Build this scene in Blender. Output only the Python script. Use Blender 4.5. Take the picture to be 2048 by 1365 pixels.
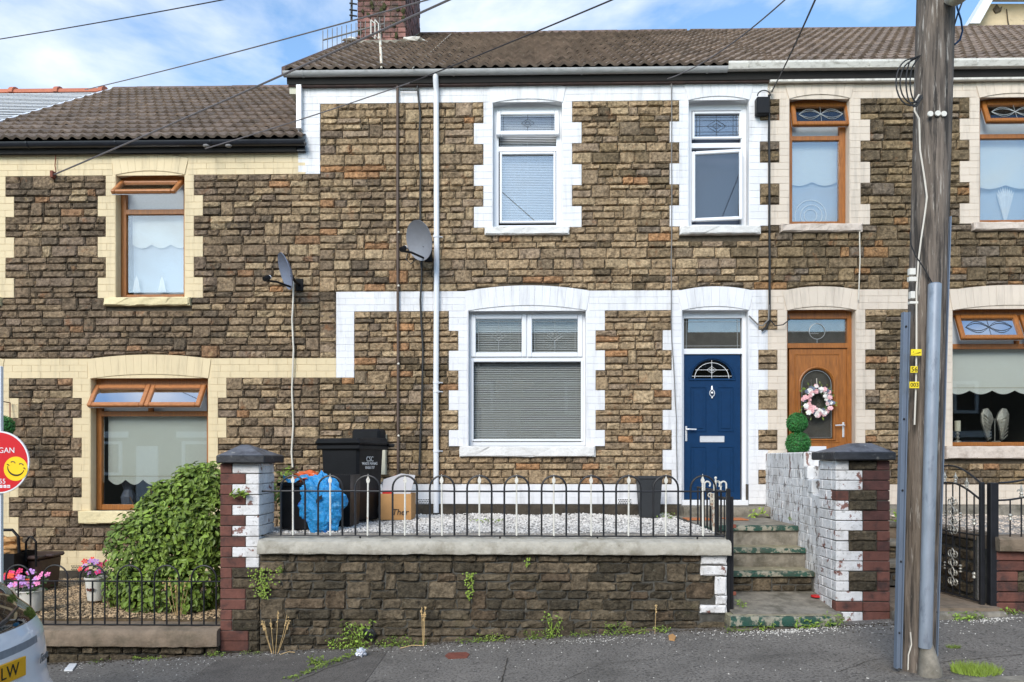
import bpy, bmesh, math, random
from math import radians as RAD, sin, cos, pi, sqrt, atan2
from mathutils import Vector, Matrix, Euler
rnd = random.Random(7)
for o in list(bpy.data.objects): bpy.data.objects.remove(o)
SC = bpy.context.scene
COL = SC.collection
# ------------------------------------------------------------------ camera, sky, sun, exposure
TH = RAD(1.2)
cd = bpy.data.cameras.new('camera'); cam = bpy.data.objects.new('camera', cd); COL.objects.link(cam)
cam.location = (0, 0, 1.6); cam.rotation_euler = (pi/2, 0, TH)
cd.sensor_width = 36; cd.lens = 1500/2048*36; cd.shift_y = (917-682.5)/2048
cd.clip_start = .05; cd.clip_end = 2000
SC.camera = cam
SC.view_settings.view_transform = 'Standard'; SC.view_settings.look = 'None'
SC.view_settings.gamma = 1; SC.view_settings.use_curve_mapping = False
SC.view_settings.exposure = 0.56
SUN_EL, SUN_AZ = 34, 200      # azimuth measured clockwise from +Y: the sun stands behind the camera, slightly left
SKY_K = 0.13
W = bpy.data.worlds.new("World"); SC.world = W; W.use_nodes = True
def world():
    nt = W.node_tree; N = nt.nodes; L = nt.links; N.clear()
    out = N.new('ShaderNodeOutputWorld'); bg = N.new('ShaderNodeBackground')
    sky = N.new('ShaderNodeTexSky'); sky.sky_type = 'NISHITA'; sky.sun_disc = False
    sky.sun_elevation = RAD(SUN_EL); sky.sun_rotation = RAD(SUN_AZ); sky.air_density = 1.0; sky.dust_density = .6; sky.ozone_density = 2.0
    tc = N.new('ShaderNodeTexCoord')
    mp = N.new('ShaderNodeMapping'); mp.inputs['Scale'].default_value = (1.0, 1.0, 2.4); mp.inputs['Location'].default_value = (1.35, .4, .5)
    L.new(tc.outputs['Generated'], mp.inputs['Vector'])
    n1 = N.new('ShaderNodeTexNoise'); n1.inputs['Scale'].default_value = 3.1; n1.inputs['Detail'].default_value = 9; n1.inputs['Roughness'].default_value = .55; n1.inputs['Distortion'].default_value = .25
    L.new(mp.outputs[0], n1.inputs['Vector'])
    r1 = N.new('ShaderNodeValToRGB'); r1.color_ramp.elements[0].position = .475; r1.color_ramp.elements[1].position = .69
    r1.color_ramp.elements[0].color = (0, 0, 0, 1); r1.color_ramp.elements[1].color = (1, 1, 1, 1)
    L.new(n1.outputs['Fac'], r1.inputs['Fac'])
    mul = N.new('ShaderNodeMath'); mul.operation = 'MULTIPLY'; mul.inputs[1].default_value = .9
    L.new(r1.outputs['Color'], mul.inputs[0])
    mx = N.new('ShaderNodeMix'); mx.data_type = 'RGBA'
    L.new(mul.outputs[0], mx.inputs[0]); 
    br = N.new('ShaderNodeMix'); br.data_type = 'RGBA'; br.blend_type = 'MULTIPLY'; br.inputs[0].default_value = 1
    br.inputs[7].default_value = (1.34, 1.50, 1.52, 1)
    L.new(sky.outputs[0], br.inputs[6])
    L.new(br.outputs[2], mx.inputs[6]); mx.inputs[7].default_value = (6.0, 6.3, 6.7, 1)
    L.new(mx.outputs[2], bg.inputs['Color']); bg.inputs['Strength'].default_value = SKY_K
    L.new(bg.outputs[0], out.inputs['Surface'])
world()
sl = bpy.data.lights.new('sun', 'SUN'); sl.energy = 2.1; sl.angle = RAD(30); sl.color = (1, .94, .865)
so = bpy.data.objects.new('sun', sl); COL.objects.link(so)
_az, _el = RAD(SUN_AZ), RAD(SUN_EL)
sd = Vector((sin(_az)*cos(_el), cos(_az)*cos(_el), sin(_el)))
so.rotation_euler = (-sd).to_track_quat('-Z', 'Y').to_euler()
# ------------------------------------------------------------------ measuring helpers
F = 1500.0
def P(px, py, Y):
    a = (px-1024)/F
    dx = a*cos(TH)-sin(TH); dy = a*sin(TH)+cos(TH)
    t = Y/dy
    return Vector((t*dx, Y, 1.6+(917-py)/F*t))
def PX(px, Y=10.0): return P(px, 0, Y).x
def PZ(px, py, Y=10.0): return P(px, py, Y).z
def zg(x): return -.12+.058*x
def S(r, g, b, k=1.0):
    f = lambda c: ((c/255+.055)/1.055)**2.4 if c > 10 else c/255/12.92
    return (f(r)*k, f(g)*k, f(b)*k)
# ------------------------------------------------------------------ object helpers
ORG = {}
def props(o, label=None, cat=None, group=None, kind=None):
    if label: o['label'] = label
    if cat: o['category'] = cat
    if group: o['group'] = group
    if kind: o['kind'] = kind
    return o
def empty(name, loc, label=None, cat=None, group=None, kind=None):
    o = bpy.data.objects.new(name, None); COL.objects.link(o); o.location = loc; o.empty_display_size = .1
    ORG[o.name] = Vector(loc)
    return props(o, label, cat, group, kind)
def place(o, origin, parent):
    ORG[o.name] = Vector(origin)
    if parent is not None:
        o.parent = parent; o.location = Vector(origin)-ORG[parent.name]
    else: o.location = origin
def dup(o, delta=Vector((0, 0, 0)), parent=None, rotz=0):
    c = o.copy(); COL.objects.link(c)
    if parent is not None: c.parent = parent
    c.location = Vector(o.location)+Vector(delta)
    if rotz: c.rotation_euler.z += rotz
    ORG[c.name] = ORG[o.name]+Vector(delta) if parent is None else ORG[o.name]
    for ch in list(o.children): dup(ch, (0, 0, 0), c)
    return c
class MB:
    def __init__(s): s.v = []; s.f = []; s.c = []; s.mi = []; s.m = 0
    def add(s, vs, fs, col=None):
        b = len(s.v); s.v += [Vector(v) for v in vs]; s.f += [tuple(i+b for i in f) for f in fs]
        s.mi += [s.m]*len(fs)
        s.c += [(tuple(col)+(1,))[:4] if col else (1, 1, 1, 1)]*len(vs); return b
    def box(s, x0, x1, y0, y1, z0, z1, col=None):
        s.add([(x0,y0,z0),(x1,y0,z0),(x1,y1,z0),(x0,y1,z0),(x0,y0,z1),(x1,y0,z1),(x1,y1,z1),(x0,y1,z1)],
              [(0,3,2,1),(4,5,6,7),(0,1,5,4),(1,2,6,5),(2,3,7,6),(3,0,4,7)], col); return s
    def cbox(s, x0, x1, y0, y1, z0, z1, c=.004, col=None):
        # box with every edge chamfered
        X=(x0,x1);Y=(y0,y1);Z=(z0,z1); vs=[]; id={}
        c=min(c,(x1-x0)*.45,(y1-y0)*.45,(z1-z0)*.45)
        for i in (0,1):
            for j in (0,1):
                for k in (0,1):
                    p=(X[i],Y[j],Z[k]); s_=(1-2*i,1-2*j,1-2*k)
                    for ax in range(3):
                        q=[p[a]+(0 if a==ax else c*s_[a]) for a in range(3)]
                        id[(i,j,k,ax)]=len(vs); vs.append(q)
        fs=[]
        for ax in range(3):
            b_,d_=[a for a in range(3) if a!=ax]
            for sd_ in (0,1):
                q=[]
                for (u,w) in ((0,0),(1,0),(1,1),(0,1)):
                    t=[0,0,0]; t[ax]=sd_; t[b_]=u; t[d_]=w; q.append(id[(t[0],t[1],t[2],ax)])
                fs.append(tuple(q))
        for ax in range(3):   # edges along ax
            b_,d_=[a for a in range(3) if a!=ax]
            for u in (0,1):
                for w in (0,1):
                    t0=[0,0,0]; t0[b_]=u; t0[d_]=w; t1=list(t0); t1[ax]=1
                    fs.append((id[(*t0,b_)],id[(*t1,b_)],id[(*t1,d_)],id[(*t0,d_)]))
        for i in (0,1):
            for j in (0,1):
                for k in (0,1): fs.append((id[(i,j,k,0)],id[(i,j,k,1)],id[(i,j,k,2)]))
        s.add(vs,fs,col); return s
    def tube(s, pts, r, n=8, col=None, caps=True, closed=False):
        pts=[Vector(p) for p in pts]; R=r if isinstance(r,(list,tuple)) else [r]*len(pts)
        vs=[]; fs=[]; ref=None; m=len(pts)
        for i,p in enumerate(pts):
            if closed: t=(pts[(i+1)%m]-pts[i-1])
            else: t=(pts[min(i+1,m-1)]-pts[max(i-1,0)])
            t=t.normalized() if t.length>1e-9 else Vector((0,0,1))
            if ref is None: ref=Vector((0,0,1)) if abs(t.z)<.9 else Vector((0,1,0))
            a=t.cross(ref)
            if a.length<1e-4: a=t.cross(Vector((1,0,.1)))
            a.normalize(); b=a.cross(t).normalized(); ref=b
            for k in range(n):
                w=2*pi*k/n; vs.append(p+(a*cos(w)+b*sin(w))*R[i])
        for i in range(m-1 if not closed else m):
            j=(i+1)%m
            for k in range(n): fs.append((i*n+k,i*n+(k+1)%n,j*n+(k+1)%n,j*n+k))
        if caps and not closed: fs.append(tuple(range(n))[::-1]); fs.append(tuple(range((m-1)*n,m*n)))
        s.add(vs,fs,col); return s
    def lathe(s, c, prof, n=16, col=None, ax='z', sq=1.0):
        vs=[]; fs=[]; c=Vector(c)
        for (r,h) in prof:
            for k in range(n):
                w=2*pi*k/n; x,y=r*cos(w),r*sin(w)*sq
                vs.append(c+Vector((x,y,h) if ax=='z' else ((x,h,y) if ax=='y' else (h,x,y))))
        m=len(prof)
        for i in range(m-1):
            for k in range(n): fs.append((i*n+k,i*n+(k+1)%n,(i+1)*n+(k+1)%n,(i+1)*n+k))
        if prof[0][0]>1e-5: fs.append(tuple(range(n))[::-1])
        if prof[-1][0]>1e-5: fs.append(tuple(range((m-1)*n,m*n)))
        s.add(vs,fs,col); return s
    def prism(s, pts, ax, a, b, col=None):
        # pts 2D polygon; ax 'x': pts=(y,z); 'y': pts=(x,z); 'z': pts=(x,y)
        def mk(p,h): return (h,p[0],p[1]) if ax=='x' else ((p[0],h,p[1]) if ax=='y' else (p[0],p[1],h))
        n=len(pts); s.add([mk(p,a) for p in pts]+[mk(p,b) for p in pts],
          [tuple(range(n))[::-1],tuple(range(n,2*n))]+[(i,(i+1)%n,n+(i+1)%n,n+i) for i in range(n)],col); return s
    def sphere(s,c,r,n=12,m=8,sc=(1,1,1),col=None,jit=0):
        vs=[];fs=[];c=Vector(c)
        for i in range(m+1):
            ph=pi*i/m
            for k in range(n):
                w=2*pi*k/n; q=r*(1+(rnd.uniform(-jit,jit) if jit else 0))
                vs.append(c+Vector((q*sin(ph)*cos(w)*sc[0],q*sin(ph)*sin(w)*sc[1],q*cos(ph)*sc[2])))
        for i in range(m):
            for k in range(n): fs.append((i*n+k,i*n+(k+1)%n,(i+1)*n+(k+1)%n,(i+1)*n+k))
        s.add(vs,fs,col); return s
    def quad(s,a,b,c,d,col=None): s.add([a,b,c,d],[(0,1,2,3)],col); return s
    def xf(s, M, frm=0):
        for i in range(frm,len(s.v)): s.v[i]=M@s.v[i]
        return s
    def build(s, name, mat, parent=None, origin=None, smooth=False, fix=True, **kw):
        if origin is None:
            xs=[v.x for v in s.v]; ys=[v.y for v in s.v]; zs=[v.z for v in s.v]
            origin=Vector(((min(xs)+max(xs))/2,(min(ys)+max(ys))/2,min(zs)))
        origin=Vector(origin)
        me=bpy.data.meshes.new(name); me.from_pydata([v-origin for v in s.v],[],s.f)
        if fix:
            bm=bmesh.new(); bm.from_mesh(me); bmesh.ops.recalc_face_normals(bm,faces=bm.faces); bm.to_mesh(me); bm.free()
        mats=mat if isinstance(mat,(list,tuple)) else [mat]
        for m_ in mats: me.materials.append(m_)
        if len(mats)>1: me.polygons.foreach_set('material_index',s.mi)
        if any(c!=(1,1,1,1) for c in s.c):
            at=me.color_attributes.new('tint','FLOAT_COLOR','POINT'); at.data.foreach_set('color',[x for c in s.c for x in c])
        if smooth:
            me.polygons.foreach_set('use_smooth',[True]*len(me.polygons))
            try: me.set_sharp_from_angle(angle=RAD(38))
            except Exception: pass
        me.update()
        o=bpy.data.objects.new(name,me); COL.objects.link(o); place(o,origin,parent)
        return props(o,**kw)
def inst(name, me, parent, world, rot=None, scale=None, **kw):
    o=bpy.data.objects.new(name,me); COL.objects.link(o); place(o,Vector(world),parent)
    if rot is not None: o.rotation_euler=rot
    if scale is not None: o.scale=scale
    return props(o,**kw)
def meshof(mb,name,mat,smooth=False):
    o=mb.build(name,mat,origin=(0,0,0),smooth=smooth); me=o.data; bpy.data.objects.remove(o); return me
# ------------------------------------------------------------------ materials
MATS={}
def mat(name, base=(.5,.5,.5), rough=.8, metal=0, spec=.5, tint=False, isl=0, obr=0, nvar=.12, nscale=6, patches=(), bump=0, bscale=60, bump2=0, bscale2=12, stretch=None, coat=0, wetness=0, hue=0, trans=0, rvar=0, subs=0, streak=0):
    m=bpy.data.materials.new(name); m.use_nodes=True; nt=m.node_tree; N=nt.nodes; L=nt.links
    b=N['Principled BSDF']; b.inputs['Roughness'].default_value=rough; b.inputs['Metallic'].default_value=metal
    b.inputs['Specular IOR Level'].default_value=spec; b.inputs['Coat Weight'].default_value=coat
    if trans: b.inputs['Transmission Weight'].default_value=trans
    g=N.new('ShaderNodeNewGeometry'); vec=g.outputs['Position']
    if stretch:
        mp=N.new('ShaderNodeMapping'); mp.inputs['Scale'].default_value=stretch; L.new(vec,mp.inputs['Vector']); vec=mp.outputs[0]
    def noise(sc,det=5,ro=.6,off=0):
        n=N.new('ShaderNodeTexNoise'); n.inputs['Scale'].default_value=sc; n.inputs['Detail'].default_value=det; n.inputs['Roughness'].default_value=ro
        if off:
            a=N.new('ShaderNodeVectorMath'); a.operation='ADD'; a.inputs[1].default_value=(off,off*1.7,off*.6); L.new(vec,a.inputs[0]); L.new(a.outputs[0],n.inputs['Vector'])
        else: L.new(vec,n.inputs['Vector'])
        return n.outputs['Fac']
    def maprange(x,a,b_,c,d):
        n=N.new('ShaderNodeMapRange'); n.inputs[1].default_value=a; n.inputs[2].default_value=b_; n.inputs[3].default_value=c; n.inputs[4].default_value=d; L.new(x,n.inputs[0]); return n.outputs[0]
    def mul(col,val):
        n=N.new('ShaderNodeMix'); n.data_type='RGBA'; n.blend_type='MULTIPLY'; n.inputs[0].default_value=1; L.new(col,n.inputs[6]); L.new(val,n.inputs[7]); return n.outputs[2]
    if tint:
        a=N.new('ShaderNodeAttribute'); a.attribute_name='tint'; col=a.outputs['Color']
    else:
        r=N.new('ShaderNodeRGB'); r.outputs[0].default_value=(*base,1); col=r.outputs[0]
    if isl: col=mul(col,maprange(g.outputs['Random Per Island'],0,1,1-isl,1+isl))
    if obr:
        oi=N.new('ShaderNodeObjectInfo'); col=mul(col,maprange(oi.outputs['Random'],0,1,1-obr,1+obr))
    if nvar: col=mul(col,maprange(noise(nscale),.3,.7,1-nvar,1+nvar))
    k=3
    for (c2,sc,lo,hi,fac) in patches:
        k+=4; f=maprange(noise(sc,6,.65,k),lo,hi,0,fac)
        n=N.new('ShaderNodeMix'); n.data_type='RGBA'; L.new(f,n.inputs[0]); L.new(col,n.inputs[6]); n.inputs[7].default_value=(*c2,1); col=n.outputs[2]
    if streak:
        m2=N.new('ShaderNodeMapping'); m2.inputs['Scale'].default_value=(7,7,.7); L.new(g.outputs['Position'],m2.inputs['Vector'])
        n2=N.new('ShaderNodeTexNoise'); n2.inputs['Scale'].default_value=1.6; n2.inputs['Detail'].default_value=7; n2.inputs['Roughness'].default_value=.7; L.new(m2.outputs[0],n2.inputs['Vector'])
        col=mul(col,maprange(n2.outputs['Fac'],.50,.74,1,1-streak))
    L.new(col,b.inputs['Base Color'])
    if rvar: L.new(maprange(noise(3,4,.6,2),.35,.65,max(0,rough-rvar),min(1,rough+rvar)),b.inputs['Roughness'])
    if bump:
        h=noise(bscale,6,.65,1)
        bp=N.new('ShaderNodeBump'); bp.inputs['Distance'].default_value=bump; bp.inputs['Strength'].default_value=1; L.new(h,bp.inputs['Height'])
        if bump2:
            b2=N.new('ShaderNodeBump'); b2.inputs['Distance'].default_value=bump2; L.new(noise(bscale2,5,.6,9),b2.inputs['Height']); L.new(b2.outputs[0],bp.inputs['Normal'])
        L.new(bp.outputs[0],b.inputs['Normal'])
    MATS[name]=m; return m
def glass(name, refl, tint=(.93,.94,.93)):
    m=bpy.data.materials.new(name); m.use_nodes=True; nt=m.node_tree; N=nt.nodes; L=nt.links; N.clear()
    out=N.new('ShaderNodeOutputMaterial'); t=N.new('ShaderNodeBsdfTransparent'); t.inputs[0].default_value=(*tint,1)
    gl=N.new('ShaderNodeBsdfGlossy'); gl.inputs['Roughness'].default_value=.015; gl.inputs[0].default_value=(.95,.97,1,1)
    fr=N.new('ShaderNodeFresnel'); fr.inputs[0].default_value=1.5
    ad=N.new('ShaderNodeMath'); ad.operation='ADD'; ad.inputs[1].default_value=refl; L.new(fr.outputs[0],ad.inputs[0])
    mx=N.new('ShaderNodeMixShader'); L.new(ad.outputs[0],mx.inputs[0]); L.new(t.outputs[0],mx.inputs[1]); L.new(gl.outputs[0],mx.inputs[2]); L.new(mx.outputs[0],out.inputs[0])
    MATS[name]=m; return m
lich=S(150,148,130)
mat('stone',streak=.4,tint=True,rough=.95,spec=.2,nvar=.55,nscale=24,patches=[(S(150,98,60),5.5,.60,.72,.5),(S(178,150,108),11,.60,.72,.5),((.035,.028,.02),13,.56,.70,.8),(S(198,178,142),44,.60,.70,.55)],bump=.024,bscale=30,bump2=.028,bscale2=11)
mat('wall_stone',streak=.45,tint=True,rough=.94,spec=.2,nvar=.5,nscale=22,patches=[((.026,.023,.017),4,.50,.70,.5),((.03,.026,.02),15,.57,.70,.75),(lich,36,.63,.72,.5),((.07,.08,.025),4.5,.62,.76,.3),(S(150,134,108),9,.62,.74,.4)],bump=.032,bscale=26,bump2=.035,bscale2=9)
mat('mortar',(.10,.078,.052),rough=.95,nvar=.4,nscale=20,bump=.006,bscale=80)
mat('old_mortar',(.075,.07,.058),rough=.95,nvar=.4,nscale=14,patches=[((.25,.24,.2),12,.6,.7,.5)],bump=.01,bscale=50)
mat('white_paint',streak=.30,base=(.73,.725,.725),rough=.55,nvar=.035,nscale=3,obr=.03,isl=.02,patches=[((.42,.40,.36),2.3,.60,.86,.35),((.3,.28,.25),45,.70,.80,.3)],bump=.003,bscale=55)
mat('cream_paint',streak=.25,base=S(216,196,156),rough=.6,nvar=.03,nscale=3,obr=.03,isl=.02,patches=[(S(170,150,110),2.2,.60,.86,.35),(S(120,105,80),45,.70,.80,.35)],bump=.003,bscale=55)
mat('pink_paint',streak=.28,base=S(214,199,180),rough=.6,nvar=.03,nscale=3,obr=.03,isl=.02,patches=[(S(165,150,135),2.5,.58,.84,.4),(S(110,95,80),45,.70,.80,.35)],bump=.003,bscale=55)
mat('white_sill',(.72,.70,.66),rough=.75,nvar=.08,nscale=9,patches=[((.3,.28,.24),5,.56,.74,.5)],bump=.012,bscale=25)
mat('cream_sill',S(222,205,160),rough=.75,nvar=.08,nscale=9,patches=[(S(120,105,75),6,.58,.74,.5)],bump=.012,bscale=25)
mat('pink_sill',S(205,190,175),rough=.75,nvar=.08,nscale=9,patches=[(S(120,100,80),5,.5,.7,.5)],bump=.012,bscale=25)
mat('peeling_paint',(.72,.70,.68),rough=.7,nvar=.08,nscale=8,obr=.04,patches=[((.36,.34,.31),6,.50,.70,.55),((.16,.15,.13),30,.56,.68,.6),(S(118,68,52),9,.60,.63,.92)],bump=.008,bscale=38)
mat('worn_paint',(.78,.765,.74),rough=.75,nvar=.12,nscale=8,patches=[((.42,.39,.35),7,.46,.66,.5),(S(96,82,70),15,.555,.60,.85),(S(120,76,58),8,.61,.64,.9)],bump=.006,bscale=40,stretch=(1,1,.45))
mat('red_brick',S(106,66,55),rough=.85,nvar=.22,nscale=12,obr=.18,isl=.12,patches=[((.03,.02,.018),7,.50,.66,.75),((.4,.36,.33),50,.70,.78,.4)],bump=.006,bscale=60)
mat('dark_brick',S(84,52,46),rough=.85,nvar=.25,nscale=12,obr=.25,isl=.2,patches=[((.02,.018,.015),6,.5,.7,.7)],bump=.006,bscale=60)
mat('chimney_brick',S(138,98,90),rough=.9,nvar=.3,nscale=9,obr=.25,isl=.15,patches=[((.04,.035,.03),6,.44,.62,.85),(S(170,160,150),16,.62,.7,.5)],bump=.008,bscale=50)
mat('roof_tile',S(118,102,89),rough=.9,nvar=.28,nscale=7,obr=.22,isl=.22,patches=[(S(160,154,136),22,.58,.70,.5),(S(60,52,44),5,.54,.74,.5),(S(96,92,50),9,.64,.74,.4)],bump=.003,bscale=70)
mat('ridge_tile',S(110,92,84),rough=.9,nvar=.3,nscale=8,obr=.15,patches=[(S(60,50,42),7,.5,.7,.7),(S(140,96,80),11,.6,.7,.4)],bump=.01,bscale=50)
mat('pale_slate',S(205,208,212),rough=.45,nvar=.06,nscale=5,isl=.05)
mat('red_ridge',S(178,106,80),rough=.8,nvar=.12,nscale=8,obr=.08,bump=.004,bscale=40)
mat('dark_roofing',(.02,.018,.016),rough=.95)
mat('upvc_white',(.76,.77,.785),rough=.28,nvar=.02,nscale=3)
mat('door_white',(.83,.83,.84),rough=.3,nvar=.02,nscale=3)
mat('gutter_grey',S(168,168,166),rough=.5,nvar=.1,nscale=6,patches=[(S(110,112,104),9,.5,.72,.5)],stretch=(1,6,.6))
mat('gutter_white',S(214,210,200),rough=.5,nvar=.08,nscale=6,patches=[(S(120,112,96),10,.5,.7,.6)],stretch=(1,6,.6))
mat('gutter_black',S(34,36,42),rough=.32,nvar=.15,nscale=5)
mat('fascia_brown',S(78,56,48),rough=.7,nvar=.3,nscale=6,patches=[((.01,.01,.01),5,.5,.65,.7)])
mat('golden_oak',S(150,92,36),rough=.42,nvar=.28,nscale=9,stretch=(6,6,.8),bump=.001,bscale=40)
mat('golden_oak_pale',S(172,112,66),rough=.42,nvar=.2,nscale=9,stretch=(2,6,3))
mat('blue_door',S(8,48,84),rough=.5,spec=.2,nvar=.10,nscale=20,bump=.0008,bscale=90)
mat('chrome',(.72,.72,.72),rough=.35,metal=.35,nvar=0)
mat('plastic_black',(.006,.006,.007),rough=.5,spec=.25,nvar=.25,nscale=8,rvar=.12)
mat('plastic_brown',S(70,52,46),rough=.5,nvar=.15,nscale=6)
mat('iron_black',(.012,.012,.014),rough=.4,nvar=.3,nscale=12,patches=[(S(96,60,40),26,.70,.78,.5)])
mat('iron_white',S(216,212,200),rough=.55,nvar=.1,nscale=20,patches=[(S(150,100,60),30,.62,.7,.8)])
mat('iron_rusty_white',S(222,214,196),rough=.6,nvar=.1,nscale=20,patches=[(S(150,92,44),18,.52,.62,.9)])
mat('galvanised',S(150,158,168),rough=.42,metal=.35,nvar=.14,nscale=14,patches=[(S(96,102,112),18,.56,.7,.6),(S(190,196,202),9,.56,.72,.5)],stretch=(1,1,.3))
mat('channel_steel',S(118,130,146),rough=.45,metal=.3,nvar=.1,nscale=12,stretch=(1,1,.2))
mat('pole_wood',S(112,101,90),rough=.92,nvar=.5,nscale=34,patches=[((.03,.026,.022),16,.50,.60,.9),(S(188,180,168),48,.58,.66,.8),((.02,.018,.016),46,.60,.68,.8),(S(108,88,62),3,.5,.7,.4)],stretch=(1.2,1.2,.085),bump=.016,bscale=40)
mat('concrete',S(134,127,114),rough=.92,nvar=.25,nscale=9,patches=[(S(66,63,50),6,.46,.66,.7),(S(190,186,176),25,.64,.72,.5)],bump=.005,bscale=70)
mat('coping',S(178,172,158),rough=.92,nvar=.14,nscale=12,patches=[(S(120,112,94),4,.50,.66,.65),(S(100,104,70),7,.62,.74,.5),(S(60,56,46),34,.66,.72,.6)],bump=.008,bscale=48)
mat('coping_brown',S(128,112,94),rough=.92,nvar=.2,nscale=10,patches=[(S(80,74,58),5,.50,.68,.65),(S(200,196,186),12,.70,.74,.6)],bump=.008,bscale=48)
mat('cap_black',(.022,.023,.026),rough=.5,nvar=.4,nscale=9,patches=[(S(150,146,136),13,.60,.72,.6)],bump=.006,bscale=30)
mat('cap_slate',S(96,98,104),rough=.55,nvar=.3,nscale=9,patches=[(S(40,40,44),7,.5,.64,.8),(S(190,186,172),15,.62,.7,.6)],bump=.008,bscale=30)
mat('green_paint',S(24,68,54),rough=.65,nvar=.25,nscale=14,patches=[(S(150,144,126),11,.50,.56,.9),(S(70,68,58),7,.52,.66,.6),((.02,.02,.015),20,.57,.68,.7)],bump=.004,bscale=50)
mat('step_top',S(138,130,106),rough=.9,nvar=.2,nscale=14,patches=[(S(86,92,50),6,.52,.66,.6),(S(206,196,166),16,.58,.66,.7)],bump=.004,bscale=60)
mat('asphalt',S(122,116,108),rough=.85,spec=.3,nvar=.14,nscale=2.2,patches=[(S(66,62,58),48,.50,.60,.85),(S(168,162,150),62,.60,.67,.8),(S(78,74,68),1.1,.5,.68,.5)],bump=.006,bscale=90,rvar=.1)
mat('asphalt_patch',S(106,100,93),rough=.8,spec=.3,nvar=.18,nscale=5,patches=[(S(52,49,46),80,.50,.60,.8),(S(140,134,126),95,.61,.68,.6)],bump=.006,bscale=90)
mat('road',S(80,78,77),rough=.85,nvar=.2,nscale=4,bump=.004,bscale=160)
mat('soil',(.06,.048,.034),rough=1,nvar=.35,nscale=9,bump=.02,bscale=30)
mat('gravel_white',S(205,200,192),rough=.85,isl=.24,nvar=.12,nscale=30,patches=[(S(150,132,120),4,.56,.75,.45)])
mat('gravel_tan',S(176,150,116),rough=.85,isl=.42,nvar=.2,nscale=40)
mat('gravel_pink',S(198,182,164),rough=.85,isl=.3,nvar=.15,nscale=40)
mat('gravel_base_white',S(150,145,138),rough=1,nvar=.35,nscale=60,bump=.01,bscale=60)
mat('gravel_base_tan',S(98,82,60),rough=1,nvar=.35,nscale=60,bump=.01,bscale=60)
mat('chip',S(205,200,190),rough=.85,isl=.25,nvar=0)
mat('leaf',S(122,146,56),rough=.5,spec=.4,obr=.35,isl=.38,nvar=.18,nscale=5,subs=1)
mat('leaf_dark',S(58,86,34),rough=.5,obr=.3,isl=.35,nvar=.2,nscale=8)
mat('leaf_lime',S(122,142,52),rough=.55,obr=.25,isl=.3,nvar=.2,nscale=6)
mat('topiary',S(52,120,54),rough=.55,isl=.45,nvar=.2,nscale=20)
mat('twig',S(98,76,50),rough=.9,nvar=.2)
mat('dry_stalk',S(196,166,116),rough=.9,nvar=.2,nscale=20)
mat('flower_pink',S(232,128,178),rough=.6,isl=.15,nvar=0)
mat('flower_magenta',S(220,36,104),rough=.6,isl=.15,nvar=0)
mat('flower_red',S(226,36,24),rough=.6,isl=.15,nvar=0)
mat('flower_orange',S(236,84,34),rough=.6,isl=.12,nvar=0)
mat('flower_lilac',S(196,142,206),rough=.6,isl=.12,nvar=0)
mat('flower_white',S(240,236,228),rough=.6,isl=.08,nvar=0)
mat('flower_blush',S(238,186,186),rough=.6,isl=.12,nvar=0)
mat('pot_cream',S(222,218,206),rough=.5,nvar=.05,patches=[(S(150,140,120),8,.6,.8,.4)])
mat('pot_grey',S(44,46,48),rough=.5,nvar=.1)
mat('bag_blue',S(40,144,206),rough=.3,nvar=.22,nscale=9,patches=[(S(140,206,236),14,.58,.66,.5),(S(24,70,170),5,.58,.66,.8)],bump=.035,bscale=9,bump2=.02,bscale2=22)
mat('bag_orange',S(214,104,52),rough=.45,nvar=.15,nscale=9,patches=[(S(225,220,215),10,.62,.68,.8)],bump=.02,bscale=16)
mat('card',S(186,140,88),rough=.8,nvar=.1,nscale=6)
mat('card_grey',S(196,194,196),rough=.7,nvar=.06)
mat('red_plastic',S(190,34,36),rough=.4)
mat('panel_beige',S(196,192,170),rough=.7,nvar=.06,nscale=4)
mat('dish_grey',S(128,130,136),rough=.5,nvar=.06,nscale=20)
mat('dish_mesh',S(112,120,138),rough=.5,nvar=.12,nscale=60)
mat('cable_black',(.015,.015,.015),rough=.6)
mat('cable_brown',S(88,72,62),rough=.7,nvar=.15)
mat('cable_white',S(214,206,190),rough=.6,nvar=.08)
mat('cable_grey',S(120,116,112),rough=.6)
mat('wire_dark',S(52,46,46),rough=.7)
mat('wire_grey',S(104,98,98),rough=.7)
mat('sign_red',S(206,24,32),rough=.4,nvar=.02)
mat('sign_white',(.8,.8,.8),rough=.4,nvar=0)
mat('smile_yellow',S(250,206,30),rough=.4,nvar=.05,nscale=8)
mat('ink_black',(.01,.01,.01),rough=.5,nvar=0)
mat('plate_yellow',S(242,176,24),rough=.35,nvar=.04)
mat('tag_yellow',S(242,214,40),rough=.45,nvar=.04)
mat('car_white',(.86,.87,.90),rough=.25,coat=.8,nvar=.01)
mat('car_black',(.012,.012,.013),rough=.35)
mat('car_glass',(.006,.007,.008),rough=.04,spec=1,nvar=0)
mat('tail_red',S(200,20,30),rough=.12,coat=1,nvar=.1)
mat('rubber',(.02,.02,.02),rough=.8)
mat('alloy',(.5,.5,.52),rough=.3,metal=1)
mat('silver_ornament',S(188,184,172),rough=.35,metal=.55,nvar=.3,nscale=60,bump=.006,bscale=90)
mat('candle',S(236,230,206),rough=.5)
mat('lead',S(176,178,176),rough=.4,metal=.4,nvar=0)
mat('lead_dark',S(70,74,78),rough=.4,metal=.4,nvar=0)
mat('blind_slat',S(214,215,214),rough=.6,nvar=0)
mat('blind_blue',S(226,227,230),rough=.6,nvar=0)
mat('roller_cream',S(226,228,220),rough=.85,nvar=.03,nscale=30)
mat('roller_grey',S(228,232,222),rough=.85,nvar=.05,nscale=60)
mat('net_blue',S(182,190,197),rough=.9,nvar=.05,nscale=60)
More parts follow.
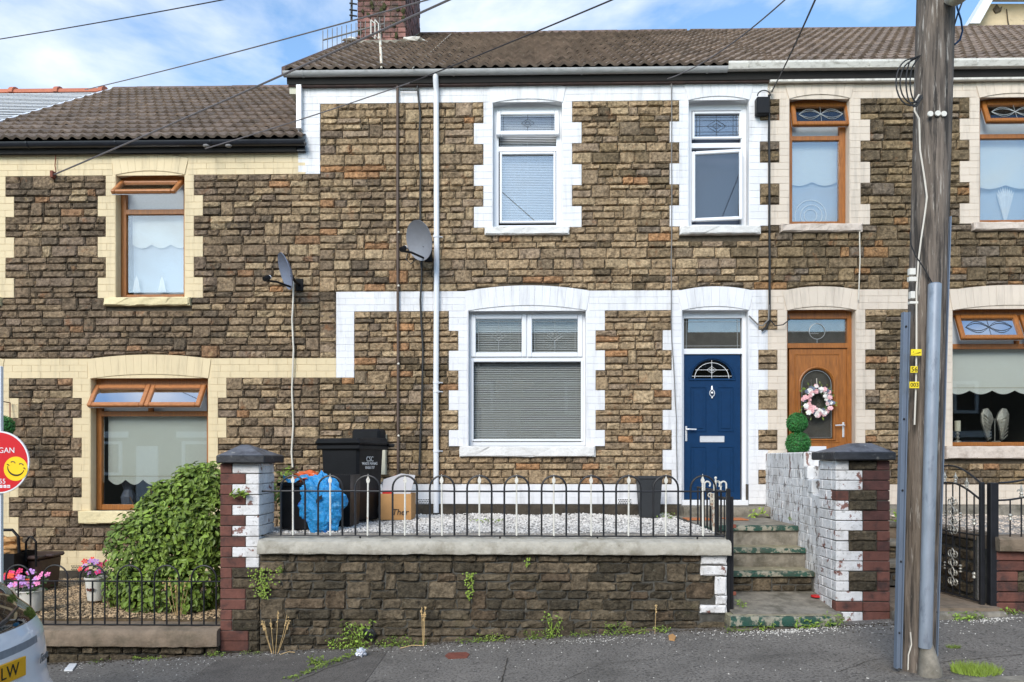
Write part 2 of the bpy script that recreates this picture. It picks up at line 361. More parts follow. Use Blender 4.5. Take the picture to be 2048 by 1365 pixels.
mat('net_slate',S(74,84,104),rough=.9,nvar=.08,nscale=90)
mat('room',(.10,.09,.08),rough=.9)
mat('frosted',S(112,106,98),rough=.8,nvar=.25,nscale=5)
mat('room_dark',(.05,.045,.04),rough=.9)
mat('render_tan',S(196,178,146),rough=.9,nvar=.12,nscale=4,patches=[(S(110,96,76),6,.62,.66,.6)],bump=.004,bscale=60)
mat('doormat',S(176,108,64),rough=1,nvar=.2,nscale=60)
mat('moss',(.045,.045,.015),rough=1,nvar=.3,nscale=30)
mat('white_tile',S(232,232,230),rough=.4)
mat('foil',S(206,208,214),rough=.3,metal=.3)
mat('rust_cover',S(120,66,50),rough=.85,nvar=.25,nscale=30,bump=.004,bscale=70)
glass('pane_low',.0); glass('pane_mid',.06); glass('pane_high',.10); glass('pane_sky',.6); glass('pane_clear',.04)
M=MATS
def text(s, size, loc, rot, mat_, parent=None, name='lettering', shear=0, ext=.001, align='CENTER', **kw):
    cu=bpy.data.curves.new(name,'FONT'); cu.body=s; cu.size=size; cu.extrude=ext; cu.align_x=align; cu.align_y='CENTER'; cu.shear=shear
    to=bpy.data.objects.new('tmp_text',cu); COL.objects.link(to)
    dg=bpy.context.evaluated_depsgraph_get(); me=bpy.data.meshes.new_from_object(to.evaluated_get(dg)); bpy.data.objects.remove(to)
    me.name=name; me.materials.clear(); me.materials.append(mat_)
    o=bpy.data.objects.new(name,me); COL.objects.link(o); place(o,Vector(loc),parent); o.rotation_euler=rot
    return props(o,**kw)
# ------------------------------------------------------------------ ground, pavement, road (sloping street)
def sheet(name, x0,x1,y0,y1,dz,m,nx=2,ny=2,kind='structure',thick=.15):
    mb=MB(); mb.add([(x0,y0,zg(x0)+dz),(x1,y0,zg(x1)+dz),(x1,y1,zg(x1)+dz),(x0,y1,zg(x0)+dz),(x0,y0,zg(x0)+dz-thick),(x1,y0,zg(x1)+dz-thick),(x1,y1,zg(x1)+dz-thick),(x0,y1,zg(x0)+dz-thick)],
      [(0,1,2,3),(7,6,5,4),(0,4,5,1),(1,5,6,2),(2,6,7,3),(3,7,4,0)])
    return mb.build(name,m,kind=kind)
sheet('ground',-60,60,-40,70,-.60,M['soil'],thick=.3)
sheet('road',-40,40,-6,5.18,-.11,M['road'])
sheet('pavement',-30,30,5.32,7.6,0,M['asphalt'])
sheet('pavement_patch',-2.9,-1.30,5.9,6.98,.004,M['asphalt_patch'],thick=.003)
kb=empty('kerb',(0,5.1,zg(0)),kind='structure')
x=-8.0
while x<9:
    w=.91; mb=MB(); mb.cbox(0,w-.008,5.18,5.318,-.2,.006,.012); mb.xf(Matrix.Translation((x,0,zg(x)))@Matrix.Rotation(-atan2(.058,1),4,'Y'))
    mb.build('kerbstone',M['concrete'],kb); x+=w
sheet('rear_ground',-30,30,7.6,40,-.02,M['soil'])
# ------------------------------------------------------------------ stones, bricks
PAL={'C':[((114,97,78),4),((104,89,72),4),((124,106,84),3),((92,80,66),2),((114,98,82),2),((132,102,76),.5),((140,122,96),.8)],
     'W':[((144,123,96),4),((137,117,91),4),((150,130,102),3),((126,108,86),2.5),((132,114,94),1.6),((152,114,80),.4),((142,108,78),.5),((114,99,80),.6)],
     'P':[((112,96,74),4),((100,86,66),4),((122,104,78),3),((88,76,60),2.5),((134,102,70),.5),((104,92,78),2)],
     'G':[((92,82,66),4),((82,73,59),4),((102,90,73),3),((72,65,53),2.5),((94,80,64),1),((112,99,80),.8)]}
def pick(pal,k=1.0):
    t=rnd.uniform(0,sum(w for _,w in pal))
    for c,w in pal:
        t-=w
        if t<=0: break
    j=rnd.uniform(.89,1.11)*k
    return tuple(v*j*1.34 for v in S(*c))
def stone_into(mb,x0,x1,z0,z1,yf,back,bulge,col,nx=5,nz=4,ej=.0045):
    w=x1-x0; h=z1-z0; vs=[]; fs=[]
    for j in range(nz):
        for i in range(nx):
            u=i/(nx-1); v=j/(nz-1); edge=i in(0,nx-1) or j in(0,nz-1)
            if not edge:
                if i==1: u=min(.25,.018/w)
                if i==nx-2: u=1-min(.25,.018/w)
                if j==1: v=min(.3,.014/h)
                if j==nz-2: v=1-min(.3,.014/h)
                if nx>4 and 1<i<nx-2: u+=rnd.uniform(-.12,.12)
                y=yf-bulge*rnd.choice((rnd.uniform(0,.4),rnd.uniform(.5,1.1)))
            else: y=yf+.006+rnd.uniform(0,.006)
            jx=rnd.uniform(-ej,ej) if edge else rnd.uniform(-.006,.006); jz=rnd.uniform(-ej*.8,ej*.8) if edge else rnd.uniform(-.004,.004)
            vs.append((x0+u*w+jx,y,z0+v*h+jz))
    for j in range(nz-1):
        for i in range(nx-1):
            a=j*nx+i; fs.append((a,a+1,a+1+nx,a+nx) if rnd.random()<.0 else (a,a+1,a+1+nx)); fs.append((a,a+1+nx,a+nx))
    ring=[i for i in range(nx)]+[j*nx+nx-1 for j in range(1,nz)]+[(nz-1)*nx+i for i in range(nx-2,-1,-1)]+[j*nx for j in range(nz-2,0,-1)]
    b=len(vs)
    for r in ring: vs.append((vs[r][0],back,vs[r][2]))
    n=len(ring)
    for k in range(n): fs.append((ring[k],b+k,b+(k+1)%n,ring[(k+1)%n]))
    mb.add(vs,fs,col)
def split_rows(zt,zb,hmin,hmax):
    h=zt-zb; n=max(1,round(h/rnd.uniform(hmin,hmax))); ws=[rnd.uniform(.75,1.3) for _ in range(n)]; s=sum(ws); z=zt; out=[]
    for w in ws: out.append((z,z-w/s*h)); z-=w/s*h
    return out
def subtract(x0,x1,bl):
    iv=[(x0,x1)]
    for (a,b) in bl:
        nv=[]
        for (p,q) in iv:
            if b<=p or a>=q: nv.append((p,q)); continue
            if a>p: nv.append((p,a))
            if b<q: nv.append((b,q))
        iv=nv
    return [i for i in iv if i[1]-i[0]>.035]
def lay(rows,x0,x1,blocked,wmin,wmax,joint,jump=.09):
    """stones (x0,x1,z0,z1) coursed along rows, leaving the blocked rectangles free"""
    out=[]; taken=[]
    for ri,(zt,zb) in enumerate(rows):
        bl=[(r[0],r[1]) for r in blocked if min(zt,r[3])-max(zb,r[2])>.22*(zt-zb)]
        bl+=[(t[0],t[1]) for t in taken if t[2]==ri]
        for (a,b) in subtract(x0,x1,bl):
            x=a
            while x<b-1e-4:
                w=rnd.uniform(wmin,wmax)*(1.15 if zt-zb>.11 else 1)
                if rnd.random()<.14: w*=.55
                if b-(x+w)<wmin*.62: w=b-x
                if w>wmax*1.7: w=w/2
                zz=zb
                if ri+1<len(rows) and rnd.random()<jump and w<wmax*.9 and (zt-zb)+(rows[ri+1][0]-rows[ri+1][1])<.21:
                    n2=rows[ri+1]; ok=all(not(r[0]<x+w and r[1]>x and min(n2[0],r[3])-max(n2[1],r[2])>.1*(n2[0]-n2[1])) for r in blocked)
                    if ok: zz=n2[1]; taken.append((x,x+w,ri+1))
                out.append((x+joint/2,x+w-joint/2,zz+joint/2,zt-joint/2)); x+=w
    return out
_bm={}
def brick_mesh(kind,deep,m,yd=None):
    key=(kind,deep,m.name)
    if key not in _bm:
        w={'s':.25,'h':.12}[kind]; d={0:.016,1:.155,2:.10}[deep]; mb=MB(); mb.cbox(0,w,0,d,0,.08,.0022 if deep<2 else .006)
        _bm[key]=(meshof(mb,'brick',m),w)
    return _bm[key]
def emit_pieces(name,items,limit,parent,key,maker_part,maker_stuff,mat_,stuffname):
    items=sorted(items,key=key,reverse=True)
    for it in items[:limit]: maker_part(it)
    rest=items[limit:]
    if rest:
        mb=MB()
        for it in rest: maker_stuff(mb,it)
        mb.build(stuffname,mat_,parent,kind='stuff')
def inview(x,z,y=10.0):
    # fraction test against the photograph's frame
    v=Vector((x,y,z)); dx=v.x*cos(TH)+v.y*sin(TH); dy=-v.x*sin(TH)+v.y*cos(TH)
    px=1024+F*dx/dy; py=917-F*(v.z-1.6)/dy
    return -15<px<2063 and -15<py<1380
XC0=-7.75; XB1=PX(640); XB2=PX(1535); XP1=9.9
house={}
house['C']=empty('terraced_house',(-5.2,10,-.3),'left terraced house of dark stone with cream brick trim and the lowest roof','house')
house['W']=empty('terraced_house',(.2,10,0),'middle terraced house of brown stone with white brick trim and a blue front door','house')
house['P']=empty('terraced_house',(6.5,10,.2),'right terraced house of dark stone with pale pink brick trim and an orange-brown front door','house')
PAINT={'C':M['cream_paint'],'W':M['white_paint'],'P':M['pink_paint']}
# opening: px edges, py bottom / spring / crown
def op(h,kind,x0,x1,yb,ys,yc,ah):
    c=(x0+x1)/2; return dict(h=h,kind=kind,x0=PX(x0),x1=PX(x1),p0=x0,p1=x1,zb=PZ(c,yb),zs=PZ(c,ys),zc=PZ(c,yc),ah=ah)
OPS=dict(
 c_far_up=op('C','win',-140,-6,597,351,343,.20), c_up=op('C','win',232,371,597,351,343,.22),
 c_low=op('C','win',182,418,1022,757.5,749,.262), c_door=op('C','door',-130,3,1100,757.5,750,.262),
 w_up=op('W','win',985,1125,457,207,199.5,.21), w_small=op('W','win',1376,1498,455,202,194,.21),
 w_low=op('W','win',936,1172.5,893,622,611.5,.262), w_door=op('W','door',1363,1497,1011,621.5,613.5,.262),
 p_up=op('P','win',1577,1699,451,199,190.5,.22), p_up2=op('P','win',1957,2098,448,197,188,.22),
 p_door=op('P','door',1572.5,1711,1012,621.5,613.5,.262), p_low=op('P','win',1903,2140,893,621,611,.262))
ZU=[6.343-.2785*k for k in range(7)]
ZMID=[4.672-(4.672-3.827)*k/3 for k in range(4)]
ZL=[3.562-.2645*k for k in range(9)]+[1.255]
ZCU=[5.406-.275*k for k in range(7)]
ZCM=[3.756-(3.756-2.945)*k/3 for k in range(4)]
ZCL=[2.678-.2675*k for k in range(9)]+[.354]
ZTOP=6.62; ZCT=5.72
paint=[]   # (house,x0,x1,z0,z1,deep)
def prect(h,a,b,z0,z1,deep=0): paint.append((h,a,b,z0,z1,deep))
def quoin(h,inner,nar,wide,zs,first,zend):
    k=first
    for i in range(len(zs)-1):
        zt,zb=zs[i],max(zs[i+1],zend)
        if zt<=zend+.02: break
        o=PX(wide if k else nar); i_=PX(inner); prect(h,min(o,i_),max(o,i_),zb,zt,1 if o<i_ else 2); k=1-k
O=OPS
quoin('W',985,967,948,ZU,0,O['w_up']['zb']); quoin('W',1125,1144,1163,ZU,0,O['w_up']['zb'])
quoin('W',1376,1358,1339,ZU,0,O['w_small']['zb']); quoin('W',1498,1519,1535,ZU,0,O['w_small']['zb'])
quoin('W',936,917,898,ZL,1,O['w_low']['zb']); quoin('W',1172.5,1191,1209.5,ZL,1,O['w_low']['zb'])
quoin('W',1363,1343,1325,ZL,0,1.255); quoin('W',1497,1516,1535,ZL,0,1.255)
quoin('C',232,213,197,ZCU,0,O['c_up']['zb']); quoin('C',371,389,407,ZCU,0,O['c_up']['zb'])
quoin('C',182,165,147,ZCL,1,O['c_low']['zb']); quoin('C',418,437,454,ZCL,1,O['c_low']['zb'])
quoin('C',-6,13,30,ZCU,0,O['c_far_up']['zb']); quoin('C',3,20,39,ZCL,0,.36)
quoin('P',1577,1558,1535,ZU,0,O['p_up']['zb']); quoin('P',1699,1720,1739,ZU,0,O['p_up']['zb'])
quoin('P',1957,1937.5,1918,ZU,0,O['p_up2']['zb']); quoin('P',2098,2118,2138,ZU,0,O['p_up2']['zb'])
quoin('P',1572.5,1554,1535,ZL,0,1.255); quoin('P',1711,1729.5,1749,ZL,0,1.255)
quoin('P',1903,1885,1868,ZL,1,O['p_low']['zb'])
prect('W',PX(597),XB2,6.343,ZTOP); prect('W',PX(597),PX(641),5.43,6.343)
prect('P',XB2,XP1,6.343,ZTOP); prect('C',XC0,PX(612),ZCU[0],ZCT); prect('W',PX(612),PX(641),5.406,5.43)
prect('W',PX(673),XB2,3.562,3.827); prect('W',PX(673),PX(709),2.678,3.562); prect('P',XB2,XP1,3.562,3.827)
prect('C',XC0,PX(673),2.678,2.942)
prect('W',XB1,PX(1363),.99,1.255); prect('W',PX(1497),XB2,.99,1.255); prect('P',XB2,PX(1572.5),.99,1.255); prect('P',PX(1711),XP1,.99,1.255)
prect('C',PX(4),XB1,.085,.354)
sills=[('W','w_up',970,1138,457,473),('W','w_small',1358,1518,455.5,471.5),('W','w_low',920,1190,893.5,914),('C','c_up',214,384,597,613.5),('C','c_low',163,436,1022.5,1047),
       ('P','p_up',1558,1720,451.5,467),('P','p_up2',1941,2120,449,464),('P','p_low',1887,2160,895,918),('C','c_far_up',-160,7,597,613.5)]
SR=[]
for (h,k,a,b,y0,y1) in sills:
    c=(a+b)/2 if b<2100 else 1990
    z1,z0=O[k]['zb'],PZ(c,y1)
    SR.append((h,PX(a),PX(b),z0,z1))
blocked=[(r[1],r[2],r[3],r[4]) for r in paint]+[(o['x0'],o['x1'],o['zb'],o['zc']+.1) for o in OPS.values()]+[(s[1],s[2],s[3],s[4]) for s in SR]
# ---- stones
stones=[]
def region(x0,x1,zs,pal,hm=.074,hM=.128,wmin=.16,wmax=.33,k=1.0):
    for i in range(len(zs)-1):
        rows=split_rows(zs[i],zs[i+1],hm,hM)
        for s in lay(rows,x0,x1,blocked,wmin,wmax,.0095): stones.append((*s,pal,k))
region(PX(641)-.0,XP1,ZU,'W'); region(XB1,XP1,ZMID,'W'); region(XB1,XP1,ZL[:-1]+[ZL[8],1.255],'W',.075,.10,.16,.36)
region(XC0,PX(641),[5.406]+ZCU[1:],'C'); region(XC0,XB1,ZCM,'C'); region(XC0,XB1,ZCL,'C')
region(XB1,PX(673),[3.827,3.70,3.562,3.4,3.2,3.0,2.81,2.678],'C')
region(XB1,PX(672),[5.406,5.406-.001],'C')
arches=[o for o in OPS.values()]
def arcz(o,x,extra):
    w=o['x1']-o['x0']; s=o['zc']-o['zs']; R=(w*w/4+s*s)/(2*s); xc=(o['x0']+o['x1'])/2; d=min(abs(x-xc),w/2)
    return o['zc']-R+sqrt(max(0,(R+extra)**2-d*d)) if extra else o['zc']-R+sqrt(R*R-d*d)
per={'C':[],'W':[],'P':[]}
for (a,b,z0,z1,pal,k) in stones:
    xc=(a+b)/2
    h='C' if xc<XB1 else ('W' if xc<XB2 else 'P')
    for o in arches:
        if a<o['x1'] and b>o['x0'] and z0<arcz(o,xc,o['ah'])+.008 and z1>o['zc']+.12 and z0>o['zs']: z0=arcz(o,xc,o['ah'])+.010
    if z1-z0<.03: continue
    p=h
    if h=='C' and xc>PX(430): p=rnd.choice('CW' if xc>PX(540) else 'CCW')
    if h=='W' and xc<PX(780): p=rnd.choice('CWWW' if xc>PX(700) else 'CWW')
    if h=='W' and z0>3.8 and xc>PX(1200): p=rnd.choice('WWP')
    if h=='P' and z0<3.6: p=rnd.choice('PPW')
    if h=='W' and z0<2.9 and xc<PX(900): p=rnd.choice('WWP')
    per[h].append((a,b,z0,z1,pick(PAL[p],1.0 if p!='C' else .95)))
def stone_part(par):
    def f(it):
        a,b,z0,z1,c=it; mb=MB(); stone_into(mb,a,b,z0,z1,9.974+rnd.uniform(-.006,.004),10.0,.021,c); mb.build('stone',M['stone'],par)
    return f
def stone_stuff(mb,it):
    a,b,z0,z1,c=it; stone_into(mb,a,b,z0,z1,9.974+rnd.uniform(-.006,.004),10.0,.021,c)
def cell_wall(mb,x0,x1,z0,z1,holes,y0,y1):
    xs=sorted({x0,x1,*[h[0] for h in holes],*[h[1] for h in holes]}); xs=[x for x in xs if x0<=x<=x1]
    for i in range(len(xs)-1):
        c=(xs[i]+xs[i+1])/2; hs=sorted([(h[2],h[3]) for h in holes if h[0]<c<h[1]]); z=z0
        for (a,b) in hs:
            if a>z: mb.box(xs[i],xs[i+1],y0,y1,z,a)
            z=max(z,b)
        if z<z1: mb.box(xs[i],xs[i+1],y0,y1,z,z1)
EXT={'C':(XC0,XB1,-.5,ZCT+.1),'W':(XB1,XB2,-.3,6.70),'P':(XB2,XP1,-.2,6.70)}
for h,(a,b,z0,z1) in EXT.items():
    hs=[(o['x0'],o['x1'],o['zb'],o['zc']+.02) for o in OPS.values() if o['h']==h]
    mb=MB(); cell_wall(mb,a,b,z0,z1,hs,10.0,10.28)
    mb.box(a,a+.2,10.28,19,z0,z1); mb.box(b-.2,b,10.28,19,z0,z1); mb.box(a+.2,b-.2,18.8,19,z0,z1)
    if h=='W': mb.box(PX(597),a,10.0,10.28,5.43,6.70)
    mb.build('wall',M['mortar'],house[h])
    emit_pieces('stone',per[h],300,house[h],lambda it:((it[1]-it[0])*(it[3]-it[2]) if inview((it[0]+it[1])/2,it[2]) else 0),stone_part(house[h]),stone_stuff,M['stone'],'small_stones')
# ---- painted trim: a thin painted backing, then every brick
bricks={'C':[],'W':[],'P':[]}
mbp={'C':MB(),'W':MB(),'P':MB()}
for (h,a,b,z0,z1,deep) in paint:
    mbp[h].box(a,b,9.984,9.9995,z0,z1)
    n=max(1,round((z1-z0)/.0885)); ch=(z1-z0)/n
    for r in range(n):
        zt=z1-r*ch; zb=zt-ch
        bl=[]
        if not deep:
            for o in arches:
                if o['h']==h and zb<o['zc']+o['ah'] and zt>o['zs']-.03 and o['x0']<b and o['x1']>a: bl.append((o['x0']-.035,o['x1']+.035))
        for (p,q) in subtract(a,b,bl):
            x=p; off=(r%2)
            if q-p<.2: cuts=[p,q]
            elif q-p<.34: cuts=[p,p+.125,q] if (r%2)!=(deep==2) else [p,q]
            else:
                cuts=[p]; x=p+(.13 if off else .259)
                while x<q-.07: cuts.append(x); x+=.259
                cuts.append(q)
            for i in range(len(cuts)-1): bricks[h].append((cuts[i]+.001,cuts[i+1]-.001,zb+.001,zt-.001,0))
    if deep:   # painted return of the jamb
        xin=b if deep==1 else a
        e=.006
        mbp[h].box(*( (xin-.02,xin+e) if deep==1 else (xin-e,xin+.02)),9.986,10.12,z0,z1)
for h in bricks:
    mbp[h].build('painted_band',PAINT[h],house[h])
    pm=PAINT[h]
    def part(it,h=h,pm=pm):
        a,b,z0,z1,_=it; w=b-a; me,mw=brick_mesh('s' if w>.18 else 'h',0,pm)
        inst('brick',me,house[h],(a,9.9795+rnd.uniform(-.001,.001),z0),scale=(w/mw,1,(z1-z0)/.08))
    def stuff(mb,it):
        a,b,z0,z1,_=it; mb.cbox(a,b,9.9795+rnd.uniform(-.001,.001),9.99,z0,z1,.0022)
    emit_pieces('brick',bricks[h],300,house[h],lambda it:((it[1]-it[0])*(it[3]-it[2])+rnd.random()*1e-4 if inview((it[0]+it[1])/2,it[2]) else 0),part,stuff,pm,'small_bricks')
# arches
for key,o in OPS.items():
    if key in('c_far_up','c_door'): pass
    w=o['x1']-o['x0']; s=o['zc']-o['zs']; R=(w*w/4+s*s)/(2*s); xc=(o['x0']+o['x1'])/2; zc=o['zc']-R
    am=math.asin(w/2/R); n=max(5,round(2*R*am/.098))
    # carry the arch a little past the opening on either side
    fan=am*1.0
    for i in range(n):
        a0=-fan+2*fan*i/n; a1=-fan+2*fan*(i+1)/n; g=.001/R
        R2=R+o['ah']
        pts=[(xc+R*sin(a0+g),zc+R*cos(a0+g)),(xc+R*sin(a1-g),zc+R*cos(a1-g)),(xc+R2*sin(a1-g),zc+R2*cos(a1-g)),(xc+R2*sin(a0+g),zc+R2*cos(a0+g))]
        mb=MB(); mb.prism(pts,'y',9.972+rnd.uniform(-.001,.001),10.135); mb.build('arch_brick',PAINT[o['h']],house[o['h']])
# sills
for (h,a,b,z0,z1) in SR:
    mb=MB(); nx=14
    stone_into(mb,a,b,z0,z1,9.915,10.02,.016,None,nx=nx,nz=4)
    mb.build('window_sill',M[{'W':'white_sill','C':'cream_sill','P':'pink_sill'}[h]],house[h])
# damp concrete strip under the plinths, air bricks
mb=MB(); mb.box(XB1,PX(1330),9.95,10,.80,.985); mb.build('base_strip',M['soil'],house['W'])
mb=MB(); mb.box(PX(4),XB1,9.95,10,-.1,.083); mb.build('base_strip',M['soil'],house['C'])
mb=MB(); mb.box(PX(1730),XP1,9.95,10,.7,.985); mb.build('base_strip',M['concrete'],house['P'])
def airbrick(h,px0,py0,px1,py1):
    mb=MB(); a,b=PX(px0),PX(px1); c=(px0+px1)/2; z1,z0=PZ(c,py0),PZ(c,py1)
    mb.box(a,b,9.962,9.974,z0,z1); o=mb.build('air_brick',PAINT[h],house[h])
    mh=MB(); nx=8
    for j in range(3):
        for i in range(nx-(j%2)):
            x=a+(b-a)*(i+.5+(j%2)*.5)/nx; z=z0+(z1-z0)*(j+.5)/3; d=.010
            mh.prism([(x-d,z),(x,z-d),(x+d,z),(x,z+d)],'y',9.9605,9.9615)
    mh.build('hole',M['ink_black'],o)
airbrick('C',145,1130,171,1140); airbrick('W',1235,998,1262,1008); airbrick('W',836,998,862,1008)
# ------------------------------------------------------------------ windows
YF=10.11
def frame_rect(mb,x0,x1,z0,z1,w,y0,y1,c=.006):
    mb.cbox(x0,x0+w,y0,y1,z0,z1,c); mb.cbox(x1-w,x1,y0,y1,z0,z1,c); mb.cbox(x0+w-.001,x1-w+.001,y0+.0015,y1-.001,z0,z0+w,c); mb.cbox(x0+w-.001,x1-w+.001,y0+.0015,y1-.001,z1-w,z1,c)
def diamond(mb,x,z,y,s,r,fancy=True):
    mb.tube([(x-s*1.5,y,z),(x,y,z+s),(x+s*1.5,y,z),(x,y,z-s)],r,5,closed=True)
    if fancy:
        mb.tube([(x-s*.7,y,z),(x,y,z+s*.45),(x+s*.7,y,z),(x,y,z-s*.45)],r,5,closed=True)
def leadwork(o,x0,x1,z0,z1,y,style,m='lead'):
    mb=MB(); r=.003; xc=(x0+x1)/2; zc=(z0+z1)/2; e=.035
    if style=='diamond':
        s=min(.07,(z1-z0)*.25); diamond(mb,xc,zc,y,s,r)
        mb.tube([(xc,y,z0),(xc,y,zc-s)],r,5); mb.tube([(xc,y,zc+s),(xc,y,z1)],r,5)
        for xx in(x0+e,x1-e): mb.tube([(xx,y,z0),(xx,y,z1)],r*.8,5)
        mb.tube([(x0,y,z1-e),(x1,y,z1-e)],r*.8,5)
    if style=='grid':
        s=min(.085,(z1-z0)*.3); diamond(mb,xc,zc,y,s,r)
        for zz in(z0+e,z0+e*2.2,z1-e,z1-e*2.2,zc): mb.tube([(x0,y,zz),(x1,y,zz)],r*.7,5)
        for xx in(x0+e,x0+e*2.2,x1-e,x1-e*2.2): mb.tube([(xx,y,z0),(xx,y,z1)],r*.7,5)
        mb.tube([(xc,y,z0),(xc,y,z1)],r*.7,5)
    if style=='waves':
        for sg in(1,-1):
            for ph in(.22,.34):
                mb.tube([(x0+(x1-x0)*(.06+.88*t/24),y,zc+sg*(z1-z0)*ph*sin(2*pi*t/24)*(1 if t<=24 else 1)) for t in range(25)],r,5)
        mb.tube([(xc,y,z0),(xc,y,z1)],r*.8,5)
    if style=='border':
        for zz in(z0+e,z1-e): mb.tube([(x0,y,zz),(x1,y,zz)],r*.8,5)
        for xx in(x0+e,x1-e): mb.tube([(xx,y,z0),(xx,y,z1)],r*.8,5)
    if style=='circle':
        mb.tube([(xc+.105*cos(w*pi/12),y,zc+.105*sin(w*pi/12)) for w in range(24)],r*1.3,5,closed=True)
        mb.tube([(x0,y,zc),(xc-.105,y,zc)],r,5); mb.tube([(xc+.105,y,zc),(x1,y,zc)],r,5); mb.tube([(xc,y,z0),(xc,y,zc-.105)],r,5)
        mb.tube([(xc-.10,y,zc-.03),(xc+.02,y,zc-.03)],r,5)
    mb.build('leading',M[m],o)
def sash(win,x0,x1,z0,z1,fm,pane,deg=0,fw=.055,lead=None,side=None,leadm='lead'):
    """a sash with its pane; deg opens it about its top edge (or its left edge when side is set)"""
    y0,y1=YF-.022,YF+.03
    T=Matrix.Identity(4)
    if side: T=Matrix.Translation((x0,y0,0))@Matrix.Rotation(RAD(-deg),4,'Z')@Matrix.Translation((-x0,-y0,0))
    elif deg: T=Matrix.Translation((0,y0,z1))@Matrix.Rotation(RAD(-deg),4,'X')@Matrix.Translation((0,-y0,-z1))
    mb=MB(); frame_rect(mb,x0,x1,z0,z1,fw,y0,y1,.009); mb.xf(T); s=mb.build('sash',fm,win)
    if deg and not side:   # white inner face of the opened casement
        mi=MB(); frame_rect(mi,x0+.004,x1-.004,z0+.004,z1-.004,fw-.006,y1+.001,y1+.014,.003); mi.xf(T); mi.build('sash_back',M['upvc_white'],win)
    g=MB(); g.box(x0+fw-.005,x1-fw+.005,YF+.002,YF+.008,z0+fw-.005,z1-fw+.005); g.xf(T); g.build('pane',M[pane],win)
    if lead:
        mb=MB(); n0=len(bpy.data.objects); leadwork(win,x0+fw,x1-fw,z0+fw,z1-fw,YF-.004,lead,leadm)
        lo=[o for o in win.children if o.name.startswith('leading')][-1]
        if deg:
            lo.matrix_parent_inverse=Matrix.Identity(4)
            org=Vector(lo.location)+ORG[win.name]; Mx=T@Matrix.Translation(org)
            lo.location=Mx.translation-ORG[win.name]; lo.rotation_euler=Mx.to_euler()
    return s
def scallop(x0,x1,zt,zb,y,n,amp,up=False):
    mb=MB(); k=n*10; vs=[]
    for i in range(k+1):
        u=i/k; ph=(u*n)%1.0; a=sin(pi*ph); z=zb+(amp*(1-a))
        if up: z=zb+amp*abs(sin(pi*u*n))
        x=x0+(x1-x0)*u; vs+=[(x,y,zt),(x,y,z),(x,y+.002,zt),(x,y+.002,z)]
    fs=[]
    for i in range(k):
        b=i*4; fs+=[(b,b+1,b+5,b+4),(b+2,b+6,b+7,b+3),(b+1,b+3,b+7,b+5)]
    mb.add(vs,fs); return mb
def slats(x0,x1,z0,z1,y,pitch,tilt,wid=.025):
    mb=MB(); z=z0+pitch/2
    while z<z1:
        dz=wid/2*sin(tilt); dy=wid/2*cos(tilt)
        mb.add([(x0,y-dy,z-dz),(x1,y-dy,z-dz),(x1,y+dy,z+dz),(x0,y+dy,z+dz),(x0,y-dy,z-dz+.0012),(x1,y-dy,z-dz+.0012),(x1,y+dy,z+dz+.0012),(x0,y+dy,z+dz+.0012)],
               [(0,1,2,3),(7,6,5,4),(0,4,5,1),(2,6,7,3)]); z+=pitch
    return mb
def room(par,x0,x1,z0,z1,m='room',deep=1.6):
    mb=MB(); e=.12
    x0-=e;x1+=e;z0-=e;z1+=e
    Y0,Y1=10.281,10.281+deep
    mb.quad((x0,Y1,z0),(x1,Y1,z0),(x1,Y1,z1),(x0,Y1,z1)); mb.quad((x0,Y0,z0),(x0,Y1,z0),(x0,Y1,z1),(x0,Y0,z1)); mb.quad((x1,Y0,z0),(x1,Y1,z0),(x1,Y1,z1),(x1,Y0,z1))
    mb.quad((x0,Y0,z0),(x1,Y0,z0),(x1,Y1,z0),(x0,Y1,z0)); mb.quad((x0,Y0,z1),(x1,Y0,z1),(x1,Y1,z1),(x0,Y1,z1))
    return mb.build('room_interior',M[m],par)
def window(key,fm,fw,label,trans=None,mull=None,name='window'):
    o=OPS[key]; mb=MB(); frame_rect(mb,o['x0']+.004,o['x1']-.004,o['zb']+.002,o['zc']+.015,fw,YF,YF+.07)
    c=(o['p0']+o['p1'])/2
    mb.cbox(o['x0']+fw,o['x1']-fw,YF+.002,YF+.068,o['zs']-fw*1.1,o['zc']+.012,.004)    # filled head behind the arch
    if trans:
        z=PZ(c,trans[0],YF),PZ(c,trans[1],YF); mb.cbox(o['x0']+fw-.002,o['x1']-fw+.002,YF+.003,YF+.066,z[1],z[0],.004)
    if mull:
        x=PX(mull[0],YF); mb.cbox(x-mull[1]/2,x+mull[1]/2,YF+.0035,YF+.064,PZ(c,trans[0],YF),o['zs']-.02,.004)
    w=mb.build(name,fm,house[o['h']],label=label,origin=(o['x0'],YF,o['zb'])); return w,o
def fixed_pane(w,px0,px1,py0,py1,pane,c=None,bead=None):
    c=c or (px0+px1)/2; x0,x1=PX(px0,YF),PX(px1,YF); z1,z0=PZ(c,py0,YF),PZ(c,py1,YF)
    g=MB(); g.box(x0-.004,x1+.004,YF+.03,YF+.036,z0-.004,z1+.004); g.build('pane',M[pane],w)
    if bead is not None:
        b=MB(); frame_rect(b,x0-.03,x1+.03,z0-.03,z1+.03,.031,YF-.012,YF+.028,.006); b.build('bead',bead,w)
    return x0,x1,z0,z1
def sash_px(w,px0,px1,py0,py1,*a,**k):
    c=(px0+px1)/2; return sash(w,PX(px0,YF),PX(px1,YF),PZ(c,py1,YF),PZ(c,py0,YF),*a,**k)
UW=M['upvc_white']; GO=M['golden_oak']
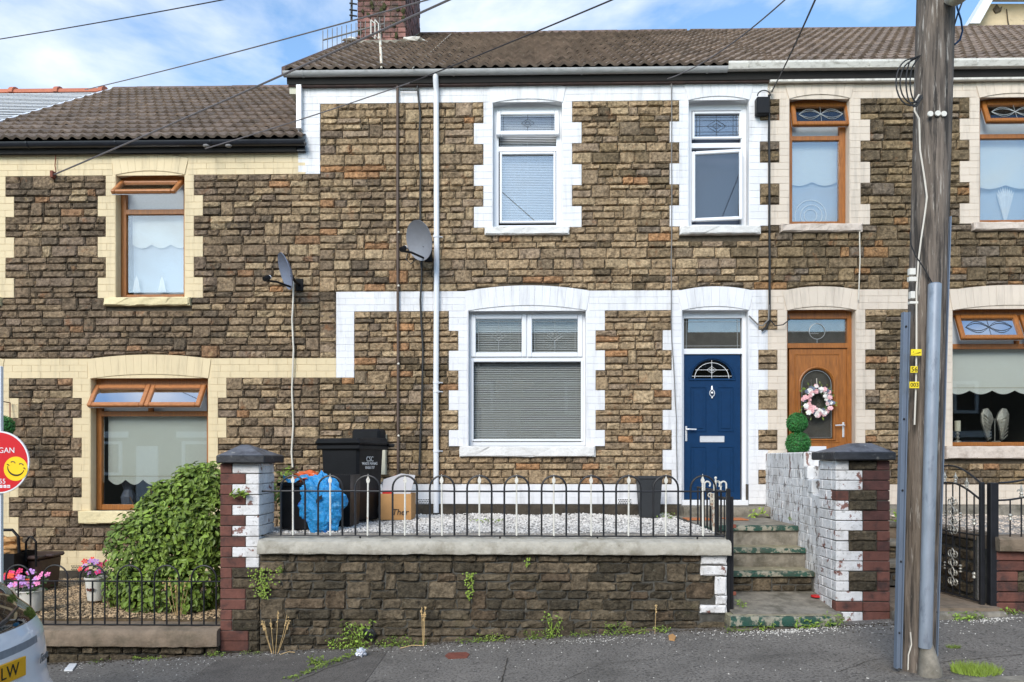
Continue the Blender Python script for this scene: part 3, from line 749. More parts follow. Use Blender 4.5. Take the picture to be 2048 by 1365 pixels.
# white house, upper left window
w,o=window('w_up',UW,.075,None,trans=(293,303))
sash_px(w,993,1118,222,275,UW,'pane_mid',deg=9,fw=.06,lead='diamond',leadm='lead_dark')
x0,x1,z0,z1=fixed_pane(w,1004,1107,309,442,'pane_high',bead=UW)
slats(x0-.04,x1+.04,z0,o['zs'],YF+.12,.0225,RAD(50)).build('blind',M['blind_blue'],w); room(w,o['x0'],o['x1'],o['zb'],o['zc'])
mb=MB(); mb.tube([((x0+x1)/2,YF+.10,z0),((x0+x1)/2,YF+.10,z1+.2)],.002,5); mb.build('blind_cord',M['blind_blue'],w)
# white house, small upper window with its casement ajar
w,o=window('w_small',UW,.07,None,trans=(286,296))
x0,x1,z0,z1=fixed_pane(w,1389,1479,228,274,'pane_high',bead=UW); leadwork(w,x0,x1,z0,z1,YF+.025,'grid','lead_dark')
sash_px(w,1383,1482,304,444,UW,'pane_low',deg=7,fw=.045,side=True)
mb=MB(); mb.box(o['x0'],o['x1'],YF+.14,YF+.145,o['zb'],o['zc']); mb.build('net_blind',M['net_slate'],w)
room(w,o['x0'],o['x1'],o['zb'],o['zc'],'room_dark')
# white house, large ground floor window
w,o=window('w_low',UW,.055,None,trans=(713,722),mull=(1053.5,.03))
for (a,b) in((942,1053),(1054.5,1165)): sash_px(w,a,b,629,715,UW,'pane_low',fw=.065,lead='diamond')
x0,x1,z0,z1=fixed_pane(w,947,1162,724,879,'pane_low',bead=UW)
slats(x0-.03,x1+.03,z0,o['zs'],YF+.11,.0247,RAD(44)).build('blind',M['blind_slat'],w)
mb=MB()
for q in(.04,.34,.66,.96): mb.tube([(x0+(x1-x0)*q,YF+.095,z0),(x0+(x1-x0)*q,YF+.095,o['zs'])],.0018,5)
mb.build('blind_cord',M['blind_slat'],w)
rm=room(w,o['x0'],o['x1'],o['zb'],o['zc'],'room_dark',2.6)
mb=MB(); mb.box(x0+.02,x0+.62,YF+1.4,YF+1.9,z0-.1,z0+.52); mb.box(x0+.22,x0+.66,YF+1.89,YF+1.93,z0+.72,z0+.98); mb.build('cupboard',M['panel_beige'],w)
mb=MB(); mb.tube([((x0+x1)/2-.22,YF+1.2,z1-.18),((x0+x1)/2+.1,YF+1.2,z1-.18)],.02,8); mb.build('shelf_rail',M['dry_stalk'],w)
# cream house windows
w,o=window('c_up',GO,.075,None,trans=(419,429))
sash_px(w,243,368,361,413,M['golden_oak_pale'],'pane_mid',deg=48,fw=.055)
mb=MB(); mb.box(o['x0']+.08,o['x1']-.08,YF+.05,YF+.055,PZ(300,419,YF),PZ(300,362,YF)); mb.build('white_reveal',M['net_blue'],w)
x0,x1,z0,z1=fixed_pane(w,255,371,428,584,'pane_high')
mb=MB(); mb.box(x0,x1,YF+.16,YF+.163,z0,z1+.3); mb.build('net_curtain',M['net_blue'],w)
scallop(x0,x1,z1+.35,PZ(300,497,YF+.13),YF+.13,3,.05).build('roller_blind',M['roller_cream'],w)
room(w,o['x0'],o['x1'],o['zb'],o['zc'])
w,o=window('c_low',GO,.075,None,trans=(823,833),mull=(300,.06))
for (a,b) in((192,303),(304,413)): sash_px(w,a,b,769,823,M['golden_oak_pale'],'pane_sky',deg=35,fw=.062)
mb=MB(); mb.box(o['x0']+.09,o['x1']-.05,YF+.05,YF+.055,PZ(300,822,YF),PZ(300,772,YF)); mb.build('white_reveal',M['net_blue'],w)
x0,x1,z0,z1=fixed_pane(w,206,417,834,1014,'pane_mid')
scallop(x0,x1,z1+.1,PZ(300,970,YF+.13),YF+.13,6,.07).build('roller_blind',M['roller_grey'],w)
mb=MB(); mb.box(x0,x1,YF+.125,YF+.129,PZ(300,954,YF),PZ(300,952.5,YF)); mb.build('blind_bar',M['panel_beige'],w)
room(w,o['x0'],o['x1'],o['zb'],o['zc'],'room_dark')
mb=MB(); mb.lathe((x0+.18,YF+.32,z0+.02),[(.09,0),(.1,.1),(.06,.2),(.11,.34)],12); mb.cbox(x0+.62,x0+1.02,YF+.5,YF+.7,z0,z0+.26,.02); mb.build('basket',M['dish_mesh'],w)
w,o=window('c_far_up',GO,.075,None); fixed_pane(w,-130,-12,375,585,'pane_high'); room(w,o['x0'],o['x1'],o['zb'],o['zc'])
# pink house windows
w,o=window('p_up',GO,.085,None,trans=(272,281))
sash_px(w,1580,1697,206,259,GO,'pane_mid',deg=16,fw=.06,lead='waves')
mb=MB(); mb.box(o['x0']+.04,o['x1']-.08,YF+.05,YF+.055,PZ(1640,272,YF),PZ(1640,206,YF)); mb.build('white_reveal',M['net_blue'],w)
x0,x1,z0,z1=fixed_pane(w,1579,1684,282,444,'pane_high')
mb=MB(); mb.box(x0,x1,YF+.16,YF+.163,z0,z1+.3); mb.build('net_curtain',M['net_blue'],w)
scallop(x0,x1,z1+.3,PZ(1640,372,YF+.13),YF+.13,2,.05).build('roller_blind',M['roller_cream'],w)
room(w,o['x0'],o['x1'],o['zb'],o['zc'])
w,o=window('p_up2',GO,.085,None,trans=(268,277))
sash_px(w,1961,2086,203,256,GO,'pane_mid',deg=22,fw=.06,lead='waves')
mb=MB(); mb.box(o['x0']+.04,o['x1']-.08,YF+.05,YF+.055,PZ(2020,268,YF),PZ(2020,206,YF)); mb.build('white_reveal',M['net_blue'],w)
x0,x1,z0,z1=fixed_pane(w,1959,2088,278,440,'pane_high',c=2020)
mb=MB(); mb.box(x0,x1,YF+.2,YF+.203,z0,z1+.3); mb.build('net_curtain',M['net_blue'],w)
scallop(x0,x1,z1+.3,PZ(2020,378,YF+.13),YF+.13,2,.05).build('roller_blind',M['roller_cream'],w)
mb=MB()
for k in range(9):
    a=RAD(-50+100*k/8); mb.tube([((x0+x1)/2+.02,YF+.17,z0),((x0+x1)/2+.02+.1*sin(a),YF+.17,z0+.25+.12*cos(a)),((x0+x1)/2+.02+.15*sin(a),YF+.17,z0+.3+.2*cos(a))],[.006,.02,.003],6)
mb.build('dried_plume',M['flower_white'],w)
room(w,o['x0'],o['x1'],o['zb'],o['zc'])
w,o=window('p_low',GO,.055,None,trans=(688,698),mull=(2036,.05))
for (a,b) in((1909,2032),(2038,2134)): sash_px(w,a,b,629,686,GO,'pane_sky',deg=24,fw=.06,lead='waves',leadm='lead_dark')
mb=MB(); mb.box(o['x0']+.05,o['x1']-.05,YF+.05,YF+.055,PZ(2000,690,YF),PZ(2000,632,YF)); mb.build('white_reveal',M['net_blue'],w)
x0,x1,z0,z1=fixed_pane(w,1905,2134,699,884,'pane_low',c=2000)
scallop(x0,x1,z1+.1,PZ(2000,789,YF+.13),YF+.13,5,.05).build('roller_blind',M['roller_cream'],w)
mb=MB(); mb.box(x0,x1,YF+.125,YF+.129,PZ(2000,775,YF),PZ(2000,773.5,YF)); mb.build('blind_bar',M['panel_beige'],w)
room(w,o['x0'],o['x1'],o['zb'],o['zc'],'room_dark')
PLOW=(x0,x1,z0,z1)
# ------------------------------------------------------------------ doors
def moulding(mb,x0,x1,z0,z1,y,w=.014,d=.008):
    for (a,b,c,e) in((x0,x1,z1-w,z1),(x0,x1,z0,z0+w),(x0,x0+w,z0+w,z1-w),(x1-w,x1,z0+w,z1-w)): mb.cbox(a,b,y-d,y,c,e,.004)
def dpx(x,y,Y=YF): return PX(x,Y),PZ(x,y,Y)
# blue door
o=OPS['w_door']; mb=MB(); H=house['W']
frame_rect(mb,o['x0']+.004,o['x1']-.004,o['zb'],o['zc']+.01,.05,YF-.01,YF+.07); a=dpx(1424,698)[1]; b=dpx(1424,709)[1]
mb.cbox(o['x0']+.05,o['x1']-.05,YF-.012,YF+.068,b,a,.005); mb.cbox(o['x0']+.05,o['x1']-.05,YF-.006,YF+.066,dpx(1424,637)[1],o['zc']+.01,.004)
mb.cbox(dpx(1484,0)[0],o['x1']-.045,YF-.011,YF+.069,o['zb'],o['zs'],.004)
mb.cbox(o['x0']-.02,o['x1']+.02,YF-.10,YF+.01,o['zb']-.03,dpx(1424,1000)[1],.006)
fr=mb.build('door_frame',UW,H)
x0,x1,z0,z1=fixed_pane(fr,1368,1481,638,697,'pane_mid',bead=None); leadwork(fr,x0,x1,z0,z1,YF+.02,'border')
mb=MB(); mb.box(x0-.02,x1+.02,YF+.072,YF+.076,z0-.02,z1+.02); mb.build('frosted_layer',M['frosted'],fr)
room(fr,o['x0'],o['x1'],o['zb'],o['zc'],'room',.9)
xl,xr=PX(1368,YF),PX(1481,YF); zt,zb_=dpx(1424,709.5)[1],dpx(1424,999)[1]
# leaf with a half-round light cut out
cx=(xl+xr)/2; zl=dpx(1424,757)[1]; rr=PX(1465,YF)-PX(1424,YF)
mb=MB(); YD=YF+.012
N_=16; arc=[(cx+rr*cos(pi-k*pi/N_),zl+rr*.92*sin(pi-k*pi/N_)) for k in range(N_+1)]
mb.box(xl,xr,YD,YD+.045,zb_,zl)
for k in range(N_):
    p,q=arc[k],arc[k+1]; ua=(p[0]-arc[0][0])/(2*rr); ub=(q[0]-arc[0][0])/(2*rr)
    mb.prism([p,q,(q[0],zt),(p[0],zt)],'y',YD,YD+.045)
mb.box(xl,cx-rr,YD,YD+.045,zl,zt); mb.box(cx+rr,xr,YD,YD+.045,zl,zt)
door=mb.build('front_door',M['blue_door'],H,label='blue panelled front door with a half-round leaded light')
mb=MB(); mb.prism([(cx-rr,zl)]+arc[1:-1]+[(cx+rr,zl)],'y',YD+.02,YD+.026); mb.build('pane',M['pane_mid'],door)
mb=MB(); mb.tube([(cx+(rr+.03)*cos(t*pi/20),YD-.004,zl-.01+(rr*.92+.03)*sin(t*pi/20)) for t in range(21)],.011,6); mb.cbox(cx-rr-.04,cx+rr+.04,YD-.012,YD,zl-.03,zl-.008,.004)
mb.build('fanlight_moulding',M['blue_door'],door)
mb=MB(); mb.tube([(cx+rr*.84*cos(t*pi/20),YD+.012,zl+rr*.77*sin(t*pi/20)) for t in range(21)],.0035,5); diamond(mb,cx,zl+rr*.42,YD+.012,.045,.003)
mb.tube([(cx,YD+.012,zl),(cx,YD+.012,zl+rr*.9)],.003,5); mb.tube([(cx-rr*.98,YD+.012,zl+.03),(cx+rr*.98,YD+.012,zl+.03)],.003,5); mb.tube([(cx-rr*.8,YD+.012,zl+rr*.42),(cx+rr*.8,YD+.012,zl+rr*.42)],.003,5)
mb.build('leading',M['white_tile'],door)
for (a,b,c,e) in((1381,1413,774,864),(1436,1468,774,864),(1381,1413,893,983),(1436,1468,893,983)):
    mb=MB(); X0,X1=PX(a,YF),PX(b,YF); Z1,Z0=dpx(1424,c)[1],dpx(1424,e)[1]; moulding(mb,X0,X1,Z0,Z1,YD); mb.cbox(X0+.045,X1-.045,YD-.007,YD,Z0+.045,Z1-.045,.006)
    mb.build('door_panel',M['blue_door'],door)
def handle(par,px,py,side,m='chrome'):
    X,Z=dpx(px,py); mb=MB(); mb.cbox(X-.014,X+.014,YD-.014,YD,Z-.115,Z+.09,.006); h=mb.build('door_handle',M[m],par)
    mb=MB(); mb.tube([(X,YD-.014,Z+.045),(X,YD-.045,Z+.045),(X+side*.03,YD-.055,Z+.046),(X+side*.125,YD-.055,Z+.043)],.0095,8); mb.build('lever',M[m],h)
handle(door,1372.5,866,1)
mb=MB(); X,Z=dpx(1424,787); mb.tube([(X,YD-.01,Z+.10),(X,YD-.012,Z+.05)],[.008,.016],8); mb.tube([(X+.032*cos(t*pi/8),YD-.022,Z+.045*sin(t*pi/8)) for t in range(16)],.0065,6,closed=True); mb.sphere((X,YD-.018,Z+.005),.018,8,6); mb.sphere((X,YD-.018,Z-.06),.012,8,6); mb.build('door_knocker',M['chrome'],door)
mb=MB(); X0,X1=PX(1400,YF),PX(1449,YF); Z1,Z0=dpx(1424,872.5)[1],dpx(1424,885)[1]; frame_rect(mb,X0,X1,Z0,Z1,.011,YD-.009,YD,.003); mb.cbox(X0+.011,X1-.011,YD-.005,YD,Z0+.011,Z1-.011,.002); mb.build('letterbox',M['chrome'],door)
# orange-brown door
o=OPS['p_door']; H=house['P']; mb=MB()
frame_rect(mb,o['x0']+.004,o['x1']-.004,o['zb'],o['zc']+.01,.05,YF-.01,YF+.07); mb.cbox(PX(1694,YF),o['x1']-.045,YF-.011,YF+.069,o['zb'],o['zs'],.004)
mb.cbox(o['x0']+.05,o['x1']-.05,YF-.012,YF+.068,dpx(1640,697)[1],dpx(1640,687)[1],.005); mb.cbox(o['x0']+.05,o['x1']-.05,YF-.006,YF+.066,dpx(1640,638)[1],o['zc']+.01,.004)
fr=mb.build('door_frame',GO,H)
x0,x1,z0,z1=fixed_pane(fr,1578,1693,639,686,'pane_mid'); leadwork(fr,x0,x1,z0,z1,YF+.02,'circle')
mb=MB(); mb.box(x0-.02,x1+.02,YF+.072,YF+.076,z0-.02,z1+.02); mb.build('frosted_layer',M['frosted'],fr)
room(fr,o['x0'],o['x1'],o['zb'],o['zc'],'room',.9)
xl,xr=PX(1579,YF),PX(1694,YF); zt,zb_=dpx(1640,697.5)[1],o['zb']+.02
gx0,gx1=PX(1602,YF),PX(1667,YF); gz0=dpx(1640,878)[1]; rr=(gx1-gx0)/2; cx=(gx0+gx1)/2; gzs=dpx(1640,738)[1]-rr
arc=[(cx+rr*cos(pi-k*pi/N_),gzs+rr*sin(pi-k*pi/N_)) for k in range(N_+1)]
mb=MB(); mb.box(xl,gx0,YD,YD+.045,zb_,zt); mb.box(gx1,xr,YD,YD+.045,zb_,zt); mb.box(gx0,gx1,YD,YD+.045,zb_,gz0)
for k in range(N_): p,q=arc[k],arc[k+1]; mb.prism([p,q,(q[0],zt),(p[0],zt)],'y',YD,YD+.045)
door2=mb.build('front_door',GO,H,label='orange-brown wood-grain front door with an arched glass panel')
mb=MB(); mb.prism([(gx0,gz0),(gx0,gzs)]+arc[1:-1]+[(gx1,gzs),(gx1,gz0)],'y',YD+.02,YD+.026); mb.build('pane',M['pane_mid'],door2)
mb=MB(); mb.box(gx0-.03,gx1+.03,YD+.05,YD+.055,gz0-.03,gzs+rr+.03); mb.build('frosted_layer',M['frosted'],door2)
mb=MB(); mb.tube([(gx0-.02,YD-.004,gz0-.02),(gx0-.02,YD-.004,gzs)]+[(cx+(rr+.02)*cos(pi-t*pi/14),YD-.004,gzs+(rr+.02)*sin(pi-t*pi/14)) for t in range(1,14)]+[(gx1+.02,YD-.004,gzs),(gx1+.02,YD-.004,gz0-.02)],.014,6,closed=True); mb.build('pane_surround',GO,door2)
mb=MB(); mb.tube([(gx0+.02,YD+.014,gz0+.02),(gx0+.02,YD+.014,gzs)]+[(cx+(rr-.02)*cos(pi-t*pi/14),YD+.014,gzs+(rr-.02)*sin(pi-t*pi/14)) for t in range(1,14)]+[(gx1-.02,YD+.014,gzs),(gx1-.02,YD+.014,gz0+.02)],.003,5,closed=True); mb.build('leading',M['lead'],door2)
mb=MB(); moulding(mb,PX(1590,YF),PX(1680,YF),dpx(1640,886)[1],dpx(1640,708)[1],YD); moulding(mb,PX(1590,YF),PX(1680,YF),dpx(1640,975)[1],dpx(1640,911)[1],YD); mb.build('door_moulding',GO,door2)
handle(door2,1687,858,-1)
mb=MB(); mb.cbox(PX(1615,YF),PX(1653,YF),YD-.012,YD,dpx(1640,904)[1],dpx(1640,893)[1],.004); mb.build('letterbox',M['upvc_white'],door2)
# cream house door at the left edge
o=OPS['c_door']; mb=MB(); frame_rect(mb,o['x0']+.004,o['x1']-.004,o['zb'],o['zc'],.06,YF,YF+.07); mb.box(o['x0']+.05,o['x1']-.05,YF+.02,YF+.06,o['zb'],o['zc']); mb.build('front_door',GO,house['C'])
# ------------------------------------------------------------------ roofs
SLOPE=.653; SA=math.atan(SLOPE)
def tile_geo(mb,T=None):
    n=13; vs=[]; w=.30; L_=.375
    for (y,lift) in((0,.030),(L_,-.002)):
        for i in range(n):
            u=i/(n-1); ph=(u*2)%1.0; h=.030*(max(0,cos(2*pi*(ph-.5)))**.7 if cos(2*pi*(ph-.5))>0 else 0)
            vs.append(Vector((u*w,y,h+lift)))
    for i in range(n): vs.append(Vector((vs[i].x,.004,vs[i].z-.034)))
    fs=[(i,i+1,n+i+1,n+i) for i in range(n-1)]+[(2*n+i,2*n+i+1,i+1,i) for i in range(n-1)]
    if T is not None: vs=[T@v for v in vs]
    mb.add(vs,fs)
mb=MB(); tile_geo(mb); TILE=meshof(mb,'tile',M['roof_tile'])
for p_ in TILE.polygons: pass
def roof(h,X0,X1,ze,Yr,Y0=9.88,limit=300):
    par=house[h]; run=Yr-Y0; L_=run/cos(SA); rows=int(L_/.335)+1; cols=int(math.ceil((X1-X0)/.30))
    mb=MB(); up=Vector((0,cos(SA),sin(SA))); 
    e=.03; zr=ze+SLOPE*run
    mb.add([(X0,Y0,ze-e),(X1,Y0,ze-e),(X1,Yr,zr-e),(X0,Yr,zr-e),(X0,Y0+.02,ze-e-.14),(X1,Y0+.02,ze-e-.14),(X1,Yr,zr-e-.14),(X0,Yr,zr-e-.14)],
           [(0,1,2,3),(4,7,6,5),(0,4,5,1),(1,5,6,2),(2,6,7,3),(3,7,4,0)])
    Yb=2*Yr-Y0; mb.add([(X0,Yr,zr-e),(X1,Yr,zr-e),(X1,Yb,ze-e),(X0,Yb,ze-e),(X0,Yr,zr-.2),(X1,Yr,zr-.2),(X1,Yb,ze-.2),(X0,Yb,ze-.2)],[(0,1,2,3),(7,6,5,4),(1,5,6,2),(3,7,4,0),(2,6,7,3)])
    mb.prism([(10.0,ze-.15),(Yr,zr-.16),(Yb-.3,ze-.15)],'x',X0+.02,X0+.2)
    r_=mb.build('roof',M['dark_roofing'],par)
    items=[]
    for r in range(rows):
        for c in range(cols): items.append((r,c))
    inv=[it for it in items if inview(X0+(it[1]+.5)*.30,ze+it[0]*.335*sin(SA),Y0+it[0]*.335*cos(SA))]; ins=set(inv)
    order=inv+[it for it in items if it not in ins]
    st=MB()
    for k,(r,c) in enumerate(order):
        p=Vector((X0+c*.30,Y0-.045,ze))+up*(r*.335)+Vector((0,0,rnd.uniform(-.003,.003)))
        e=Euler((SA-RAD(2.2)+rnd.uniform(-.012,.012),rnd.uniform(-.008,.008),rnd.uniform(-.006,.006)))
        if k<limit: inst('tile',TILE,r_,p,rot=e)
        else: tile_geo(st,Matrix.Translation(p)@e.to_matrix().to_4x4())
    if st.v: st.build('upper_tiles',M['roof_tile'],r_,kind='stuff',fix=False)
    # ridge
    x=X0
    rm=MB(); rm.prism([(Yr+.13*cos(t*pi/8),zr-.05+.12*sin(t*pi/8)) for t in range(9)],'x',0,.445)
    me=None
    while x<X1-.1:
        if me is None:
            me=meshof(rm,'ridge_tile',M['ridge_tile']); 
        o_=bpy.data.objects.new('ridge_tile',me); COL.objects.link(o_); place(o_,Vector((x,0,rnd.uniform(-.004,.004))),r_); x+=.45
    return r_,zr
rW,zrW=roof('W',PX(572,9.86),XB2,6.735,14.75); rP,zrP=roof('P',XB2,XP1,6.735,14.75); rC,zrC=roof('C',XC0-.02,PX(597),5.845,13.97)
# mortared verges and boards
def verge(par,X,ze,Yr,m,w=.05,side=-1,name='verge'):
    mb=MB(); Y0=9.83; 
    for (a,b) in((X-w,X),): mb.add([(a,Y0,ze-.06),(b,Y0,ze-.06),(b,Yr,ze-.06+SLOPE*(Yr-Y0)),(a,Yr,ze-.06+SLOPE*(Yr-Y0)),(a,Y0,ze+.045),(b,Y0,ze+.045),(b,Yr,ze+.045+SLOPE*(Yr-Y0)),(a,Yr,ze+.045+SLOPE*(Yr-Y0))],[(0,3,2,1),(4,5,6,7),(0,1,5,4),(1,2,6,5),(2,3,7,6),(3,0,4,7)])
    mb.build(name,m,par)
verge(rW,PX(572,9.86)+.0,6.72,14.75,M['fascia_brown']); verge(rC,XC0-.02,5.83,13.97,M['pale_slate'],.07)
def gutter(par,X0,X1,zc,Yc,r,m,seg=1.9,box=False,brk=True):
    mb=MB(); prof=[]
    if box: prof=[(Yc+r,zc+r*.8),(Yc+r,zc-r),(Yc-r*.6,zc-r),(Yc-r*1.1,zc+r*.3),(Yc-r*1.1,zc+r*.8),(Yc-r*.98,zc+r*.8),(Yc-r*.95,zc+r*.35),(Yc-r*.5,zc-r*.85),(Yc+r*.9,zc-r*.85),(Yc+r*.9,zc+r*.8)]
    else:
        prof=[(Yc+r*cos(pi+t*pi/10),zc+r*.2+r*1.1*sin(pi+t*pi/10)) for t in range(11)]+[(Yc+r*.9*cos(2*pi-t*pi/10),zc+r*.2+r*.98*sin(2*pi-t*pi/10)) for t in range(11)]
    mb.prism(prof,'x',X0,X1); g=mb.build('gutter',m,par,smooth=not box)
    if brk:
        x=X0+.25
        while x<X1:
            b=MB(); b.prism([(Yc+r*1.13*cos(pi+t*pi/10),zc+r*.2+r*1.22*sin(pi+t*pi/10)) for t in range(11)]+[(Yc+r,zc+r*.1),(Yc,zc-r*.7),(Yc-r,zc+r*.1)],'x',x,x+.022); b.build('gutter_bracket',m,g); x+=seg*rnd.uniform(.85,1.1)
    return g
gutter(house['W'],PX(567,9.85),PX(1455,9.85),6.69,9.855,.055,M['gutter_grey'])
gutter(house['P'],PX(1455,9.85),XP1,6.715,9.84,.050,M['gutter_white'],box=True,seg=1.6)
gutter(house['C'],XC0-.3,PX(610,9.85),5.785,9.855,.060,M['gutter_black'],seg=1.25)
mb=MB(); mb.box(PX(576,9.9),XB2,9.915,9.94,6.55,6.74); mb.box(PX(576,9.9),XB2,9.94,9.985,6.55,6.56); mb.build('fascia_board',M['fascia_brown'],house['W'])
mb=MB(); mb.box(PX(577,9.9),PX(597),9.94,10.2,6.46,6.549); mb.build('eaves_end',M['panel_beige'],house['W'])
mb=MB(); mb.cbox(XB2+.003,XP1,9.90,9.95,6.535,6.66,.006); mb.box(XB2+.003,XP1,9.90,9.985,6.66,6.70); mb.build('fascia_board',M['gutter_white'],house['P'])
mb=MB(); mb.box(XC0-.3,PX(609,9.9),9.915,9.94,5.69,5.845); mb.box(XC0-.3,PX(609,9.9),9.94,9.985,5.69,5.70); mb.build('fascia_board',M['gutter_black'],house['C'])
mb=MB(); mb.box(PX(597),PX(606.5),9.90,9.97,PZ(600,263),PZ(600,172)); mb.build('corner_board',M['upvc_white'],house['W'])
# chimney
ch=empty('chimney',(-2.7,13.9,8.6)); ch.parent=house['W']; ch.location=Vector((-2.7,13.9,8.6))-ORG[house['W'].name]
cx0,cx1=P(714,0,13.2).x,P(812,0,13.2).x
mb=MB(); mb.box(cx0+.015,cx1-.015,13.215,14.885,8.4,10.9); mb.build('chimney_core',M['mortar'],ch)
row=0; z=8.75
cb={}
def cbrick(w,d):
    k=(round(w,3),round(d,3))
    if k not in cb: m_=MB(); m_.cbox(0,w,0,d,0,.082,.008); cb[k]=meshof(m_,'brick',M['chimney_brick'])
    return cb[k]
while z<10.9:
    off=(row%2)*.12
    xs=[cx0]; x=cx0+(.12 if row%2 else .24)
    while x<cx1-.06: xs.append(x); x+=.24
    xs.append(cx1)
    for i in range(len(xs)-1): inst('brick',cbrick(xs[i+1]-xs[i]-.012,.05),ch,(xs[i]+.006,13.2+rnd.uniform(-.006,.006),z))
    ys=[13.25]; y=13.25+(.24 if row%2 else .12)
    while y<14.84: ys.append(y); y+=.24
    ys.append(14.88)
    for i in range(len(ys)-1): inst('brick',cbrick(.05,ys[i+1]-ys[i]-.012),ch,(cx1-.045+rnd.uniform(-.008,.010),ys[i]+.006,z))
    z+=.094; row+=1
mb=MB(); mb.add([(cx0-.08,13.10,8.78),(cx1+.12,13.10,8.78),(cx1+.12,14.6,9.76),(cx0-.08,14.6,9.76),(cx0-.01,13.18,8.98),(cx1+.02,13.18,8.98),(cx1+.02,14.6,9.90),(cx0-.01,14.6,9.90)],[(0,1,5,4),(1,2,6,5),(3,0,4,7)]); mb.build('lead_flashing',M['concrete'],ch)
mb=MB(); mb.cbox(cx0-.08,cx1+.08,13.12,14.97,10.9,11.02,.02); mb.build('chimney_cap',M['concrete'],ch)
for yy in(13.6,14.5):
    mb=MB(); mb.lathe(((cx0+cx1)/2,yy,11.02),[(.16,0),(.14,.4),(.17,.42),(.17,.5),(.13,.5)],14); mb.build('chimney_pot',M['red_ridge'],ch)
mb=MB()
for (dx,dy,s) in((.13,-.02,.13),(.22,.02,.10),(-.08,-.05,.09)): mb.sphere(((cx1 if dx>0 else cx0)+dx,13.12+dy,P(0,88,13.1).z-.02 if dx>0 else P(0,90,13.1).z),s,8,5,(1.5,.8,.35),jit=.3)
mb.build('mortar_lump',M['gutter_white'],ch)
# tufts of moss and grass in the chimney joints
mb=MB()
for _ in range(22):
    x=rnd.uniform(cx0,cx1); z=rnd.uniform(9.0,10.0); mb.sphere((x,13.18,z),rnd.uniform(.02,.05),6,4,(1,.5,1.2),jit=.4)
mb.build('moss_tufts',M['moss'],ch,kind='stuff')
# ------------------------------------------------------------------ far houses glimpsed at the left and right edges
fh=empty('neighbouring_house',(-11,10,-.8),'pale slated roof with orange ridge tiles at the far left, beyond the lowest roof','house')
mb=MB(); X0,X1=-14.6,XC0-.10; zr_=PZ(60,186,13.8); ze_=zr_-SLOPE*4.2; nrow=30
for r in range(nrow):
    s0=r/nrow; s1=(r+1)/nrow; y0,y1=9.6+4.2*s0,9.6+4.2*s1+.03; z0,z1=ze_+(zr_-ze_)*s0+.012,ze_+(zr_-ze_)*s1
    x=X0
    while x<X1: w=min(.3,X1-x); mb.box(x+.002,x+w-.002,y0,y0+.004,z0-.010,z0); mb.quad((x+.002,y0,z0),(x+w-.002,y0,z0),(x+w-.002,y1,z1),(x+.002,y1,z1)); x+=.3
mb.build('slates',M['pale_slate'],fh,kind='stuff')
mb=MB(); mb.add([(X0,9.6,ze_-.02),(X1,9.6,ze_-.02),(X1,13.8,zr_-.02),(X0,13.8,zr_-.02),(X0,18,ze_-.02),(X1,18,ze_-.02)],[(0,1,2,3),(3,2,5,4)]); mb.build('roof',M['dark_roofing'],fh)
mb=MB(); mb.box(X0,X1,10,18,-.9,ze_-.05); mb.build('wall',M['cream_paint'],fh)
rm=MB(); rm.prism([(13.8+.13*cos(t*pi/8),zr_-.05+.11*sin(t*pi/8)) for t in range(9)],'x',0,.86); rm.prism([(13.8+.16*cos(t*pi/8),zr_-.05+.145*sin(t*pi/8)) for t in range(9)],'x',.80,.88); me=meshof(rm,'ridge_tile',M['red_ridge'])
x=X0
while x<X1-.2: inst('ridge_tile',me,fh,(x,0,0)); x+=.84
gh=empty('neighbouring_house',(11,16,.5),'tan rendered gable with a white bargeboard rising behind the right end of the roof','house')
q=lambda x,y:P(x,y,16.2)
pts=[q(1938,90),q(1972,8),q(2140,8),q(2140,90)]
mb=MB(); mb.prism([(p.x,p.z) for p in pts]+[(pts[3].x,2),(pts[0].x,2)],'y',16.2,22); mb.build('wall',M['render_tan'],gh)
mb=MB(); a=[q(1920,66),q(1965,-8),q(1981,-8),q(1940,66)]; mb.prism([(p.x,p.z) for p in a],'y',15.85,16.19); a=[q(1972,-9),q(2140,-9),q(2140,5),q(1972,5)]; mb.prism([(p.x,p.z) for p in a],'y',15.86,16.19); mb.build('bargeboard',M['upvc_white'],gh)
mb=MB(); a=[q(1985,20),q(1992,10),q(1998,18),q(2003,14),q(2001,24),q(1990,28)]; mb.prism([(p.x,p.z) for p in a],'y',16.17,16.199); mb.tube([q(2012,20)+Vector((0,-.02,0)),q(2015,45)+Vector((0,-.02,0)),q(2020,66)+Vector((0,-.02,0))],.012,5); mb.build('cracked_render',M['mortar'],gh)

ot=empty('opposite_terrace',(0,-10,-.6),'stone terrace across the street, seen only as a reflection in the windows','house')
mb=MB(); mb.box(-24,24,-16,-10.3,-2,5.2); mb.build('wall',M['mortar'],ot)
mb=MB(); mb.prism([(-10.0,5.2),(-13.2,7.2),(-16.3,5.2)],'x',-24.2,24.2); mb.build('roof',M['dark_roofing'],ot)
for i in range(12):
    x=-22+i*3.9
    mb=MB(); frame_rect(mb,x,x+1.4,.9,2.3,.12,-10.29,-10.2); frame_rect(mb,x+.1,x+1.1,3.4,4.7,.12,-10.29,-10.2); mb.build('window',M['upvc_white'],ot)
    mb=MB(); mb.box(x-.25,x+1.65,-10.29,-10.25,2.45,2.7); mb.box(x+2.0,x+2.9,-10.29,-10.22,-.2,2.1); mb.build('white_trim',M['upvc_white'],ot)
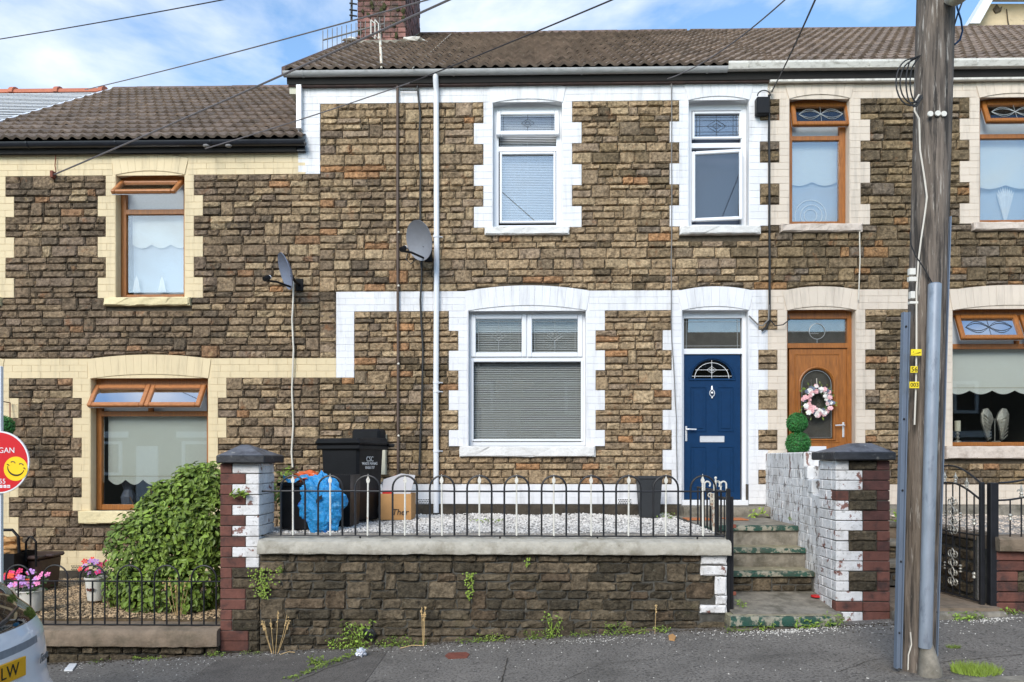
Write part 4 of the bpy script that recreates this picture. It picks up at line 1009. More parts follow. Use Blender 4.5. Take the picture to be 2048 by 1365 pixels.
# ------------------------------------------------------------------ gardens: walls, pillars, steps, railings
def rough_block(name,x0,x1,y0,y1,z0,z1,m,par,jit=.006,nx=20,rnd_r=.03,back=None,slope=0,zs0=None,zs1=None):
    """long block with a rounded, slightly worn front edge; zs0/zs1 lift the two ends"""
    mb=MB(); prof=[(y1,z0),(y0+.006,z0),(y0,z0+.008),(y0,z1-rnd_r),(y0+rnd_r*.3,z1-rnd_r*.3),(y0+rnd_r,z1),(y1,z1+slope)]
    n=len(prof); vs=[]; fs=[]; a=zs0 or 0; b=zs1 or 0
    for i in range(nx+1):
        u=i/nx; x=x0+(x1-x0)*u; dz=a+(b-a)*u
        for k,(y,z) in enumerate(prof):
            j=jit if k not in(0,) else 0
            vs.append((x+rnd.uniform(-j,j),y+rnd.uniform(-j,j),z+dz+rnd.uniform(-j,j)*.7))
    for i in range(nx):
        for k in range(n): fs.append((i*n+k,i*n+(k+1)%n,(i+1)*n+(k+1)%n,(i+1)*n+k))
    fs.append(tuple(range(n))); fs.append(tuple(range(nx*n,nx*n+n))[::-1])
    mb.add(vs,fs); return mb.build(name,m,par,smooth=True)
def stones_parts(par,rects,yf,back,pal,bulge=.03,name='stone',m='wall_stone',k=1.0):
    items=sorted(rects,key=lambda s:-(s[1]-s[0])*(s[3]-s[2]))
    for (a,b,z0,z1) in items[:300]:
        mb=MB(); stone_into(mb,a,b,z0,z1,yf+rnd.uniform(-.012,.010),back,bulge,pick(PAL[pal],k*.84),ej=.010); mb.build(name,M[m],par)
def rowz(zt,zb,lo,hi):
    out=[]; z=zt
    while z>zb: h=rnd.uniform(lo,hi); out.append((z,z-h)); z-=h
    return out
# ---- middle garden wall
XL=P(519,0,7.2).x; XR=P(1453,0,7.2).x
wl=empty('garden_wall',(-.3,7.2,-.1),'dark mossy stone retaining wall with pale concrete coping below the white gravel garden','wall')
mb=MB(); mb.box(XL,XR-.01,7.214,7.48,-.6,.70); mb.build('wall_core',M['old_mortar'],wl)
rough_block('coping',XL,XR+.03,7.125,7.47,.683,.812,M['coping'],wl,jit=.005,nx=70,rnd_r=.045,slope=.02)
wr=[]   # white painted quoin blocks at the right end
for (a,b,y0,y1) in((1402,1452,1110,1130),(1401,1452,1131,1152),(1430,1451,1153,1190),(1400,1451,1210,1228),(1431,1451,1191,1210)):
    wr.append((P(a,0,7.2).x,XR,PZ(1425,y1,7.2),PZ(1425,y0,7.2)))
for (a,b,z0,z1) in wr:
    mb=MB(); stone_into(mb,a,b,z0+.004,z1-.004,7.185,7.26,.010,None); mb.build('quoin_block',M['peeling_paint'],wl)
G=lay(rowz(.680,-.42,.066,.112),XL,XR-.004,wr,.13,.34,.010,jump=.16)
G=[g for g in G if g[3]>zg((g[0]+g[1])/2)-.03]
stones_parts(wl,G,7.2,7.24,'G',.020)
# ---- pillars
def pillar(lab,x0,x1,Y,D,ztop,pitch,rows,splits,pat,side,slab,apex,sidecol):
    p=empty('gate_pillar',((x0+x1)/2,Y+D/2,zg(x0)),lab,'pillar')
    mb=MB(); e=.012; mb.box(x0+e,x1-e,Y+e,Y+D-e,ztop-pitch*rows-.1,ztop); mb.build('pillar_core',M['old_mortar'],p)
    j=.0028
    for r in range(rows):
        zt=ztop-r*pitch-j; zb=ztop-(r+1)*pitch+j; xs=[x0]; kinds=pat(r)
        x=x0
        for (kd,xe) in kinds:
            jz=rnd.uniform(-.002,.002); yo=Y+rnd.uniform(-.004,.004)
            if kd=='stone':
                mb=MB(); stone_into(mb,x+j,xe-j,zb+jz,zt+jz,Y-.004,Y+.08,.018,pick(PAL['G'],.62)); mb.build('stone',M['wall_stone'],p)
            else:
                mm={'w':M['peeling_paint'],'r':M['red_brick'],'d':M['dark_brick']}[kd]
                mb=MB(); mb.cbox(x+(j if x>x0 else 0),xe-(j if xe<x1-.001 else 0),yo,Y+.105,zb+jz,zt+jz,.006); mb.build('brick',mm,p)
            x=xe
        cuts=[Y+.11,Y+.11+(D-.11)*(.36 if r%2 else .68),Y+D]
        for i in range(2):
            mb=MB(); xx=(x1-.09,x1+rnd.uniform(-.002,.002)) if side>0 else (x0+rnd.uniform(-.002,.002),x0+.09)
            mb.cbox(*xx,cuts[i]+j*.7,cuts[i+1]-j*.3,zb,zt,.006); mb.build('brick',M[sidecol],p)
    sx0,sx1,sy0,sy1,s0,s1=slab
    c=MB(); c.m=0; c.cbox(sx0,sx1,sy0,sy1,s0,s1,.010); cap=c.build('pillar_cap',M['cap_black'],p)
    ax0,ax1,ay0,ay1,az=apex; i=.012
    t=MB(); t.add([(sx0+i,sy0+i,s1-.001),(sx1-i,sy0+i,s1-.001),(sx1-i,sy1-i,s1-.001),(sx0+i,sy1-i,s1-.001),(ax0,ay0,az),(ax1,ay0,az),(ax1,ay1,az),(ax0,ay1,az)],[(0,3,2,1),(0,1,5,4),(1,2,6,5),(2,3,7,6),(3,0,4,7),(4,5,6,7)])
    t.build('cap_top',M['cap_slate'],cap)
    return p
YL=7.2
lx=lambda px:P(px,0,YL).x
def patL(r):
    if r<10: return [('r',lx(464)),('w',lx(518))] if r%2==0 else [('r',lx(491)),('w',lx(518))]
    if r in(10,11): return [('r',lx(464)),('stone',lx(518))]
    if r in(12,13): return [('r',lx(491)),('stone',lx(518))]
    if r in(14,15): return [('r',lx(464)),('stone',lx(518))]
    if r in(16,17): return [('r',lx(497)),('stone',lx(518))]
    return [('stone',lx(480)),('stone',lx(518))]
zt_=PZ(480,927,YL)
pL=pillar('left gate pillar of red and white painted brick with a black pyramid cap',lx(440),lx(518),YL,.44,zt_,.1013,20,None,patL,1,
       (P(431.5,0,7.12).x,P(529,0,7.12).x,7.12,7.70,zt_+.001,zt_+.078),(P(484,0,7.4).x,P(497,0,7.4).x,7.38,7.44,PZ(490,890,7.4)),'peeling_paint')
rx=lambda px:P(px,0,7.18).x
def patR(r):
    A=[('w',rx(1726)),('r',rx(1780))]; B=[('w',rx(1698.5)),('stone',rx(1754)),('r',rx(1780))]; Bd=[('w',rx(1698.5)),('stone',rx(1754)),('d',rx(1780))]; Br=[('r',rx(1698.5)),('stone',rx(1754)),('d',rx(1780))]; Ad=[('w',rx(1726)),('d',rx(1780))]
    t=[Bd,Ad,Ad,Br,Bd,Ad,A,B,Bd,A,A,B,B,A,[('r',rx(1726)),('r',rx(1780))],A,A]
    return t[min(r,16)]
zt2=PZ(1725,921,7.18)
pR=pillar('right gate pillar of mixed white, red and dark brick with a black flat-topped cap',rx(1672),rx(1780),7.18,.43,zt2,.0958,17,None,patR,-1,
       (P(1669,0,7.1).x,P(1793,0,7.1).x,7.1,7.68,zt2+.001,zt2+.080),(P(1706,0,7.35).x,P(1738,0,7.35).x,7.30,7.46,PZ(1720,887,7.35)),'peeling_paint')
# dividing wall, white painted, running back to the house
ang=atan2(.079,1)
WX=lambda y:3.148-.079*(10-y)
dw=empty('dividing_wall',(WX(8.8),8.8,.1),'peeling white painted brick wall stepping down beside the steps to the blue door','wall')
Tw=Matrix.Translation((3.148,10,0))@Matrix.Rotation(-ang,4,'Z')   # local: x outward, -y towards the street
def topz(l):   # l = distance from the house
    y=10-l
    return 1.667 if y>8.22 else (1.52 if y>8.08 else (1.377 if y>7.92 else 1.226))
segs=[(0,1.79,1.667),(1.79,1.93,1.52),(1.93,2.09,1.377),(2.09,2.42,1.226)]
mb=MB()
for (a,b,t) in segs: mb.box(.002,.215,-b+.004,-a,-.2,t-.006)
mb.xf(Tw); mb.build('wall_core',M['worn_paint'],dw)
z0=1.667; r=0; pitch=.0975
mb=MB(); mb.cbox(-.004,.22,-1.79,-.002,1.667-.19,1.667,.012); mb.xf(Tw); mb.build('rendered_top',M['worn_paint'],dw)
for (a,b,t) in segs[1:]:
    mb=MB(); mb.cbox(-.008,.222,-b,-a-.002,t-.142,t,.01); mb.xf(Tw); mb.build('brick',M['worn_paint'],dw)
z=1.667-.19
while z>0:
    off=.0 if r%2 else .12; x=-off
    while x<2.42:
        a=max(0,x); b=min(2.42,x+.255); lim=max(topz((a+b)/2)-.14,0) if (a+b)/2>1.79 else 9
        if b-a>.04 and z<=lim+.02:
            mb=MB(); mb.cbox(-.0045+rnd.uniform(-.0015,.0015),.10,-b+.002,-a-.002,z-pitch+.002,z-.002,.0045); mb.xf(Tw); mb.build('brick',M['worn_paint'],dw)
        x+=.255
    z-=pitch; r+=1
# ---- steps to the blue door
st=empty('stone_steps',(2.4,8.2,.05),'worn concrete steps with chipped green edges leading up to the blue door','steps')
SX0=1.935
def step(par,x0,x1,yf,yb,zt,zb,edge,tm,rm,stones=False,nose=.055):
    rough_block('tread',x0,x1,yf-.025,yb,zt-nose,zt,tm,par,jit=.004,nx=10,rnd_r=.016)
    if edge:
        mb=MB(); n=12; vs=[];fs=[]
        for i in range(n+1):
            x=x0+.005+(x1-x0-.01)*i/n
            for (y,z) in((yf-.031,zt-nose+.004),(yf-.031,zt-.016),(yf-.022,zt-.001),(yf+.012,zt+.0035)): vs.append((x,y+rnd.uniform(-.003,.002),z+rnd.uniform(-.003,.003)))
        for i in range(n):
            for k in range(3): fs.append((i*4+k,i*4+k+1,i*4+k+5,i*4+k+4))
        mb.add(vs,fs); mb.build('painted_edge',M['green_paint'],par,smooth=True,fix=False)
    if stones:
        mb=MB(); mb.box(x0,x1,yf+.02,yb,zb,zt-nose); mb.build('riser',M['old_mortar'],par)
        for s in lay(rowz(zt-nose-.004,zb+.02,.06,.085)[:2]+[],x0+.01,x1-.01,[],.14,.26,.014): 
            mb=MB(); stone_into(mb,s[0],s[1],max(zb,s[2]),s[3],yf+.01,yf+.05,.02,pick(PAL['G'],.9)); mb.build('stone',M['wall_stone'],par)
    else: rough_block('riser',x0,x1,yf,yb,zb,zt-nose,rm,par,jit=.004,nx=8,rnd_r=.008)
step(st,SX0,WX(8.44)-.01,8.44,9.99,.846,.57,True,M['concrete'],M['concrete'])
step(st,SX0,WX(8.16)-.01,8.16,8.46,.633,.36,True,M['step_top'],M['concrete'])
step(st,SX0,WX(7.84)-.01,7.84,8.18,.428,.15,True,M['step_top'],M['concrete'],stones=True)
mb=MB(); mb.add([(SX0,7.10,.135),(WX(7.6),7.10,.142),(WX(7.8),7.86,.215),(SX0,7.86,.205),(SX0,7.10,-.2),(WX(7.6),7.10,-.2),(WX(7.8),7.86,-.2),(SX0,7.86,-.2)],[(0,1,2,3),(4,7,6,5),(0,4,5,1),(1,5,6,2),(2,6,7,3),(3,7,4,0)]); mb.build('lower_landing',M['concrete'],st)
step(st,XR-.02,P(1668,0,7.05).x,7.03,7.2,.128,-.1,True,M['step_top'],M['concrete'],nose=.09)
rough_block('doorstep',PX(1363)-.03,PX(1531),9.70,9.99,.84,.975,M['concrete'],st,jit=.003,nx=8,rnd_r=.02)
mb=MB(); mb.box(SX0-.05,SX0+.0,7.5,9.99,-.2,.84); mb.build('retaining_side',M['old_mortar'],st)
for (a,b) in((1372,1424),(1452,1494)):
    p0=P(a,1038,9.2); p1=P(b,1038,9.2); mb=MB(); mb.cbox(p0.x,p1.x,9.12,9.42,.848,.860,.004); o=mb.build('doormat',M['doormat'])
    props(o,'thin orange-brown doormat on the top landing '+('left of the open gate' if a<1400 else 'right of the open gate'),'doormat')
# ---- gravel beds
def gravel(name,x0,x1,y0,y1,z,m,base,n,size,zdrop=0,lab=None):
    mb=MB(); mb.box(x0,x1,y0,y1,-.5,z-.012); mb.build(name.replace('gravel','garden_bed'),M[base],kind='structure')
    mb=MB()
    for _ in range(n):
        x=rnd.uniform(x0,x1); y=rnd.uniform(y0,y1); s=size*rnd.uniform(.6,1.5); a=rnd.uniform(0,6.28); c,sn=cos(a)*s,sin(a)*s; h=s*rnd.uniform(.4,.8); zz=z-.012+rnd.uniform(0,.012)+.010*sin(x*5+y*3)
        k=rnd.uniform(.5,.9)
        mb.add([(x+c,y+sn,zz),(x-sn*k,y+c*k,zz),(x-c,y-sn,zz),(x+sn*k,y-c*k,zz),(x+c*.3,y+sn*.3,zz+h),(x-c*.4,y-sn*.2,zz+h*.8)],[(0,1,4),(1,5,4),(1,2,5),(2,3,5),(3,4,5),(3,0,4)])
    return mb.build(name,M[m],kind='stuff',fix=False)
gravel('white_gravel',P(545,0,7.6).x-.15,1.86,7.46,9.94,.862,'gravel_white','gravel_base_white',15000,.0125)
gravel('tan_gravel',-6.6,lx(440)-.01,7.46,9.94,-.005,'gravel_tan','gravel_base_tan',15000,.0145)
XG=P(1993,0,7.2).x
gravel('pink_gravel',XG-.02,8.6,7.46,9.94,.862,'gravel_pink','gravel_base_white',5000,.0145)
mb=MB(); mb.box(rx(1780)+.03,XG-.02,7.6,9.95,-.5,.1); mb.build('garden_soil',M['soil'],kind='structure')
# ---- low wall and railing in front of the cream house
lw=empty('garden_wall',(-4.6,7.2,-.5),'low dark stone wall with brown coping below the tan gravel garden','wall')
x0,x1=-7.2,lx(440)
mb=MB(); mb.box(x0,x1,7.225,7.46,-.9,-.2); mb.build('wall_core',M['old_mortar'],lw)
rough_block('coping',x0,x1,7.12,7.46,-.212,-.048,M['coping_brown'],lw,jit=.006,nx=60,rnd_r=.05,slope=.01)
G=lay(rowz(-.216,-.62,.08,.11),x0,x1,[],.15,.34,.016); G=[g for g in G if g[3]>zg((g[0]+g[1])/2)-.03]
stones_parts(lw,G,7.19,7.24,'G',.028,k=.85)
def hoop_mesh(w,h0,h1,r,m,name):
    mb=MB(); R=w/2; pts=[(-R,0,h0)]+[(R*cos(pi-k*pi/12),0,h1-R+R*sin(pi-k*pi/12)) for k in range(13)]+[(R,0,h0)]; mb.tube(pts,r,7); return meshof(mb,name,m,True)
YR=7.28
zl0=PZ(250,1250,YR); zl1=PZ(250,1163,YR); zlh=PZ(250,1131,YR)
rl=empty('railing',(-4.3,YR,zl0),'low black hooped railing on the wall in front of the tan gravel garden','railing')
hm=hoop_mesh(50/1500*7.35,0,zlh-zl0,.0085,M['iron_black'],'hoop'); hb=MB(); hb.tube([(0,0,0),(0,0,zl1-zl0)],.0085,7); hbm=meshof(hb,'bar',M['iron_black'],True)
k=-2
while True:
    px=36.5+74.25*k
    if px>437: break
    xx=P(px,0,YR).x
    inst('hoop',hm,rl,(xx,YR,zl0)); inst('bar',hbm,rl,(xx,YR,zl0)) ; k+=1
    if k>0 and px<420: pass
for (a,z) in((0,zl0),(0,zl1)):
    mb=MB(); mb.cbox(-7.0,lx(440),YR-.008,YR+.008,z-.006,z+.007,.003); mb.build('rail',M['iron_black'],rl)
# ---- railing on the middle wall
zm0=PZ(1000,1072.5,YR); zm1=PZ(1000,983,YR); zmh=PZ(1000,952,YR)
rm_=empty('railing',(-.2,YR,zm0),'black hooped railing with white spear bars on the pale coping of the middle wall','railing')
hm=hoop_mesh(49/1500*7.3,0,zmh-zm0,.0098,M['iron_black'],'hoop')
sb=MB(); H_=PZ(1000,965,YR)-zm0; sb.tube([(0,0,0),(0,0,H_)],.009,7)
sb.prism([(-.013,H_-.005),(.013,H_-.005),(.018,H_+.022),(.006,H_+.05),(0,H_+.082),(-.006,H_+.05),(-.018,H_+.022)],'y',-.007,.007); sbm=meshof(sb,'spear_bar',M['iron_white'])
for k in range(12):
    xx=P(586+74.55*k,0,YR).x; 
    inst('hoop',hm,rm_,(xx,YR,zm0)); inst('spear_bar',sbm,rm_,(xx,YR,zm0),rot=(0,rnd.uniform(-.01,.01),0))
xe=P(1449,0,YR).x
for z in(zm0,zm1):
    mb=MB(); pts=[(lx(517)+(xe-lx(517))*i/30,YR,z+rnd.uniform(-.002,.002)) for i in range(31)]; mb.tube(pts,.0095,6); mb.build('rail',M['iron_black'],rm_)
# foot studs
for px in(720,860,1000,1195,1395):
    mb=MB(); xx=P(px,0,YR).x; mb.tube([(xx,YR,zm0),(xx,YR+.02,zm0-.05)],.009,6); mb.build('foot',M['iron_black'],rm_)
# return of the railing beside the steps
rt=empty('railing',(1.88,7.8,.84),'short return of black bars with a rusty white ornament at the head of the steps','railing')
for z in(zm0+.01,zm1): mb=MB(); mb.tube([(xe,YR,z),(xe-.02,8.35,z)],.010,6); mb.build('rail',M['iron_black'],rt)
for i in range(8):
    y=YR+.13*(i+1); 
    if i==2: continue
    mb=MB(); mb.tube([(xe-.003*i,y,zm0+.01),(xe-.003*i,y,zm1+(.0))],.0095,6); mb.build('bar',M['iron_black'],rt)
yo=YR+.30; mb=MB(); xo=xe-.005
mb.tube([(xo-.02,yo,zm0+.02),(xo-.02,yo,zm1-.03)],.018,6); mb.tube([(xo-.055,yo,zm1-.03),(xo-.05,yo,zm1-.16)],.008,6)
for (cx_,cz_,r_,a0,a1) in((xo-.02,zm1-.07,.032,0,6.2),(xo-.06,zm1-.05,.02,0,4.5),(xo-.02,zm1-.14,.022,0,6.2)):
    mb.tube([(cx_+r_*cos(a0+(a1-a0)*t/12),yo,cz_+r_*sin(a0+(a1-a0)*t/12)) for t in range(13)],.007,6)
mb.build('ornament',M['iron_rusty_white'],rt)
mb=MB()
for (dx,sg) in((-.14,1),(-.045,1),(.02,-1),(.075,-1)):
    cx_=xo+dx; pts=[(cx_,yo-.1,zm1)]+[(cx_+sg*.028*(1-cos(t*pi/8))*1.0,yo-.1,zm1+.06+.030*sin(t*pi/8)) for t in range(0,11)]; mb.tube(pts,.0085,6)
mb.tube([(xo-.03,yo-.1,zm1),(xo-.03,yo-.1,zm1+.12)],.008,6); mb.sphere((xo-.03,yo-.1,zm1+.125),.014,8,6)
mb.build('scrolls',M['iron_white'],rt)
# open gate seen edge on, with its post
gx0,gx1=P(1452,0,7.26).x,P(1465.5,0,7.26).x
gt=empty('garden_gate',((gx0+gx1)/2,7.3,.1),'narrow black iron gate folded open and seen edge-on at the foot of the steps','gate')
zb_=PZ(1459,1224,7.26); zt_g=PZ(1459,990,7.26)
mb=MB(); mb.cbox(gx0,gx0+.038,7.235,7.275,zb_,zt_g+.06,.005); mb.build('gate_post',M['iron_black'],gt)
mb=MB(); mb.cbox(gx0+.042,gx1+.006,7.25,7.29,zb_+.02,zt_g-.02,.004); mb.build('stile',M['iron_black'],gt)
for z in(zb_+.05,zb_+.55,zt_g-.06):
    mb=MB(); mb.cbox(gx0+.045,gx0+.06,7.29,8.05,z,z+.025,.003); mb.build('rail',M['iron_black'],gt)
for i in range(6):
    mb=MB(); y=7.40+i*.12; mb.tube([(gx0+.052,y,zb_+.06),(gx0+.052,y,zt_g-.05)],.007,6); mb.build('bar',M['iron_black'],gt)
for z in(zt_g-.32,zb_+.16): mb=MB(); mb.cbox(gx1+.0,gx1+.03,7.24,7.27,z,z+.035,.004); mb.build('hinge',M['rust_cover'],gt)
# ---- pink house side: wall, steps, gate and railing
wp=empty('garden_wall',(5.6,7.2,.2),'short red brick and stone wall with a stone coping at the right edge of the photo','wall')
mb=MB(); mb.box(XG,8.6,7.225,7.46,-.2,.72); mb.box(XG,XG+.2,7.46,9.2,-.2,.72); mb.build('wall_core',M['old_mortar'],wp)
zc1=PZ(2020,1076,7.15); zc0=PZ(2020,1103,7.15)
rough_block('coping',XG-.01,8.6,7.13,7.46,zc0,zc1,M['coping_brown'],wp,jit=.006,nx=40,rnd_r=.02)
z=zc0-.004; r=0
while z>.05:
    b=XG+(.26 if r%4<2 else .20) ; hh=.098
    x=XG+.0
    mb=MB(); mb.cbox(x,b,7.195,7.30,z-hh+.008,z,.007); mb.build('brick',M['red_brick'],wp)
    for s in lay([(z,z-hh)],b,8.6,[],.18,.34,.012): mb=MB(); stone_into(mb,*s,7.2,7.24,.025,pick(PAL['G'],.7)); mb.build('stone',M['wall_stone'],wp)
    z-=hh; r+=1
rw_=empty('side_wall',(XG-.05,8.2,.1),'dark stone side wall behind the black scrolled gate on the right','wall')
mb=MB(); mb.box(XG-.03,XG+.16,7.47,9.9,-.2,.83); mb.build('wall_core',M['old_mortar'],rw_)
R_=lay(rowz(.80,.08,.09,.14),-9.7,-7.5,[],.2,.42,.016)
for s in R_:
    mb=MB(); stone_into(mb,*s,0,.04,.03,pick(PAL['G'],.8)); mb.xf(Matrix.Translation((XG-.035,0,0))@Matrix.Rotation(RAD(-90),4,'Z')); mb.build('stone',M['wall_stone'],rw_)
rough_block('coping',-9.9,-7.47,-.02,.2,.80,.87,M['coping_brown'],rw_,jit=.005,nx=20,rnd_r=.02)
cp=[c for c in rw_.children if c.name.startswith('coping')][0]; cp.rotation_euler=(0,0,RAD(-90)); org=ORG[cp.name]; w_=Matrix.Rotation(RAD(-90),4,'Z')@org+Vector((XG-.035,0,0)); cp.location=w_-ORG[rw_.name]
sp=empty('stone_steps',(3.9,8.3,.2),'weathered stone steps half hidden between the right gate pillar and the utility pole','steps')
A,B=rx(1780)+.03,XG-.03
step(sp,A,B,8.9,9.95,.85,.60,False,M['concrete'],M['coping_brown']); step(sp,A,B,8.55,8.92,.66,.42,False,M['concrete'],M['coping_brown'],stones=True)
step(sp,A,B,8.2,8.57,.47,.22,False,M['concrete'],M['coping_brown'],stones=True)
mb=MB(); mb.box(A-.03,B+.02,7.10,8.22,-.2,.20); mb.build('path_slab',M['coping_brown'],sp)
rough_block('kerb_step',A-.04,XG,7.03,7.12,-.1,.17,M['concrete'],sp,jit=.005,nx=10,rnd_r=.03)
pg=empty('garden_gate',(4.34,7.3,.2),'black wrought iron gate with silver scrolls standing open at the right edge','gate')
GX=lambda y:4.345-.10*(y-7.25)
mb=MB(); mb.cbox(P(1982,0,7.2).x,P(1998,0,7.2).x-.0,7.20,7.27,.10,PZ(1990,966,7.2),.005); mb.build('gate_post',M['iron_black'],pg)
zs0=.195
mb=MB(); mb.cbox(GX(7.27)-.018,GX(7.27)+.022,7.25,7.29,zs0,PZ(1970,965,7.27),.004); mb.build('stile',M['iron_black'],pg)
mb=MB(); mb.cbox(GX(8.2)-.018,GX(8.2)+.018,8.18,8.22,zs0,PZ(1970,965,7.27)+.02,.004); mb.build('stile',M['iron_black'],pg)
zt0=PZ(1970,1002,7.27); zt1=PZ(1970,966,7.27)
def crv(z0,amp): return [(GX(7.27+.93*t/20),7.27+.93*t/20,z0+amp*sin(pi*min(1,t/20))**1.0) for t in range(21)]
for (z,amp) in((zt0,.16),(zt1-.01,.17)): mb=MB(); mb.tube(crv(z,amp),.010,6); mb.build('top_rail',M['iron_black'],pg)
for z in(zs0+.03,.86): mb=MB(); mb.tube([(GX(7.27),7.27,z),(GX(8.2),8.2,z)],.010,6); mb.build('rail',M['iron_black'],pg)
for i in range(1,9):
    y=7.27+.93*i/9; zt=zt0+.16*sin(pi*i/9); mb=MB(); mb.tube([(GX(y),y,zs0+.03),(GX(y),y,zt)],.0075,6); mb.build('bar',M['iron_black'],pg)
    if i in(1,): 
        for z in(.60+.38,.36+.1):
            mb=MB(); mb.lathe((GX(y),y,z),[(.008,-.03),(.018,-.02),(.012,0),(.02,.02),(.008,.035)],8); mb.build('collar',M['silver_ornament'],pg)
def fleur(par,x,y,z,s=1.0,ax=None):
    mb=MB(); mb.lathe((x,y,z),[(.014*s,0),(.02*s,.01*s),(.012*s,.02*s),(.018*s,.035*s),(.01*s,.05*s)],8)
    mb.tube([(x,y,z+.04*s),(x,y,z+.08*s),(x,y,z+.125*s)],[.008*s,.014*s,.002*s],6)
    for sg in(1,-1):
        pts=[(x,y,z+.05*s),(x+sg*.022*s,y,z+.075*s),(x+sg*.034*s,y,z+.07*s),(x+sg*.034*s,y,z+.055*s)]
        if ax: pts=[(x,y+(p[0]-x),p[2]) for p in pts]
        mb.tube(pts,.006*s,5)
    mb.build('fleur_finial',M['silver_ornament'],par)
for i in(2,3.6,5.2):
    y=7.27+.93*i/9; fleur(pg,GX(y),y,zt0+.16*sin(pi*i/9)+.005,.85,True)
def spiral(c,r,sg,y2x,turn=1.6,st=0):
    out=[]
    for t in range(15):
        a=st+sg*turn*2*pi*t/14; q=r*(1-.75*t/14); out.append((c[0]+y2x*q*cos(a)*0,c[1]+q*cos(a),c[2]+q*sin(a)))
    return out
for zc in(.60+.42,.36+.14):
    mb=MB(); yc=7.27+.93*4/9
    for dz in(-.14,-.05,.05,.14):
        for sg in(1,-1):
            rr_=.045 if abs(dz)>.1 else .035
            mb.tube(spiral((GX(yc),yc+sg*.05,zc+dz),rr_,sg,0,1.2,st=0 if sg<0 else pi),.006,5)
    for sg in(1,-1):
        mb.tube([(GX(yc)-.004,yc+sg*.035*sin(t*pi/5),zc-.19+.38*t/20) for t in range(21)],.006,5)
        for q in range(3): mb.lathe((GX(yc+sg*.115),yc+sg*.115,zc-.03+q*.03),[(.008,-.01),(.017,0),(.008,.01)],8)
    mb.build('scroll_panel',M['silver_ornament'],pg)
rr2=empty('railing',(5.5,7.3,.8),'black railing with silver fleur finials on the short wall at the right edge','railing')
x0=P(1998,0,7.25).x; zb2=PZ(2020,1078,7.25)+.004
mb=MB(); mb.cbox(x0,8.4,7.24,7.26,zb2,zb2+.014,.003); mb.build('rail',M['iron_black'],rr2)
for (ya,amp) in((1001,.14),(966,.14)):
    z0=PZ(2000,ya,7.25); mb=MB(); mb.tube([(x0+.9*t/16,7.25,z0+amp*sin(pi*t/32)**2*1.3) for t in range(17)]+[(x0+.9+.9*t/16,7.25,z0+amp*cos(pi*t/32)**2*1.3) for t in range(1,17)],.010,6); mb.build('top_rail',M['iron_black'],rr2)
for i in range(1,14):
    xx=x0+.105*i; z1=PZ(2000,1001,7.25)+.182*sin(pi*min(1,i*.105/.9)/2)**2 if i*.105<.9 else PZ(2000,1001,7.25)+.182*cos(pi*(i*.105-.9)/1.8)**2
    mb=MB(); mb.tube([(xx,7.25,zb2),(xx,7.25,z1)],.0075,6); mb.build('bar',M['iron_black'],rr2)
    if i%2==0: fleur(rr2,xx,7.25,z1+.004,1.0)
    else: mb=MB(); mb.lathe((xx,7.25,zb2+.2),[(.008,-.03),(.018,-.02),(.012,0),(.02,.02),(.008,.035)],8); mb.build('collar',M['silver_ornament'],rr2)
from mathutils import noise as NZ
# ------------------------------------------------------------------ pipes, cables, dishes, aerial on the houses
def thing(mb,name,mat_,label,cat,smooth=False,**k):
    return mb.build(name,mat_,smooth=smooth,label=label,cat=cat,**k)
h=house['W']
mb=MB(); X=PX(872.5,9.93); zt=PZ(872,160,9.93); z0=PZ(872,1026,9.93)
mb.tube([(X,9.86,6.66),(X,9.865,6.58),(X,9.92,6.5),(X,9.925,6.4),(X+.006,9.925,4.2),(X-.004,9.925,2.4),(X,9.925,z0)],.036,14); dp=mb.build('downpipe',M['upvc_white'],h,smooth=True)
for py in(476,768,786,905):
    mb=MB(); z=PZ(872,py,9.93); mb.tube([(X,9.925,z),(X,9.925,z+.03)],.043,14); mb.tube([(X+.045,9.925,z+.015),(X+.08,9.96,z+.015)],.008,6); mb.build('pipe_clip',M['upvc_white'],dp)
def cable(pts,r,m,label,name='cable',cat='cable',Y=9.935,wob=0,parent=None):
    P3=[]
    for p in pts:
        y=p[2] if len(p)>2 else Y; P3.append(P(p[0],p[1],y))
    out=[P3[0]]
    for a,b in zip(P3,P3[1:]):
        n=max(1,int((b-a).length/.25))
        for i in range(1,n+1):
            q=a.lerp(b,i/n)
            if wob: q=q+Vector((rnd.uniform(-wob,wob),rnd.uniform(-wob,0)*.5,0))
            out.append(q)
    mb=MB(); mb.tube(out,r,6); return mb.build(name,M[m],label=label,cat=cat,smooth=True)
c1=cable([(795,166),(795,400),(796,700),(796,960)],.018,'cable_brown','thick brown cable running straight down the stone left of the white downpipe')
for py in(465,572,728,872):
    mb=MB(); mb.sphere(P(797,py,9.91),.016,8,5); o=mb.build('clip',M['cable_white']); 
    org=ORG[o.name]; o.parent=c1; o.location=org-ORG[c1.name]
cable([(834,166),(839,230),(840,470),(843,520),(841,600),(846,700),(845,800),(840,880),(837,950)],.013,'cable_black','slack black cable hanging between the brown cable and the white downpipe',wob=.012)
cable([(800,181),(836,181)],.008,'cable_black','short dark cable crossing the white band above the brown cable')
cable([(1343,168),(1343,600),(1344,680),(1351,800),(1355,960)],.007,'cable_grey','thin grey cable dropping down the wall left of the blue door',wob=.006)
cable([(1538,190),(1538,235),(1539,400),(1539,560),(1539,640),(1533,655),(1524,662)],.015,'cable_black','black cable running down the boundary between white and pink trim',wob=.003)
cable([(1538,610,9.9),(1537,640,9.9),(1525,652,9.9),(1516,650),(1498,632)],.010,'cable_grey','grey cable loop beside the top right corner of the blue door')
cable([(1540,640,9.9),(1550,652,9.9),(1566,650,9.9),(1579,640),(1577,630)],.008,'cable_black','black cable loop reaching the top of the orange-brown door')
